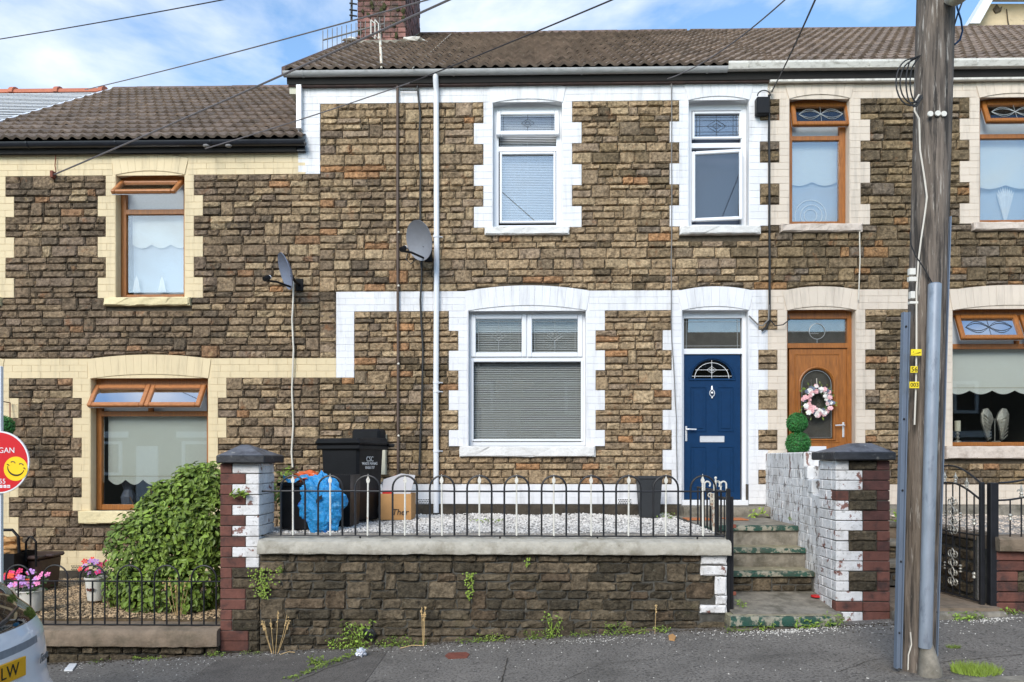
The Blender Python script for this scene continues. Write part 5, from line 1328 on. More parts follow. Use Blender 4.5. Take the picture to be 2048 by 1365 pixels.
cable([(1719,460),(1720,520),(1717,600)],.008,'cable_white','thin white cable on dark stone below the pink upper window sill')
cable([(587,560),(585,640),(588,700),(584,780),(587,850),(583,905),(586,935)],.012,'cable_white','white cable hanging down from the left satellite dish',wob=.01)
cable([(815,508),(812,520),(822,528),(838,515),(843,540),(843,560)],.007,'cable_black','thin black cable looping under the right satellite dish',Y=9.80)
mb=MB(); a=P(1512,196,9.9); b=P(1538,230,9.9); mb.cbox(a.x,b.x,9.86,9.97,b.z,a.z,.012); jb=thing(mb,'junction_box',M['plastic_black'],'black junction box with a cable loop between the white and pink upper windows','junction box')
mb=MB(); c=P(1528,192,9.88); mb.tube([c+Vector((.085*cos(t*pi/10)-.0,0,.07*sin(t*pi/10))) for t in range(11)],.008,6); o=mb.build('cable_loop',M['cable_black']); org=ORG[o.name]; o.parent=jb; o.location=org-ORG[jb.name]
mb=MB(); c=P(1543,180,9.9); mb.lathe(c,[(.02,-.03),(.03,-.01),(.02,.01),(.03,.03)],10); mb.tube([c,c+Vector((-.03,.06,.05))],.008,6); thing(mb,'insulator',M['cable_white'],'small white insulator hook below the pink and white fascia joint','insulator')
def dish(px,py,Yd,R,lab,m,rx_,lnb_px,lnb_py):
    c=P(px,py,Yd); root=empty('satellite_dish',c,lab,'satellite dish',None)
    n=28; vs=[];fs=[]; T=Matrix.Translation(c)@Matrix.Rotation(RAD(rx_),4,'Z')@Matrix.Rotation(RAD(18),4,'X')
    rings=6
    for i in range(rings+1):
        q=i/rings
        for k in range(n):
            w=2*pi*k/n; vs.append(T@Vector((R*.88*q*cos(w),-.07*q*q+.04,R*q*sin(w))))
    b=len(vs)
    for i in range(rings+1):
        q=i/rings
        for k in range(n):
            w=2*pi*k/n; vs.append(T@Vector((R*.88*q*cos(w),-.07*q*q+.048,R*q*sin(w))))
    for base in(0,b):
        for i in range(rings):
            for k in range(n): fs.append((base+i*n+k,base+i*n+(k+1)%n,base+(i+1)*n+(k+1)%n,base+(i+1)*n+k))
    for k in range(n): fs.append((rings*n+k,rings*n+(k+1)%n,b+rings*n+(k+1)%n,b+rings*n+k))
    mb=MB(); mb.add(vs,fs); mb.build('reflector',M[m],root,smooth=True)
    L_=P(lnb_px,lnb_py,Yd-.30); base=T@Vector((0,-.02,-R*.86))
    mb=MB(); mb.tube([base,base.lerp(L_,.6),L_+Vector((0,0,-.03))],.014,6); mb.build('arm',M['plastic_black'],root)
    mb=MB(); d=(c-L_).normalized(); mb.tube([L_-d*.04,L_+d*.03,L_+d*.05],[.032,.034,.026],10); mb.build('receiver',M['plastic_black'],root)
    mb=MB(); mb.tube([L_+d*.05,L_+d*.062],.026,10); mb.build('receiver_cap',M['upvc_white'],root)
    w_=T@Vector((0,.04,-R*.3)); mb=MB(); mb.tube([w_,Vector((c.x+.06,Yd+.15,w_.z-.05)),Vector((c.x+.06,9.99,w_.z-.05))],.018,8); mb.cbox(c.x+.01,c.x+.11,9.94,9.965,w_.z-.13,w_.z+.03,.004); mb.build('bracket',M['plastic_black'],root)
    return root
dish(841,481,9.62,.255,'grey satellite dish beside the white downpipe','dish_grey',-38,806,498)
dish(574,542,9.62,.24,'blue-grey satellite dish above the cream window corner with a white cable','dish_mesh',-58,533,557)
# aerial on the roof edge
ae=empty('tv_aerial',P(762,137,9.6),'rusty white mast and long toothed aerial in front of the chimney','aerial')
a0=P(763,137,9.84); a1=P(759,52,9.95)
mb=MB(); mb.tube([a0,a1],.017,8); mb.build('mast',M['iron_rusty_white'],ae,smooth=True)
b0=P(645,81,9.9); b1=P(768,48,9.9)
mb=MB(); mb.tube([b0,b1],.010,6); mb.build('boom',M['cable_grey'],ae)
for i in range(14):
    q=i/13; c=b0.lerp(b1,q); L_=.13-.03*q; mb=MB(); mb.tube([c+Vector((.005,0,L_)),c-Vector((-.005,0,L_))],.0055,5); mb.build('element',M['cable_grey'],ae)
mb=MB()
for (px0,px1) in((742,750),(750,757)):
    a=P(px0,40,9.86); b=P(px1,48,9.86); mb.tube([a,a+Vector((0,0,-.2)),b+Vector((0,0,-.2)),b,a],.007,5)
mb.build('reflector_grid',M['iron_white'],ae)
a2=empty('tv_aerial',P(703,40,13.0),'thin dark aerial poles behind the left side of the chimney','aerial')
mb=MB(); mb.tube([P(703,41,13.0),P(704,-60,13.0)],.02,6); mb.build('mast',M['cable_black'],a2)
for py in(7,20,31): mb=MB(); mb.tube([P(699,py,12.95),P(714,py+2,12.95)],.014,5); mb.build('element',M['cable_black'],a2)
# overhead wires
def wire(p0,p1,r,m,label,sag=.05):
    mb=MB(); a,b=P(*p0),P(*p1); pts=[a.lerp(b,i/24)-Vector((0,0,sag*4*(i/24)*(1-i/24))) for i in range(25)]; mb.tube(pts,r*.72,5); return mb.build('overhead_wire',M[m],label=label,cat='wire')
wire((-60,88,9),(600,-30,7),.008,'wire_dark','dark overhead wire crossing the top left corner of the sky',.02)
wire((170,180,13.5),(905,-14,7),.011,'wire_grey','grey overhead wire rising from the cream house ridge past the chimney',.03)
wire((107,350,9.93),(990,-42,6),.014,'wire_grey','thick overhead cable rising from the bracket on the cream house wall',.02)
wire((410,298,9.75),(820,166,9.6),.010,'wire_grey','overhead cable from the black gutter up to the grey gutter',.02)
wire((820,166,9.6),(1300,-32,6),.010,'wire_dark','dark overhead cable crossing the roof right of the chimney',.01)
wire((1335,158,9.85),(1640,-66,5.6),.009,'wire_grey','slack thin wire leaving the gutter above the small upper window',.12)
wire((1543,184,9.9),(1650,-45,5.6),.011,'cable_black','black overhead wire attached beside the junction box',.03)
wire((825,137,9.7),(902,68,14.3),.006,'cable_white','thin pale cable lying on the roof tiles right of the chimney',.0)
mb=MB(); c=P(107,350,9.95); mb.cbox(c.x-.02,c.x+.02,9.9,9.975,c.z-.05,c.z+.04,.004); mb.tube([c,c+Vector((.06,-.04,.03)),c+Vector((.02,0,.12)),c+Vector((.03,0,.26))],.007,6); thing(mb,'wall_bracket',M['rust_cover'],'small rusty bracket holding the thick cable on the cream band','bracket')
mb=MB()
for px in(412,457): mb.sphere(P(px,292,9.76),.03,8,6,(1.5,1,.7))
thing(mb,'wire_knot',M['cable_grey'],'weathered wire fixings knotted on the black gutter','wire fixing')
# ------------------------------------------------------------------ utility pole
PY=5.6
pole=empty('utility_pole',P(1835,1348,PY),'weathered wooden utility pole with steel conduit and yellow tags on the pavement','utility pole')
mb=MB(); n=22; rows=60; vs=[];fs=[]
zb=zg(2.85)-.2
for i in range(rows+1):
    q=i/rows; z=zb+(9.2-zb)*q; py=917-(z-1.6)*1500/5.54; u=(1345-py)/1345; cxp=1833+39*u; cx_=P(cxp,0,PY).x; r=.123+.006*u if u<1.2 else .129
    for k in range(n):
        w=2*pi*k/n; rr_=r*(1+.035*NZ.noise(Vector((cos(w)*2.5,sin(w)*2.5,z*.6)))+.02*NZ.noise(Vector((cos(w)*7,sin(w)*7,z*.5)))); vs.append((cx_+rr_*cos(w),PY+rr_*sin(w),z))
for i in range(rows):
    for k in range(n): fs.append((i*n+k,i*n+(k+1)%n,(i+1)*n+(k+1)%n,(i+1)*n+k))
fs.append(tuple(range(rows*n,rows*n+n))); mb.add(vs,fs); mb.build('pole_shaft',M['pole_wood'],pole,smooth=True)
def strip(name,t,b,Y0,Y1,m,lip=True):
    # t=(px0,px1,py) top, b=(px0,px1,py) bottom
    mb=MB(); A=[P(t[0],t[2],Y0),P(t[1],t[2],Y0),P(b[1],b[2],Y0),P(b[0],b[2],Y0)]; D=Vector((0,Y1-Y0,0))
    mb.add(A+[a+D for a in A],[(0,1,2,3),(4,7,6,5),(0,4,5,1),(1,5,6,2),(2,6,7,3),(3,7,4,0)])
    if lip:
        for s_,(i,j) in((1,(0,3)),(-1,(1,2))):
            a,c=A[i],A[j]; w=Vector((s_*.008,0,0)); F_=Vector((0,-.016,0)); mb.add([a,a+w,c+w,c,a+F_,a+w+F_,c+w+F_,c+F_],[(4,5,6,7),(0,4,7,3),(1,2,6,5),(0,1,5,4),(3,7,6,2)])
    s_=mb.build(name,M[m],pole); return s_,A
s1,A1=strip('cable_guard',(1806,1819,625),(1791,1802,1337),5.52,5.55,'channel_steel')
s2,A2=strip('cable_guard',(1888,1901,434),(1864,1874,1312),5.52,5.56,'channel_steel')
for s_,A in((s1,A1),(s2,A2)):
    for q in(.04,.3,.5,.7,.9):
        mb=MB(); c=(A[0].lerp(A[3],q)+A[1].lerp(A[2],q))/2; mb.sphere(c+Vector((0,-.004,0)),.008,8,5); mb.build('screw',M['iron_black'],s_)
mb=MB(); mb.tube([P(1869.5,569,5.44),P(1850.5,1296,5.44)],.0445,18); cd_=mb.build('conduit',M['galvanised'],pole,smooth=True)
mb=MB(); mb.tube([P(1869.5,570,5.437),P(1869.6,567,5.437)],.036,16); mb.build('conduit_mouth',M['channel_steel'],cd_)
b0=P(1852,1288,5.45); b1=P(1860,1340,5.43); mb=MB(); mb.tube([b0,b0.lerp(b1,.5),b1,b1-Vector((0,0,.05))],[.043,.060,.077,.08],14); mb.build('concrete_boot',M['concrete'],pole,smooth=True)
for (px,py) in((1861,228),(1876,227),(1888,228)):
    mb=MB(); c=P(px,py,5.462); mb.lathe(c,[(.0,-.004),(.019,-.004),(.021,0),(.021,.006)],14,ax='y'); mb.build('white_disc',M['pot_cream'],pole)
for (x0,x1,y0,y1,dy) in((1817,1829,538,551,0),(1816,1831,555,564,0),(1819,1828,584,598,0),(1817,1834,604,609,0)):
    a=P(x0,y0,5.485); b=P(x1,y1,5.485); mb=MB(); mb.cbox(min(a.x,b.x),max(a.x,b.x),5.465,5.5,b.z,a.z,.002); mb.build('white_clip',M['pot_cream'],pole)
def tag_(x0,x1,y0,y1,txt,sz,tilt=0):
    a=P(x0,y0,5.445); b=P(x1,y1,5.445); mb=MB(); mb.cbox(a.x,b.x,5.442,5.448,b.z,a.z,.001); t=mb.build('number_tag',M['tag_yellow'],pole)
    text(txt,sz,((a.x+b.x)/2,5.44,(a.z+b.z)/2),(pi/2,0,0),M['ink_black'],t,ext=.0006)
tag_(1822,1843,699,712,'41024',.022); tag_(1821,1835,733,746,'56',.046); tag_(1819,1838,764,777,'003',.040)
mb=MB(); a=P(1820,712,5.44); b=P(1826,712,5.44); mb.prism([(a.x,a.z),(b.x,b.z+.01),(P(1842,715,5.44).x,P(0,712,5.44).z+.01),(P(1832,712,5.44).x,P(0,706,5.44).z)],'y',5.438,5.441); mb.build('tag_flap',M['tag_yellow'],pole)
mb=MB(); mb.tube([P(x,y,Yy) for (x,y,Yy) in((1838,190,5.52),(1829,205,5.48),(1829,222,5.47),(1838,238,5.475),(1840,300,5.48),(1848,350,5.48),(1854,395,5.48),(1848,440,5.475),(1842,480,5.475),(1837,520,5.475),(1833,580,5.47),(1833,690,5.47),(1832,770,5.465),(1829,850,5.465))],.006,6); mb.build('pale_cable',M['cable_white'],pole,smooth=True)
mb=MB(); mb.tube([P(x,y,5.465) for (x,y) in((1821,1265),(1823,1290),(1817,1310),(1816,1340))],.005,5); mb.build('pale_cable',M['cable_white'],pole)
mb=MB(); mb.tube([P(x,y,5.47) for (x,y) in((1820,465),(1822,490),(1831,512),(1848,537),(1864,566))],.005,6); mb.build('black_cable',M['cable_black'],pole)
mb=MB()
for (dx,y1,w_) in((1792,212,30),(1800,206,24),(1812,214,17),(1820,205,14)):
    pts=[P(1840,112,5.55)]; 
    for t in range(13):
        a=pi*.62+pi*1.15*t/12; pts.append(P(dx+w_+w_*cos(a),165+(y1-165)*-sin(a)*1.0,5.47))
    pts.append(P(1838,195,5.51)); mb.tube(pts,.0055,6)
mb.build('cable_coil',M['cable_black'],pole,smooth=True)
mb=MB(); mb.tube([P(x,y,5.55) for (x,y) in((1913,-20),(1914,15),(1922,40),(1925,62),(1920,80),(1909,90))],.007,6); mb.build('blue_cable',M['blue_door'],pole)
mb=MB(); mb.tube([P(x,y,5.57) for (x,y) in((1906,60),(1915,30),(1926,0),(1935,-30))],.006,6); mb.build('black_cable',M['cable_black'],pole)
lp=empty('street_lamp',P(1920,-40,5.45),'underside of a pale street lamp head just right of the pole top','street lamp')
mb=MB(); mb.sphere(P(1921,-16,5.35),.075,14,8,(1.1,2.0,.55)); mb.build('lamp_head',M['pot_cream'],lp,smooth=True); mb=MB(); mb.sphere(P(1921,-6,5.33),.06,12,6,(1.0,1.8,.4)); mb.build('diffuser',M['pane_mid'] if False else M['panel_beige'],lp,smooth=True)
mb=MB(); mb.tube([P(1880,-60,5.6),P(1905,-40,5.45),P(1916,-26,4.8)],.022,8); mb.build('arm',M['galvanised'],lp)
# ------------------------------------------------------------------ bins and boxes in the white gravel garden
def taper(mb,x0,x1,y0,y1,z0,z1,ix,iy,c=.02):
    b=len(mb.v); mb.cbox(x0,x1,y0,y1,z0,z1,c); xm,ym=(x0+x1)/2,(y0+y1)/2
    for i in range(b,len(mb.v)):
        v=mb.v[i]; q=1-(v.z-z0)/(z1-z0); v.x=xm+(v.x-xm)*(1-ix*q); v.y=ym+(v.y-ym)*(1-iy*q)
YB=8.55; bx0=P(650,0,YB).x; bx1=P(740,0,YB).x; zB=.87; zL=PZ(700,890,YB)
wb=empty('wheelie_bin',((bx0+bx1)/2,YB+.3,zB),'tall black wheelie bin with white council lettering','wheelie bin')
mb=MB(); taper(mb,bx0,bx1,YB,YB+.56,zB,zL,.13,.14,.03); mb.build('bin_body',M['plastic_black'],wb)
mb=MB(); mb.cbox(bx0-.035,bx1+.035,YB-.03,YB+.60,zL-.055,zL+.0,.012); mb.build('rim',M['plastic_black'],wb)
mb=MB(); taper(mb,bx0-.05,bx1+.05,YB-.05,YB+.6,zL+.002,zL+.075,-.0,-.0,.02)
for i in range(len(mb.v)):
    v=mb.v[i]
    if v.z>zL+.03: v.z+=.03*(v.y-YB); v.x=(bx0+bx1)/2+(v.x-(bx0+bx1)/2)*.93
mb.build('lid',M['plastic_black'],wb)
mb=MB(); mb.cbox(bx0+.09,bx1-.03,YB+.50,YB+.68,zL+.05,zL+.20,.03); mb.tube([(bx0-.10,YB+.62,zL+.0),(bx1+.10,YB+.62,zL+.0)],.022,8); mb.build('handle',M['plastic_black'],wb)
mb=MB(); mb.cbox(bx0-.11,bx0-.03,YB+.1,YB+.5,zL-.02,zL+.05,.02); mb.build('side_lip',M['plastic_black'],wb)
for sx in(bx0+.04,bx1-.04): mb=MB(); mb.lathe((sx,YB+.56,zB+.1),[(.1,-.025),(.1,.025)],18,ax='x'); mb.build('wheel',M['rubber'],wb)
for (s_,sz,py) in(('CSC',.062,919),('WASTE MANAG',.034,928),('01656 737',.034,936)):
    c=P(741,py,YB+.02); text(s_,sz*1.35,(bx1+.004,YB+.24,c.z),(pi/2,0,RAD(90)),M['white_tile'],wb)
    text(s_,sz,(bx1-.065,YB-.004+.012*0,c.z),(pi/2,0,0),M['white_tile'],wb) if False else None
wb.rotation_euler.z=RAD(-20)
mb=MB(); a=P(756,869,9.9); b=P(772,950,9.9); mb.cbox(a.x,b.x,9.86,9.975,b.z,a.z,.006); thing(mb,'meter_box',M['panel_beige'],'narrow beige meter box on the wall behind the black wheelie bin','meter box')
rb=empty('recycling_box',P(600,1068,7.75),'open black plastic recycling box behind the railing beside the left pillar','recycling box')
def openbox(mb,x0,x1,y0,y1,z0,z1,t=.012,ix=.1):
    b=len(mb.v); mb.box(x0,x1,y0,y1,z0,z0+t); mb.box(x0,x0+t,y0,y1,z0+t,z1); mb.box(x1-t,x1,y0,y1,z0+t,z1); mb.box(x0+t,x1-t,y0,y0+t,z0+t,z1); mb.box(x0+t,x1-t,y1-t,y1,z0+t,z1)
    xm,ym=(x0+x1)/2,(y0+y1)/2
    for i in range(b,len(mb.v)):
        v=mb.v[i]; q=1-(v.z-z0)/(z1-z0); v.x=xm+(v.x-xm)*(1-ix*q); v.y=ym+(v.y-ym)*(1-ix*q)
xa,xb=P(560,0,7.7).x,P(640,0,7.7).x
mb=MB(); openbox(mb,xa,xb,7.68,8.12,.868,PZ(600,966,7.7)); mb.build('box_body',M['plastic_black'],rb)
mb=MB(); z=PZ(600,966,7.7); 
for (a,b,c,d) in((xa-.02,xb+.02,7.66,7.69),(xa-.02,xb+.02,8.11,8.14),(xa-.02,xa+.01,7.69,8.11),(xb-.01,xb+.02,7.69,8.11)): mb.cbox(a,b,c,d,z-.035,z+.003,.006)
mb.build('rim',M['plastic_black'],rb)
mb=MB(); zc=PZ(590,952,7.9); mb.tube([((xa+xb)/2-.13+.26*t/10,7.9,z+.0+.06*sin(pi*t/10)) for t in range(11)],.010,6); mb.build('handle',M['plastic_black'],rb)
r2=empty('recycling_box',P(680,1055,8.0),'second black plastic box partly hidden by the blue bag','recycling box')
xa2,xb2=P(640,0,7.95).x,P(703,0,7.95).x
mb=MB(); openbox(mb,xa2,xb2,7.9,8.38,.868,PZ(680,950,8.0),.012,.06); mb.build('box_body',M['plastic_black'],r2)
def crumple(name,c,rx,ry,rz,mat_,label,cat,amp,sc,seed,n=44,m=30,topcut=None):
    mb=MB(); vs=[];fs=[]
    for i in range(m+1):
        ph=pi*i/m
        for k in range(n):
            w=2*pi*k/n; d=Vector((sin(ph)*cos(w),sin(ph)*sin(w),cos(ph)))
            q=1+amp*NZ.noise(d*sc+Vector((seed,0,0)))+amp*.6*abs(NZ.noise(d*sc*2.3+Vector((0,seed,0))))+amp*.3*NZ.noise(d*sc*5)
            p=Vector((d.x*rx,d.y*ry,d.z*rz))*q
            if topcut: p=topcut(p,d)
            vs.append(c+p)
    for i in range(m):
        for k in range(n): fs.append((i*n+k,i*n+(k+1)%n,(i+1)*n+(k+1)%n,(i+1)*n+k))
    mb.add(vs,fs); return mb.build(name,mat_,label=label,cat=cat)
def shp(p,d):
    q=(p.z+.3)/.6
    p.x*=1.12 if p.z>0 else 1.0+.25*p.z; p.x+=.06*p.z*1.1 if False else -.10*max(0,p.z-.05); return p
c=P(643,1016,7.58); c.z=PZ(643,1012,7.58)
bag=crumple('plastic_bag',c,.205,.11,.29,M['bag_blue'],'crumpled bright blue plastic bag hanging over the black boxes','bag',.30,2.2,3.1,topcut=shp)
mb=MB(); 
def ribbon(pts,w,mat_,par,name):
    mb=MB(); vs=[];fs=[]
    for p in pts: vs+=[P(*p)+Vector((0,0,w/2)),P(*p)-Vector((0,0,w/2))]
    for i in range(len(pts)-1): fs.append((2*i,2*i+1,2*i+3,2*i+2))
    b=len(vs); vs+=[v+Vector((0,.004,0)) for v in vs]; fs+=[(f[3]+b,f[2]+b,f[1]+b,f[0]+b) for f in list(fs)]
    mb.add(vs,fs); o=mb.build(name,mat_); org=ORG[o.name]; o.parent=par; o.location=org-ORG[par.name]
ribbon([(566,953,7.6),(576,962,7.56),(590,962,7.54),(602,954,7.54),(614,952,7.54),(626,966,7.52),(640,974,7.5)],.035,M['bag_blue'],bag,'handle_strap')
ribbon([(632,1004,7.455),(637,998,7.45),(644,994,7.45)],.04,M['ink_black'],bag,'printed_mark')
c=P(615,955,7.82); crumple('plastic_bag',c,.13,.10,.06,M['bag_orange'],'orange and white plastic bag on top of the blue bag','bag',.5,2.6,8.2,30,20)
cb_=empty('cardboard_box',P(793,1036,9.0),'brown cardboard box with handwriting, holding grey card and red plastic','cardboard box')
xa,xb=P(761,0,8.9).x,P(823,0,8.9).x; zt=PZ(793,988,8.9)
mb=MB(); openbox(mb,xa,xb,8.88,9.25,.868,zt,.008,.02); mb.build('box_body',M['card'],cb_)
mb=MB(); mb.prism([(xa,zt-.01),(xb-.02,zt-.01),(xb+.04,zt+.22),(xb-.13,zt+.24),(xa+.03,zt+.17)],'y',8.93,8.945); mb.prism([(xa,zt),(xa+.16,zt),(xa+.12,zt+.16),(xa-.02,zt+.14)],'y',9.05,9.06); mb.build('grey_card',M['card_grey'],cb_)
mb=MB(); mb.cbox(xa+.02,xa+.14,8.90,8.925,zt-.03,zt+.025,.008); mb.cbox(xa+.15,xa+.25,8.96,9.0,zt+.17,zt+.22,.01); mb.build('red_plastic',M['red_plastic'],cb_)
text('Ther',.10,((xa+xb)/2+.05,8.876,.868+.09),(pi/2,0,0),M['ink_black'],cb_,shear=.2)
tp=empty('planter',P(1298,1026,9.5),'tall tapered grey planter standing empty against the white plinth','planter')
x0=P(1298,0,9.5).x; zt=PZ(1298,953,9.5); mb=MB()
b=len(mb.v); openbox(mb,x0-.145,x0+.145,9.36,9.65,.862,zt,.012,.22); mb.build('pot',M['pot_grey'],tp)
mb=MB()
for (a,b,c,d) in((x0-.155,x0+.155,9.35,9.375),(x0-.155,x0+.155,9.635,9.66),(x0-.155,x0-.13,9.375,9.635),(x0+.13,x0+.155,9.375,9.635)): mb.cbox(a,b,c,d,zt-.03,zt+.002,.004)
mb.build('rim',M['pot_grey'],tp)
# ------------------------------------------------------------------ plants
def leaf_mesh(m,L_=.055,w=.030,fold=.3):
    mb=MB(); mb.add([(0,0,0),(w*.42,L_*.3,w*fold*.5),(w*.5,L_*.6,w*fold*.5),(0,L_,-.004),(-w*.5,L_*.6,w*fold*.5),(-w*.42,L_*.3,w*fold*.5),(0,L_*.5,-w*fold*.25)],[(0,1,6),(1,2,6),(2,3,6),(3,4,6),(4,5,6),(5,0,6)]); return meshof(mb,'leaf',m)
def leaf_into(mb,T,L_=.055,w=.030,fold=.3):
    vs=[(0,0,0),(w*.45,L_*.3,w*fold*.5),(w*.45,L_*.62,w*fold*.5),(0,L_,-.004),(-w*.45,L_*.62,w*fold*.5),(-w*.45,L_*.3,w*fold*.5)]
    mb.add([T@Vector(v) for v in vs],[(0,1,2,3),(0,3,4,5)])
def orient(p,nrm,roll,tilt=.6):
    # leaf lies roughly facing nrm with its tip drooping outwards
    n=(nrm.normalized()+Vector((rnd.uniform(-tilt,tilt),rnd.uniform(-tilt,tilt),rnd.uniform(-tilt*.4,tilt)))).normalized()
    t=Vector((cos(roll),sin(roll)*.6,sin(roll)*.9-.2)); t=(t-n*t.dot(n)).normalized(); s_=t.cross(n)
    return Matrix(((s_.x,t.x,n.x,p.x),(s_.y,t.y,n.y,p.y),(s_.z,t.z,n.z,p.z),(0,0,0,1)))
bush=empty('bush',P(345,1240,8.1),'large dense green leafy bush under the cream house window beside the left pillar','bush')
blobs=[(404,1035,8.0,.30,.42,.55),(345,1068,8.05,.38,.45,.55),(285,1105,8.05,.34,.40,.48),(330,1030,8.05,.24,.3,.36),(385,985,8.0,.22,.3,.30),(395,1160,7.95,.27,.38,.40),(320,1180,8.0,.42,.36,.34),(252,1175,8.1,.20,.26,.24),(418,968,8.0,.20,.28,.24),(425,1060,7.85,.18,.28,.42)]
LM=leaf_mesh(M['leaf']); cand=[]
for (px,py,Y,rx_,ry_,rz_) in blobs:
    c=P(px,py,Y)
    for _ in range(int(3300*rx_*rz_*4)):
        d=Vector((rnd.gauss(0,1),rnd.gauss(0,1),rnd.gauss(0,1))).normalized()
        if d.y>.55: continue
        q=rnd.uniform(.72,1.05)*(1+.10*NZ.noise(d*3+c)); p=c+Vector((d.x*rx_,d.y*ry_,d.z*rz_))*q
        if p.z<.0 or p.x>lx(440)-.01: continue
        cand.append((p,d,q))
cand.sort(key=lambda t:t[0].y)
mb=MB(); pick_=set(rnd.sample(range(min(len(cand),1500)),250)) if len(cand)>300 else set()
for i,(p,d,q) in enumerate(cand):
    T=orient(p,d+Vector((0,-.3,.5)),rnd.uniform(0,6.28),.5); s_=rnd.uniform(.7,1.35)*1.15
    if i in pick_:
        o=inst('leaf',LM,bush,p); o.rotation_euler=T.to_euler(); o.scale=(s_,s_,s_)
    else: leaf_into(mb,T@Matrix.Scale(s_,4))
mb.build('foliage',M['leaf'],bush,kind='stuff',fix=False)
mb=MB()
for k in range(16):
    b=P(345,1238,8.1); e=P(rnd.uniform(240,430),rnd.uniform(940,1120),rnd.uniform(7.8,8.3)); mb.tube([b+Vector((rnd.uniform(-.2,.3),0,0)),b.lerp(e,.5)+Vector((rnd.uniform(-.1,.1),0,.1)),e],[.012,.009,.004],5)
mb.build('stems',M['twig'],bush)
mb=MB()
for k in range(34):   # pale upright shoots on top
    px=rnd.choice([405,395,420,352,330,430,385,300,265,230,370,280,245,315]); py=(rnd.uniform(915,1000) if px>380 else 985+(400-px)*.62-20)+(rnd.uniform(0,110) if k>12 else 0); e=P(px,py,rnd.uniform(7.8,8.2) if k<13 else 7.62); b=e-Vector((rnd.uniform(-.06,.08),0,rnd.uniform(.18,.3)))
    mb.tube([b,e],.003,4)
    for j in range(9):
        p=b.lerp(e,rnd.uniform(.35,1)); leaf_into(mb,orient(p,Vector((rnd.uniform(-1,1),-1,.5)),rnd.uniform(0,6.28),.6),.04,.022)
mb.build('shoots',M['leaf_lime'],bush,kind='stuff',fix=False)
def clump(c,rx_,ry_,rz_,n,size,mat_,label=None,name='weed',cat='weed',group=None,par=None,flat=.5,up=1):
    mb=MB()
    for _ in range(n):
        p=c+Vector((rnd.uniform(-1,1)*rx_,rnd.uniform(-1,1)*ry_,rnd.uniform(0,1)**1.4*rz_*up)); d=Vector((p.x-c.x,p.y-c.y-.05,.12))
        leaf_into(mb,orient(p,d,rnd.uniform(0,6.28),.7),size*rnd.uniform(.6,1.4),size*.5*rnd.uniform(.7,1.3))
    for _ in range(max(2,n//14)):
        a=c+Vector((rnd.uniform(-.4,.4)*rx_,0,0)); b=c+Vector((rnd.uniform(-1,1)*rx_,rnd.uniform(-1,.5)*ry_,rz_*up*rnd.uniform(.4,1))); mb.tube([a,b],.002,4)
    if par is not None: return mb.build(name,mat_,par,fix=False,kind='stuff')
    return mb.build(name,mat_,label=label,cat=cat,group=group,fix=False)
def base_pt(px,Y=7.12):
    x=P(px,0,Y).x; return Vector((x,Y,zg(x)))
sh=clump(P(566,1000,8.1),.13,.18,.36,120,.06,M['leaf'],'leafy shrub branch showing between the left pillar and the black box','shrub','shrub')
clump(P(572,1040,8.0),.05,.1,.22,40,.05,M['leaf'],'low green leaves against the garden side of the left pillar','plant','plant')
weeds=[(712,.17,.26,150,.034,'bushy green weed at the foot of the stone wall, tallest of those left of centre'),(675,.10,.10,50,.024,'small weed with lilac flowers left of the tallest wall weed'),
 (770,.09,.07,40,.022,'low weed beside the dark hole at the base of the wall'),(800,.12,.10,70,.026,'green weed just right of the dark drain hole in the wall'),(835,.10,.05,50,.022,'creeping weed by the tall dry stalks'),
 (945,.16,.04,70,.02,'low creeping weed on the pavement below the middle of the wall'),(985,.16,.07,90,.022,'creeping green patch left of the climbing weed'),(1075,.12,.08,70,.024,'short weed under the climbing weed on the wall'),
 (1105,.09,.24,90,.026,'weed climbing the wall right of centre'),(1165,.14,.05,50,.02,'sparse weed between the climbing weed and the single stalk'),(1232,.13,.12,80,.024,'dark leafy weed left of the single dry stalk'),
 (1270,.12,.06,60,.022,'low bright weed beside the single dry stalk'),(1325,.07,.06,40,.022,'small bright weed right of the single dry stalk'),(1480,.12,.05,60,.022,'weed below the green step edge at its left end'),
 (1530,.07,.09,50,.03,'pale spiky weed in the middle of the bottom step'),(1625,.17,.09,110,.034,'largest green weed at the right end of the bottom step'),(1668,.10,.12,60,.032,'leafy weed at the left corner of the right pillar'),
 (505,.10,.03,30,.02,'tiny weed between the two brick pillars at the left wall end'),(300,.16,.03,60,.02,'thin weed strip on the pavement below the brown coping'),(200,.10,.02,30,.02,'tiny weed strip next to the white tile'),(430,.10,.04,40,.022,'small weed at the foot of the left pillar')]
for (px,w_,h_,n,sz,lab) in weeds: clump(base_pt(px,7.13 if px<1450 else 7.0),w_,.05,h_,n,sz,M['leaf_lime'] if px in(1530,1270,985,505,300) else M['leaf'],lab)
clump(P(1310,1034,9.4)+Vector((.12,0,-.0)),.12,.12,.06,30,.035,M['leaf'],'small weed beside the grey planter')
clump(P(1590,1040,8.7)*1.0,.08,.08,.05,24,.03,M['leaf'],'small weed on the top landing against the white wall'); clump(P(1514,1032,9.6),.08,.1,.10,24,.05,M['leaf_lime'],'grassy weed beside the concrete doorstep'); clump(P(1484,1215,7.25),.05,.03,.07,30,.025,M['leaf'],'small weed inside the foot of the open gate')
clump(P(1803,1045,8.8)*1.0,.10,.1,.17,60,.05,M['leaf'],'bright green plant between the right pillar and the utility pole')
for (px,lab) in((960,'tiny weeds in the white gravel left of centre'),(995,'sparse weed in the white gravel behind the fifth hoop')): clump(P(px,1042,8.6),.10,.08,.02,18,.03,M['leaf_lime'],lab)
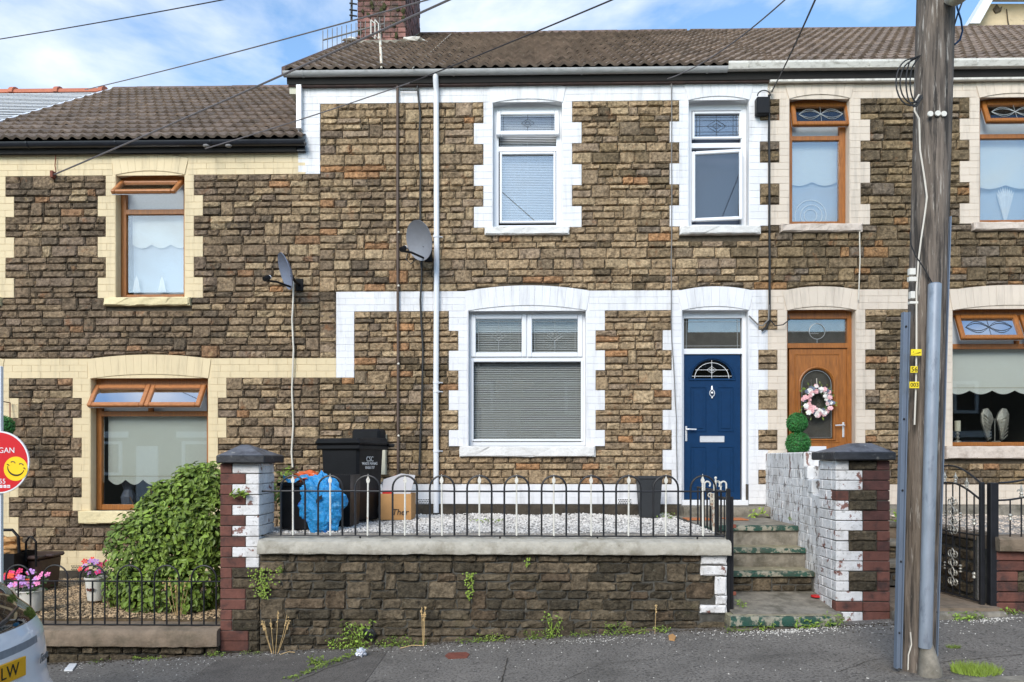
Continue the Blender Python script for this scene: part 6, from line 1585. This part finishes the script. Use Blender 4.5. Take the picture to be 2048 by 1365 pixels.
# moss and grass line in the pavement joint
mb=MB()
for k in range(240):
    q=rnd.random(); a=P(722,1312,6.95); b=P(575,1366,6.15); p=a.lerp(b,q); p.x+=rnd.uniform(-.05,.05); p.y+=rnd.uniform(-.04,.04); p.z=zg(p.x)+.004+rnd.uniform(0,.03 if q<.75 else .012)
    leaf_into(mb,orient(p,Vector((0,-.2,1)),rnd.uniform(0,6.28),.6),.028,.013)
mb.build('grass_strip',M['leaf_lime'],kind='stuff',fix=False)
clump(Vector((P(632,1342,6.6).x,6.6,zg(-1.7))),.07,.05,.07,70,.03,M['leaf_lime'],'grassy tuft growing in the pavement joint left of the foil ball','grass_tuft','grass')
def trail(px,py,w_,h_,n,lab,mt='leaf_lime'):
    mb=MB()
    for _ in range(n):
        v=rnd.random(); p=P(px,py,7.16)+Vector((rnd.gauss(0,w_)*(1-.5*v),-rnd.uniform(0,.03),-h_*v)); leaf_into(mb,orient(p,Vector((0,-1,.3)),rnd.uniform(0,6.28),.5),.020,.015)
    mb.build('wall_plant',M[mt],label=lab,cat='plant',fix=False)
trail(525,1138,.075,.28,190,'yellow-green trailing plant on the dark stone right of the left pillar'); trail(562,1132,.012,.06,34,'small sprig beside the coping above the trailing plant'); trail(940,1145,.03,.26,90,'narrow yellow trailing plant on the wall below the railing middle'); trail(1055,1118,.012,.07,20,'tiny sprig under the coping right of the trailing plant')
clump(P(480,992,7.15),.075,.02,.05,60,.04,M['leaf_lime'],'spiky green plant sprouting from the face of the left pillar','wall_plant','plant')
clump(P(1812,615,7.16)*1.0,.02,.02,.12,30,.03,M['leaf'],'small green fern beside the left cable guard on the pole','wall_plant','plant') if False else None
def stalks(px,h_,n,sp,lab,Y=7.08,z=None,lean=0):
    b=base_pt(px,Y) if z is None else Vector((P(px,0,Y).x,Y,z)); mb=MB()
    for k in range(n):
        dx=rnd.uniform(-sp,sp); hh=h_*rnd.uniform(.75,1.0); e=b+Vector((dx*2+lean,rnd.uniform(-.03,.02),hh)); mb.tube([b+Vector((dx*.5,0,0)),b.lerp(e,.5)+Vector((dx*.4,0,0)),e],.0028,4)
        for j in range(10):
            q=rnd.uniform(.72,1); mb.sphere(b.lerp(e,q)+Vector((dx*.3+rnd.uniform(-.007,.007),0,0)),rnd.uniform(.005,.009),5,4)
    mb.build('dry_stalks',M['dry_stalk'],label=lab,cat='dead plant')
stalks(549,.42,6,.07,'bleached dry stalks fanning out at the left end of the dark wall'); stalks(847,.40,3,.03,'pair of tall dry stalks standing against the wall right of the foil ball'); stalks(1309,.36,1,.01,'single thin dry stalk against the wall near its right end')
stalks(355,.42,8,.09,'dry straw stalks in front of the bush behind the low railing',7.6,-.01)
mb=MB()
for (a,b) in(((800,1322),(845,1300)),((560,1312),(590,1320))):
    A=P(a[0],a[1],7.0);B=P(b[0],b[1],7.05); A.z=zg(A.x)+.01; B.z=zg(B.x)+.012; mb.tube([A,A.lerp(B,.5)+Vector((0,.02,.01)),B],.004,4)
thing(mb,'dry_twigs',M['dry_stalk'],'fallen dry twigs lying on the pavement by the wall','twigs')
def grass(px,py,Y,r,n,h_,lab):
    c=P(px,py,Y); c.z=zg(c.x); mb=MB()
    for _ in range(n):
        a=rnd.uniform(0,6.28); q=sqrt(rnd.random())*r; p=c+Vector((q*cos(a),q*sin(a)*.7,0)); e=p+Vector((rnd.uniform(-.04,.04),rnd.uniform(-.03,.03),h_*rnd.uniform(.4,1))); w=Vector((.003,0,0)); mb.add([p-w,p+w,e],[(0,1,2)])
    mb.build('grass_tuft',M['leaf_lime'],label=lab,cat='grass',fix=False)
def gy(px,py):   # ground depth under a pixel
    Y=6.0
    for _ in range(12):
        x=P(px,py,Y).x; t=(1.6-zg(x))*1500/(py-917); a=(px-1024)/F; Y=t*(a*sin(TH)+cos(TH))
    return Y
grass(1952,1345,gy(1952,1345),.17,700,.075,'bright grass tuft on the pavement right of the pole base, the larger one'); grass(1907,1296,gy(1907,1296),.05,90,.03,'tiny grass tuft behind the pole base')
for (px,lab) in((1925,'weed in front of the path beside the scrolled gate'),(1950,'weed at the foot of the scrolled gate'),(2018,'weed at the left end of the red brick wall')): clump(base_pt(px,7.0 if px<2000 else 7.12),.10,.06,.06,60,.028,M['leaf'],lab)
# ------------------------------------------------------------------ litter, chips, covers
mb=MB()
def chip(p,s):
    a=rnd.uniform(0,6.28); c,sn=cos(a)*s,sin(a)*s
    mb.add([p+Vector((c,sn,0)),p+Vector((-sn*.7,c*.7,0)),p+Vector((-c,-sn,0)),p+Vector((sn*.7,-c*.7,0)),p+Vector((0,0,s*.7))],[(0,1,4),(1,2,4),(2,3,4),(3,0,4)])
for _ in range(900):
    px=rnd.uniform(120,2048); Y=7.1-abs(rnd.gauss(0,.22)) if rnd.random()<.72 else rnd.uniform(5.3,7.1)
    x=P(px,0,Y).x; chip(Vector((x,Y,zg(x)+.001)),rnd.uniform(.003,.0095))
for _ in range(420):
    px=rnd.gauss(1590,60); Y=6.99-abs(rnd.gauss(0,.09)); x=P(px,0,Y).x; chip(Vector((x,Y,zg(x)+.001)),rnd.uniform(.004,.010))
for _ in range(160):
    px=rnd.gauss(1990,40); Y=6.99-abs(rnd.gauss(0,.08)); x=P(px,0,Y).x; chip(Vector((x,Y,zg(x)+.001)),rnd.uniform(.004,.010))
for _ in range(130):
    px=rnd.gauss(1180,45); Y=7.0-abs(rnd.gauss(0,.07)); x=P(px,0,Y).x; chip(Vector((x,Y,zg(x)+.001)),rnd.uniform(.003,.007))
mb.build('loose_chippings',M['chip'],kind='stuff',fix=False)
mb=MB()
for _ in range(1500):
    px=rnd.uniform(90,2048); Y=(7.17 if px<1450 or px>1790 else 7.02)-abs(rnd.gauss(0,.045 if rnd.random()<.7 else .14)); x=P(px,0,Y).x; chip(Vector((x,Y,zg(x)+.001)),rnd.uniform(.005,.016))
mb.build('soil_debris',M['soil'],kind='stuff',fix=False)
def crack(pts,w=.006,name='pavement_joint'):
    mb=MB(); A=[]
    for i,(px,py) in enumerate(pts):
        Y=gy(px,py); p=P(px,py,Y); A.append(Vector((p.x,p.y,zg(p.x))))
    out=[A[0]]
    for a,c in zip(A,A[1:]):
        n_=max(1,int((c-a).length/.06))
        for k in range(1,n_+1): q=a.lerp(c,k/n_); out.append(q+Vector((rnd.uniform(-.006,.006),rnd.uniform(-.008,.008),0)))
    vs=[];fs=[]
    for i,p in enumerate(out):
        d=(out[min(i+1,len(out)-1)]-out[max(i-1,0)]).normalized(); nrm=Vector((-d.y,d.x,0))*w*rnd.uniform(.4,1.1); z=Vector((0,0,.0065)); q=p+nrm; r_=p-nrm
        q.z=zg(q.x); r_.z=zg(r_.x); vs+=[q+z,r_+z]
    for i in range(len(out)-1): fs.append((2*i,2*i+1,2*i+3,2*i+2))
    mb.add(vs,fs); mb.build(name,M['soil'],kind='structure',fix=False)
crack([(1016,1317),(1010,1340),(1003,1366)]); crack([(1680,1345),(1740,1322),(1790,1316),(1850,1330),(1920,1322),(2048,1310)],.004,'pavement_crack'); crack([(1120,1366),(1200,1330),(1330,1318)],.003,'pavement_crack'); crack([(720,1317),(650,1340),(590,1366)],.008)
def flat(name,pts,m,label,cat,th=.004,dz=.003):
    mb=MB(); A=[]
    for (px,py) in pts: Y=gy(px,py); p=P(px,py,Y); A.append((p.x,p.y,zg(p.x)))
    n=len(A); mb.add([(a[0],a[1],a[2]+dz+th) for a in A]+[(a[0],a[1],a[2]+dz-.002) for a in A],[tuple(range(n))]+[(i,(i+1)%n,n+(i+1)%n,n+i) for i in range(n)]); return mb.build(name,M[m],label=label,cat=cat)
flat('stop_tap_cover',[(890,1313),(897,1307),(933,1306),(939,1310),(934,1317),(897,1319)],'rust_cover','small rust-red metal cover set in the pavement','cover')
flat('white_tile',[(128,1343),(139,1330),(154,1330),(145,1343)],'white_tile','white square tile lying on the pavement near the car','tile',.01)
flat('paper_scrap',[(1337,1274),(1345,1271),(1352,1276),(1349,1283),(1338,1281)],'card','crumpled tan paper scrap on the pavement right of centre','litter',.012)

c=P(722,1328,6.8); c.z=zg(c.x)+.035; crumple('foil_ball',c,.042,.035,.035,M['foil'],'crumpled silver foil ball on the pavement below the wall','litter',.6,2.4,5,20,14)
mb=MB(); p=P(1635,1191,7.62); mb.lathe((p.x-.01,p.y,.205),[(.055,0),(.055,.012),(.045,.016)],16); thing(mb,'litter',M['red_plastic'],'small red plastic lid on the lower landing of the steps','lid')
mb=MB(); c=P(800,1287,7.15); c.z=zg(c.x)+.05; mb.sphere((P(738,0,7.16).x,7.165,zg(P(738,0,7.16).x)+.12),.07,10,6,(1,.25,.8),jit=.15); thing(mb,'drain_hole',M['ink_black'],'dark ragged drain hole low in the stone wall','hole')
# ------------------------------------------------------------------ cream house garden: bins, pots, flowers
def flowers(par,c,rx_,rz_,cols,n=16,sz=.032,leaves=70):
    mbl=MB()
    for _ in range(leaves): p=c+Vector((rnd.uniform(-1,1)*rx_,rnd.uniform(-1,1)*rx_*.8,rnd.uniform(-.2,.75)*rz_)); leaf_into(mbl,orient(p,Vector((0,-.5,1)),rnd.uniform(0,6.28),.8),.05,.03)
    mbl.build('foliage',M['leaf_dark'],par,kind='stuff',fix=False)
    for k in range(n):
        p=c+Vector((rnd.uniform(-1,1)*rx_*1.05,rnd.uniform(-1,.4)*rx_,rnd.uniform(.1,1.05)*rz_)); m_=MB(); R_=sz*rnd.uniform(.8,1.2); T=orient(p,Vector((rnd.uniform(-.4,.4),-1,.5)),0,.3)
        for j in range(5):
            a=j*2*pi/5; q=[(0,0,0),(R_*.9*cos(a-.5),R_*.9*sin(a-.5),R_*.15),(R_*1.15*cos(a),R_*1.15*sin(a),R_*.1),(R_*.9*cos(a+.5),R_*.9*sin(a+.5),R_*.15)]; m_.add([T@Vector(v) for v in q],[(0,1,2,3)])
        m_.build('flower',M[rnd.choice(cols)],par,fix=False)
def pot(px,pyb,pyt,Y,r,lab,cols,deco=False,n=14,squ=1):
    c=P(px,pyb,Y); zt=PZ(px,pyt,Y); hh=zt-c.z; p=empty('flower_pot',c,lab,'flower pot')
    m_=MB(); m_.lathe(c,[(r*.72,0),(r*.74,.01),(r*.95,hh*.93),(r*1.02,hh*.94),(r*1.02,hh),(r*.93,hh),(r*.9,hh*.9)],26); m_.build('pot',M['pot_cream'],p,smooth=True)
    m_=MB(); m_.lathe(c,[(.0,hh*.9),(r*.92,hh*.9)],20); m_.build('compost',M['soil'],p)
    if deco:
        m_=MB(); 
        for sg in(-1,0,1): m_.tube([c+Vector((sg*.02,-r*.93,hh*.45)),c+Vector((sg*.035,-r*.96,hh*.56))],.010,6)
        m_.build('leaf_emblem',M['rust_cover'],p)
    flowers(p,Vector((c.x,c.y,zt+.02)),r*1.15,.16,cols,n)
pot(192,1200,1154,8.2,.115,'cream flower pot with red and lilac flowers in front of the bush',['flower_red','flower_lilac','flower_magenta','flower_lilac'],True)
pot(62,1222,1180,7.75,.13,'cream flower pot overflowing with pale pink flowers behind the car',['flower_pink','flower_lilac','flower_pink'],False,18)
pot(22,1200,1168,8.2,.16,'cream flower pot with orange and magenta flowers at the left edge',['flower_orange','flower_magenta','flower_magenta'],False,18)
bb=empty('food_bin',P(62,1160,9.0),'brown plastic bin with an upright black handle in the tan gravel garden','bin')
x0,x1=P(38,0,9.0).x,P(94,0,9.0).x; z0=-.005; zt=PZ(60,1116,9.0)
mb=MB(); taper(mb,x0,x1,8.85,9.3,z0,zt,.14,.14,.02); mb.build('bin_body',M['plastic_brown'],bb)
mb=MB(); mb.cbox(x0-.06,x1+.02,8.8,9.33,zt,zt+.045,.015); mb.cbox(x1+.0,x1+.10,8.95,9.2,zt+.01,zt+.05,.015); mb.build('lid',M['plastic_brown'],bb)
mb=MB(); a=P(52,1074,8.8); b=P(72,1120,8.8); mb.tube([(a.x,8.8,zt-.02),(a.x,8.8,a.z-.06),(a.x+.04,8.8,a.z),(b.x-.05,8.8,a.z),(b.x,8.8,a.z-.06),(b.x,8.8,zt-.08)],.013,8); mb.build('handle',M['plastic_black'],bb)
kb2=empty('recycling_box',P(12,1160,8.7),'black box with a curved handle holding crumpled brown paper at the left edge','recycling box')
x0,x1=P(-55,0,8.7).x,P(40,0,8.7).x; zt=PZ(12,1106,8.7)
mb=MB(); openbox(mb,x0,x1,8.6,9.0,-.005,zt,.014,.08); mb.build('box_body',M['plastic_black'],kb2)
mb=MB(); zh=PZ(12,1062,8.6); mb.tube([(x0,8.7,zt),(x0,8.7,zh-.1),(x0+.06,8.7,zh),(x1-.09,8.7,zh),(x1-.02,8.7,zh-.08),(x1-.01,8.7,zt)],.017,8); mb.build('handle',M['plastic_black'],kb2)
c=P(12,1092,8.8); crumple('paper_bag',c,.20,.14,.10,M['card'],'crumpled brown paper bag in the black box at the left edge','paper bag',.5,1.8,12,22,16)
def topiary_ball(mb,c,r,n,sz=.016):
    for _ in range(n):
        d=Vector((rnd.gauss(0,1),rnd.gauss(0,1),rnd.gauss(0,1))).normalized(); leaf_into(mb,orient(c+d*r*rnd.uniform(.86,1.03),d,rnd.uniform(0,6.28),.9),sz,sz*.7)
tb=empty('topiary',P(8,880,9.5),'green topiary ball hanging above the red sign at the left edge','topiary')
mb=MB(); c=P(4,853,9.5); topiary_ball(mb,c,.14,1500,.022); mb.build('foliage',M['topiary'],tb,kind='stuff',fix=False); mb=MB(); mb.sphere(c,.115,14,10); mb.build('core',M['leaf_dark'],tb)
mb=MB(); e=P(20,806,9.95); mb.tube([e,P(20,842,9.9)],.008,6); mb.tube([P(20,806,9.95),P(3,803,9.5),c+Vector((0,0,.12))],.007,6); mb.build('bracket',M['rust_cover'],tb)
tt=empty('topiary',P(1596,960,9.3),'double ball topiary standing in front of the orange-brown door','topiary')
zf=.86; cx_=P(1595,0,9.3).x
for (px,py,r) in((1594,846,.122),(1596,887,.145)):
    c=P(px,py,9.3); mb=MB(); topiary_ball(mb,c,r,2600,.018); mb.build('foliage',M['topiary'],tt,kind='stuff',fix=False); mb=MB(); mb.sphere(c,r*.86,14,10); mb.build('leaf_ball',M['leaf_dark'],tt)
mb=MB(); mb.tube([(cx_,9.3,1.2),(cx_,9.3,2.0)],.014,8); mb.build('stem',M['twig'],tt)
mb=MB(); mb.lathe((cx_,9.3,zf),[(.1,0),(.13,.3),(.14,.3),(.14,.34),(.11,.34)],18); mb.build('pot',M['plastic_black'],tt)
mb=MB(); mb.box(WX(9)+.3,rx(1780)+.2,8.9,9.95,-.1,.86); 
mb.build('doorstep_slab',M['concrete'],kind='structure')
wr_=empty('door_wreath',P(1634,802,10.0),'round wreath of pink and white flowers hanging on the arched glass of the orange-brown door','wreath')
c=P(1634,803,10.06); R_=.155
mb=MB(); mb.tube([c+Vector((R_*cos(t*pi/12),0,R_*sin(t*pi/12))) for t in range(24)],.035,7,closed=True); mb.build('ring',M['leaf_dark'],wr_)
for k in range(80):
    a=rnd.uniform(0,6.28); q=R_+rnd.uniform(-.045,.05); p=c+Vector((q*cos(a),-.03-rnd.uniform(0,.03),q*sin(a))); m_=MB(); s_=rnd.uniform(.026,.040)
    T=orient(p,Vector((rnd.uniform(-.5,.5),-1,rnd.uniform(-.3,.5))),rnd.uniform(0,6),.3)
    for lay_ in range(2):
        for j in range(6):
            w=j*pi/3+lay_*.5; rr_=s_*(1-.4*lay_); q_=[(0,0,lay_*.008),(rr_*.8*cos(w-.5),rr_*.8*sin(w-.5),.004+lay_*.01),(rr_*cos(w),rr_*sin(w),.008+lay_*.012),(rr_*.8*cos(w+.5),rr_*.8*sin(w+.5),.004+lay_*.01)]; m_.add([T@Vector(v) for v in q_],[(0,1,2,3)])
    m_.build('flower',M[rnd.choice(['flower_white','flower_blush','flower_blush','flower_white','flower_white','dish_mesh'])],wr_,fix=False)
mb=MB()
for k in range(46):
    a=rnd.uniform(0,6.28); q=R_+rnd.uniform(-.06,.085); leaf_into(mb,orient(c+Vector((q*cos(a),-.02,q*sin(a))),Vector((0,-1,.2)),a,.4),.05,.022)
mb.build('wreath_leaves',M['leaf_lime'],wr_,fix=False); mb=MB(); mb.tube([c+Vector((0,-.01,R_)),c+Vector((-.01,-.01,R_+.15))],.005,5); mb.build('string',M['cable_white'],wr_)
# window ornaments
x0,x1,z0,z1=PLOW
wg=empty('wing_ornament',P(1990,884,10.35),'silver angel wings ornament on a stand inside the right ground floor window','ornament')
for sg in(-1,1):
    mb=MB(); cxw=P(1990.5,0,10.33).x; pts=[]
    prof=[(.02,.29),(.05,.38),(.10,.44),(.155,.43),(.185,.36),(.18,.25),(.14,.12),(.10,.0),(.075,.02),(.07,.12),(.05,.21)]
    vs=[]; n=len(prof); 
    for yy in(0,.03):
        for (a,b) in prof: vs.append((cxw+sg*a,10.33+yy,z0+.02+b))
    vs.append((cxw+sg*.11,10.30,z0+.27)); fs=[(i,(i+1)%n,2*n) for i in range(n)]+[(n+i,n+(i+1)%n,(i+1)%n,i) for i in range(n)]+[tuple(range(n,2*n))]
    mb.add(vs,fs)
    for j in range(7):
        q=j/6; mb.tube([(cxw+sg*(.17-.02*q),10.305,z0+.38-.28*q),(cxw+sg*(.12-.03*q),10.30,z0+.33-.29*q),(cxw+sg*(.07),10.31,z0+.30-.24*q)],.007,5)
    mb.build('wing',M['silver_ornament'],wg)
mb=MB(); mb.tube([(cxw,10.34,z0),(cxw,10.34,z0+.32)],.006,6); mb.cbox(cxw-.06,cxw+.06,10.3,10.38,z0-.0,z0+.015,.004); mb.build('stand',M['silver_ornament'],wg)
cn=empty('candlestick',P(1916,884,10.33),'silver candlestick with a cream candle in the left corner of the right ground floor window','candlestick')
cxw=P(1915,0,10.33).x; mb=MB(); mb.lathe((cxw,10.33,z0),[(.05,0),(.045,.015),(.015,.03),(.028,.06),(.012,.08),(.03,.11),(.015,.13),(.04,.15)],14); mb.build('holder',M['silver_ornament'],cn,smooth=True); mb=MB(); mb.tube([(cxw,10.33,z0+.15),(cxw,10.33,z0+.29)],.038,14); mb.build('candle',M['candle'],cn)
mb=MB(); c=P(1621,432,10.26)
for r,dx in((.21,0),(.145,.01),(.085,0)): mb.tube([c+Vector((dx+r*cos(t*pi/20),0,r*sin(t*pi/20)+r-.21+.02)) if False else c+Vector((dx+r*cos(t*pi/20),0,r*sin(t*pi/20))) for t in range(40)],.008,6,closed=True)
thing(mb,'ring_ornament',M['flower_white'],'white concentric rings ornament inside the upper window above the orange-brown door','ornament')
mb=MB()
for (px,hh) in((324,.21),(273,.22)):
    c=P(px,584,10.2); 
    for k in range(7): mb.tube([c+Vector(((k-3)*.016,0,0)),c+Vector(((k-3)*.006,0,hh*(1-abs(k-3)*.08)))],.006,5)
thing(mb,'folded_ornament',M['flower_white'],'white pleated ornaments on the sill inside the cream upper window','ornament')
# ------------------------------------------------------------------ estate agent board
sg_=empty('agent_board',P(-3,1300,6.95),'round red estate agent board with a yellow smiling face at the left edge','sign')
c=P(-3.5,925,6.9); R_=.292
mb=MB(); mb.lathe((c.x,c.y,c.z),[(R_,0),(R_,.014)],48,ax='y'); mb.build('board_rim',M['sign_white'],sg_)
mb=MB(); mb.lathe((c.x,c.y-.0015,c.z),[(R_*.955,0),(R_*.955,.003)],48,ax='y'); mb.build('board_face',M['sign_red'],sg_)
k_=6.98/1500
off=lambda px,py:Vector(((px+3.5)*k_,0,(925-py)*k_))
s_=c+off(32.5,938); mb=MB(); mb.lathe((s_.x,c.y-.0035,s_.z),[(24.3*k_,0),(24.3*k_,.002)],36,ax='y'); fc=mb.build('smiling_face',M['smile_yellow'],sg_)
mb=MB(); YF_=c.y-.0045
A=RAD(-14)
def rot2(x,z): return Vector((s_.x+(x*cos(A)-z*sin(A))*k_,YF_,s_.z+(x*sin(A)+z*cos(A))*k_))
mb.tube([rot2(17*cos(a),3-16*sin(a)) for a in [RAD(4+ (172*t/14)) for t in range(15)]],[k_*(.5+1.2*sin(pi*t/14)) for t in range(15)],6)
mb.tube([rot2(-17+1.5*t-2,5-abs(t-1)*1.0) for t in range(4)],k_*.9,5); mb.tube([rot2(15+1.5*t,6-abs(t-1)) for t in range(4)],k_*.9,5)
for (ex) in(-8,9): mb.tube([rot2(ex+4.5*cos(a),9+4*sin(a)) for a in [RAD(20+140*t/7) for t in range(8)]],k_*1.0,5)
mb.build('face_lines',M['ink_black'],fc)
p=c+off(14,901.5); text('GAN',.072,(p.x,c.y-.004,p.z),(pi/2,0,0),M['sign_white'],sg_); p=c+off(5.5,963.5); text('55',.064,(p.x,c.y-.004,p.z),(pi/2,0,0),M['sign_white'],sg_)
for (px,ch_) in((2.5,'f'),(10.5,'t'),(18,'in')):
    p=c+off(px,973.5); mb=MB(); mb.cbox(p.x-.014,p.x+.014,c.y-.003,c.y-.001,p.z-.014,p.z+.014,.001); q_=mb.build('social_icon',M['sign_white'],sg_); text(ch_,.026,(p.x,c.y-.0035,p.z),(pi/2,0,0),M['sign_red'],q_,ext=.0003)
mb=MB(); px_=c.x-.02; mb.cbox(px_-.055,px_+.03,6.92,6.96,zg(c.x)-.2,c.z+.9,.004); mb.build('post',M['sign_white'],sg_)
# ------------------------------------------------------------------ parked car, only its rear corner is in the frame
XR_=-2.85; YC=4.04; ZR=zg(-3.2)-.11
car=empty('parked_car',(XR_-2,YC,ZR),'white hatchback parked at the kerb, rear corner at the lower left of the photo','car')
def itp(t,T):
    for (a,va),(b,vb) in zip(T,T[1:]):
        if t<=b: q=(t-a)/(b-a); q=q*q*(3-2*q)*.5+q*.5; return va+(vb-va)*q
    return T[-1][1]
REAR=[(.16,.10),(.24,.03),(.40,0),(.56,.005),(.61,.05),(.70,.07),(.80,.075),(.93,.085),(1.05,.12),(1.16,.22),(1.28,.33),(1.38,.43),(1.42,.40),(1.45,.46),(1.475,.75),(1.49,1.1)]
HW=[(.16,.74),(.24,.82),(.40,.86),(.62,.862),(.80,.862),(.95,.845),(1.05,.80),(1.16,.755),(1.28,.71),(1.38,.66),(1.43,.62),(1.46,.56),(1.475,.46),(1.49,.30)]
FR=[(.16,3.80),(.24,3.93),(.40,3.95),(.62,3.90),(.72,3.75),(.80,3.45),(.88,3.1),(.95,2.85),(1.05,2.65),(1.2,2.35),(1.35,2.05),(1.44,1.8),(1.475,1.5),(1.49,1.3)]
CR=[(.16,.20),(.5,.26),(.62,.22),(.95,.20),(1.1,.17),(1.3,.16),(1.49,.16)]
def outline(z,n=96):
    r0=itp(z,REAR); f0=itp(z,FR); w=itp(z,HW); cr=min(itp(z,CR),w*.8); pts=[]
    # rounded rectangle: rear face, far side, front face, near side
    def seg(a,b,k): return [(a[0]+(b[0]-a[0])*t/k,a[1]+(b[1]-a[1])*t/k) for t in range(k)]
    def arc(cx,cy,a0,k): return [(cx+cr*cos(a0+pi/2*t/k),cy+cr*sin(a0+pi/2*t/k)) for t in range(k)]
    q=n//8
    pts+=seg((r0,w-cr),(r0,-w+cr),q*2)[::1]
    pts+=arc(r0+cr,-w+cr,pi,q)
    pts+=seg((r0+cr,-w),(f0-cr,-w),q)
    pts+=arc(f0-cr,-w+cr,-pi/2,q//2)+seg((f0,-w+cr),(f0,w-cr),q//2*2)+arc(f0-cr,w-cr,0,q//2)
    pts+=seg((f0-cr,w),(r0+cr,w),q); pts+=arc(r0+cr,w-cr,pi/2,q)
    out=[]
    for (x,y) in pts:
        if x<1.5: x=x+.25*(abs(y)/w)**2.4*max(0,1-(x-r0)/1.2)
        out.append((x,y))
    return out
zs=[.16+.0222*i for i in range(60)]+[1.475,1.49]
groups={'car_body':MB(),'rear_window':MB(),'side_window':MB(),'tail_light':MB(),'shut_line':MB(),'trim_strip':MB()}
OUT=[outline(z) for z in zs]; n=len(OUT[0])
def W3(p,z): return Vector((XR_-p[0],YC+p[1],ZR+z))
for i in range(len(zs)-1):
    zc=(zs[i]+zs[i+1])/2
    for k in range(n):
        a,b,c_,d=OUT[i][k],OUT[i][(k+1)%n],OUT[i+1][(k+1)%n],OUT[i+1][k]; xm=(a[0]+b[0])/2; ym=(a[1]+b[1])/2; w=itp(zc,HW); r0=itp(zc,REAR); f0=itp(zc,FR)
        g='car_body'; rear=(xm-r0)<.34 and abs(ym)<w-.015
        inner=w-.10
        if rear and 1.02<zc<1.37 and abs(ym)<inner: g='rear_window'
        elif (xm-r0)<.55 and .80<zc<1.08 and abs(ym)>w-.13+.05*(zc-.8): g='tail_light'
        elif not rear and .98<zc<1.36 and xm>r0+.5 and xm<f0-.3: g='side_window'
        elif rear and .555<zc<.577 and abs(ym)<w-.08: g='shut_line'
        elif rear and .885<zc<.93 and abs(ym)<.50: g='trim_strip'
        M_=groups[g]; M_.add([W3(a,zs[i]),W3(b,zs[i]),W3(c_,zs[i+1]),W3(d,zs[i+1])],[(0,1,2,3)])
def weld(o):
    bm=bmesh.new(); bm.from_mesh(o.data); bmesh.ops.remove_doubles(bm,verts=bm.verts,dist=.0004); bmesh.ops.recalc_face_normals(bm,faces=bm.faces); bm.to_mesh(o.data); bm.free(); o.data.polygons.foreach_set('use_smooth',[True]*len(o.data.polygons))
CM={'car_body':'car_white','rear_window':'car_glass','side_window':'car_glass','tail_light':'tail_red','shut_line':'car_black','trim_strip':'galvanised'}
groups['car_body'].add([W3(p,1.49) for p in OUT[-1]],[tuple(range(n))]); groups['car_body'].add([W3(p,.16) for p in OUT[0]],[tuple(range(n))])
for g,M_ in groups.items():
    o=M_.build(g,M[CM[g]],car); weld(o)
def rearpt(y,z,out=.004):
    r0=itp(z,REAR); w=itp(z,HW); return Vector((XR_-r0-.25*(abs(y)/w)**2.4+out,YC+y,ZR+z))
# number plate, badge, wiper, wheels
pl=MB(); a=rearpt(-.26,.765,.012); b=rearpt(.26,.765,.012); x_=max(a.x,b.x); pl.cbox(x_,x_+.012,YC-.26,YC+.26,ZR+.755,ZR+.868,.004); po=pl.build('number_plate',M['plate_yellow'],car)
text('LW',.10,(x_+.0135,YC+.12,ZR+.812),(pi/2,0,RAD(90)),M['ink_black'],po,ext=.0005)
bp=rearpt(.50,.80,.012); text('Fiesta',.075,(bp.x+.014,YC+.50,ZR+.80),(pi/2,0,RAD(110)),M['cable_grey'],car,shear=.35,name='model_badge',ext=.002)
mb=MB(); mb.tube([rearpt(-.05,1.045,.03),rearpt(.18,1.09,.035),rearpt(.42,1.12,.02)],[.016,.013,.008],6); mb.sphere(rearpt(-.05,1.045,.02),.03,10,6); mb.build('rear_wiper',M['car_black'],car)
for sx in(.70,3.15):
    for sy in(-.80,.80):
        mb=MB(); mb.lathe((XR_-sx,YC+sy-.09 if sy>0 else YC+sy-.09,ZR+.30),[(.22,-.0),(.295,.01),(.30,.05),(.30,.13),(.295,.17),(.22,.18)],28,ax='y'); wh=mb.build('wheel',M['rubber'],car,smooth=True)
        mb=MB(); mb.lathe((XR_-sx,YC+sy+(.085 if sy>0 else -.095),ZR+.30),[(.0,0),(.19,0),(.20,.01)],24,ax='y'); mb.build('rim',M['alloy'],wh)
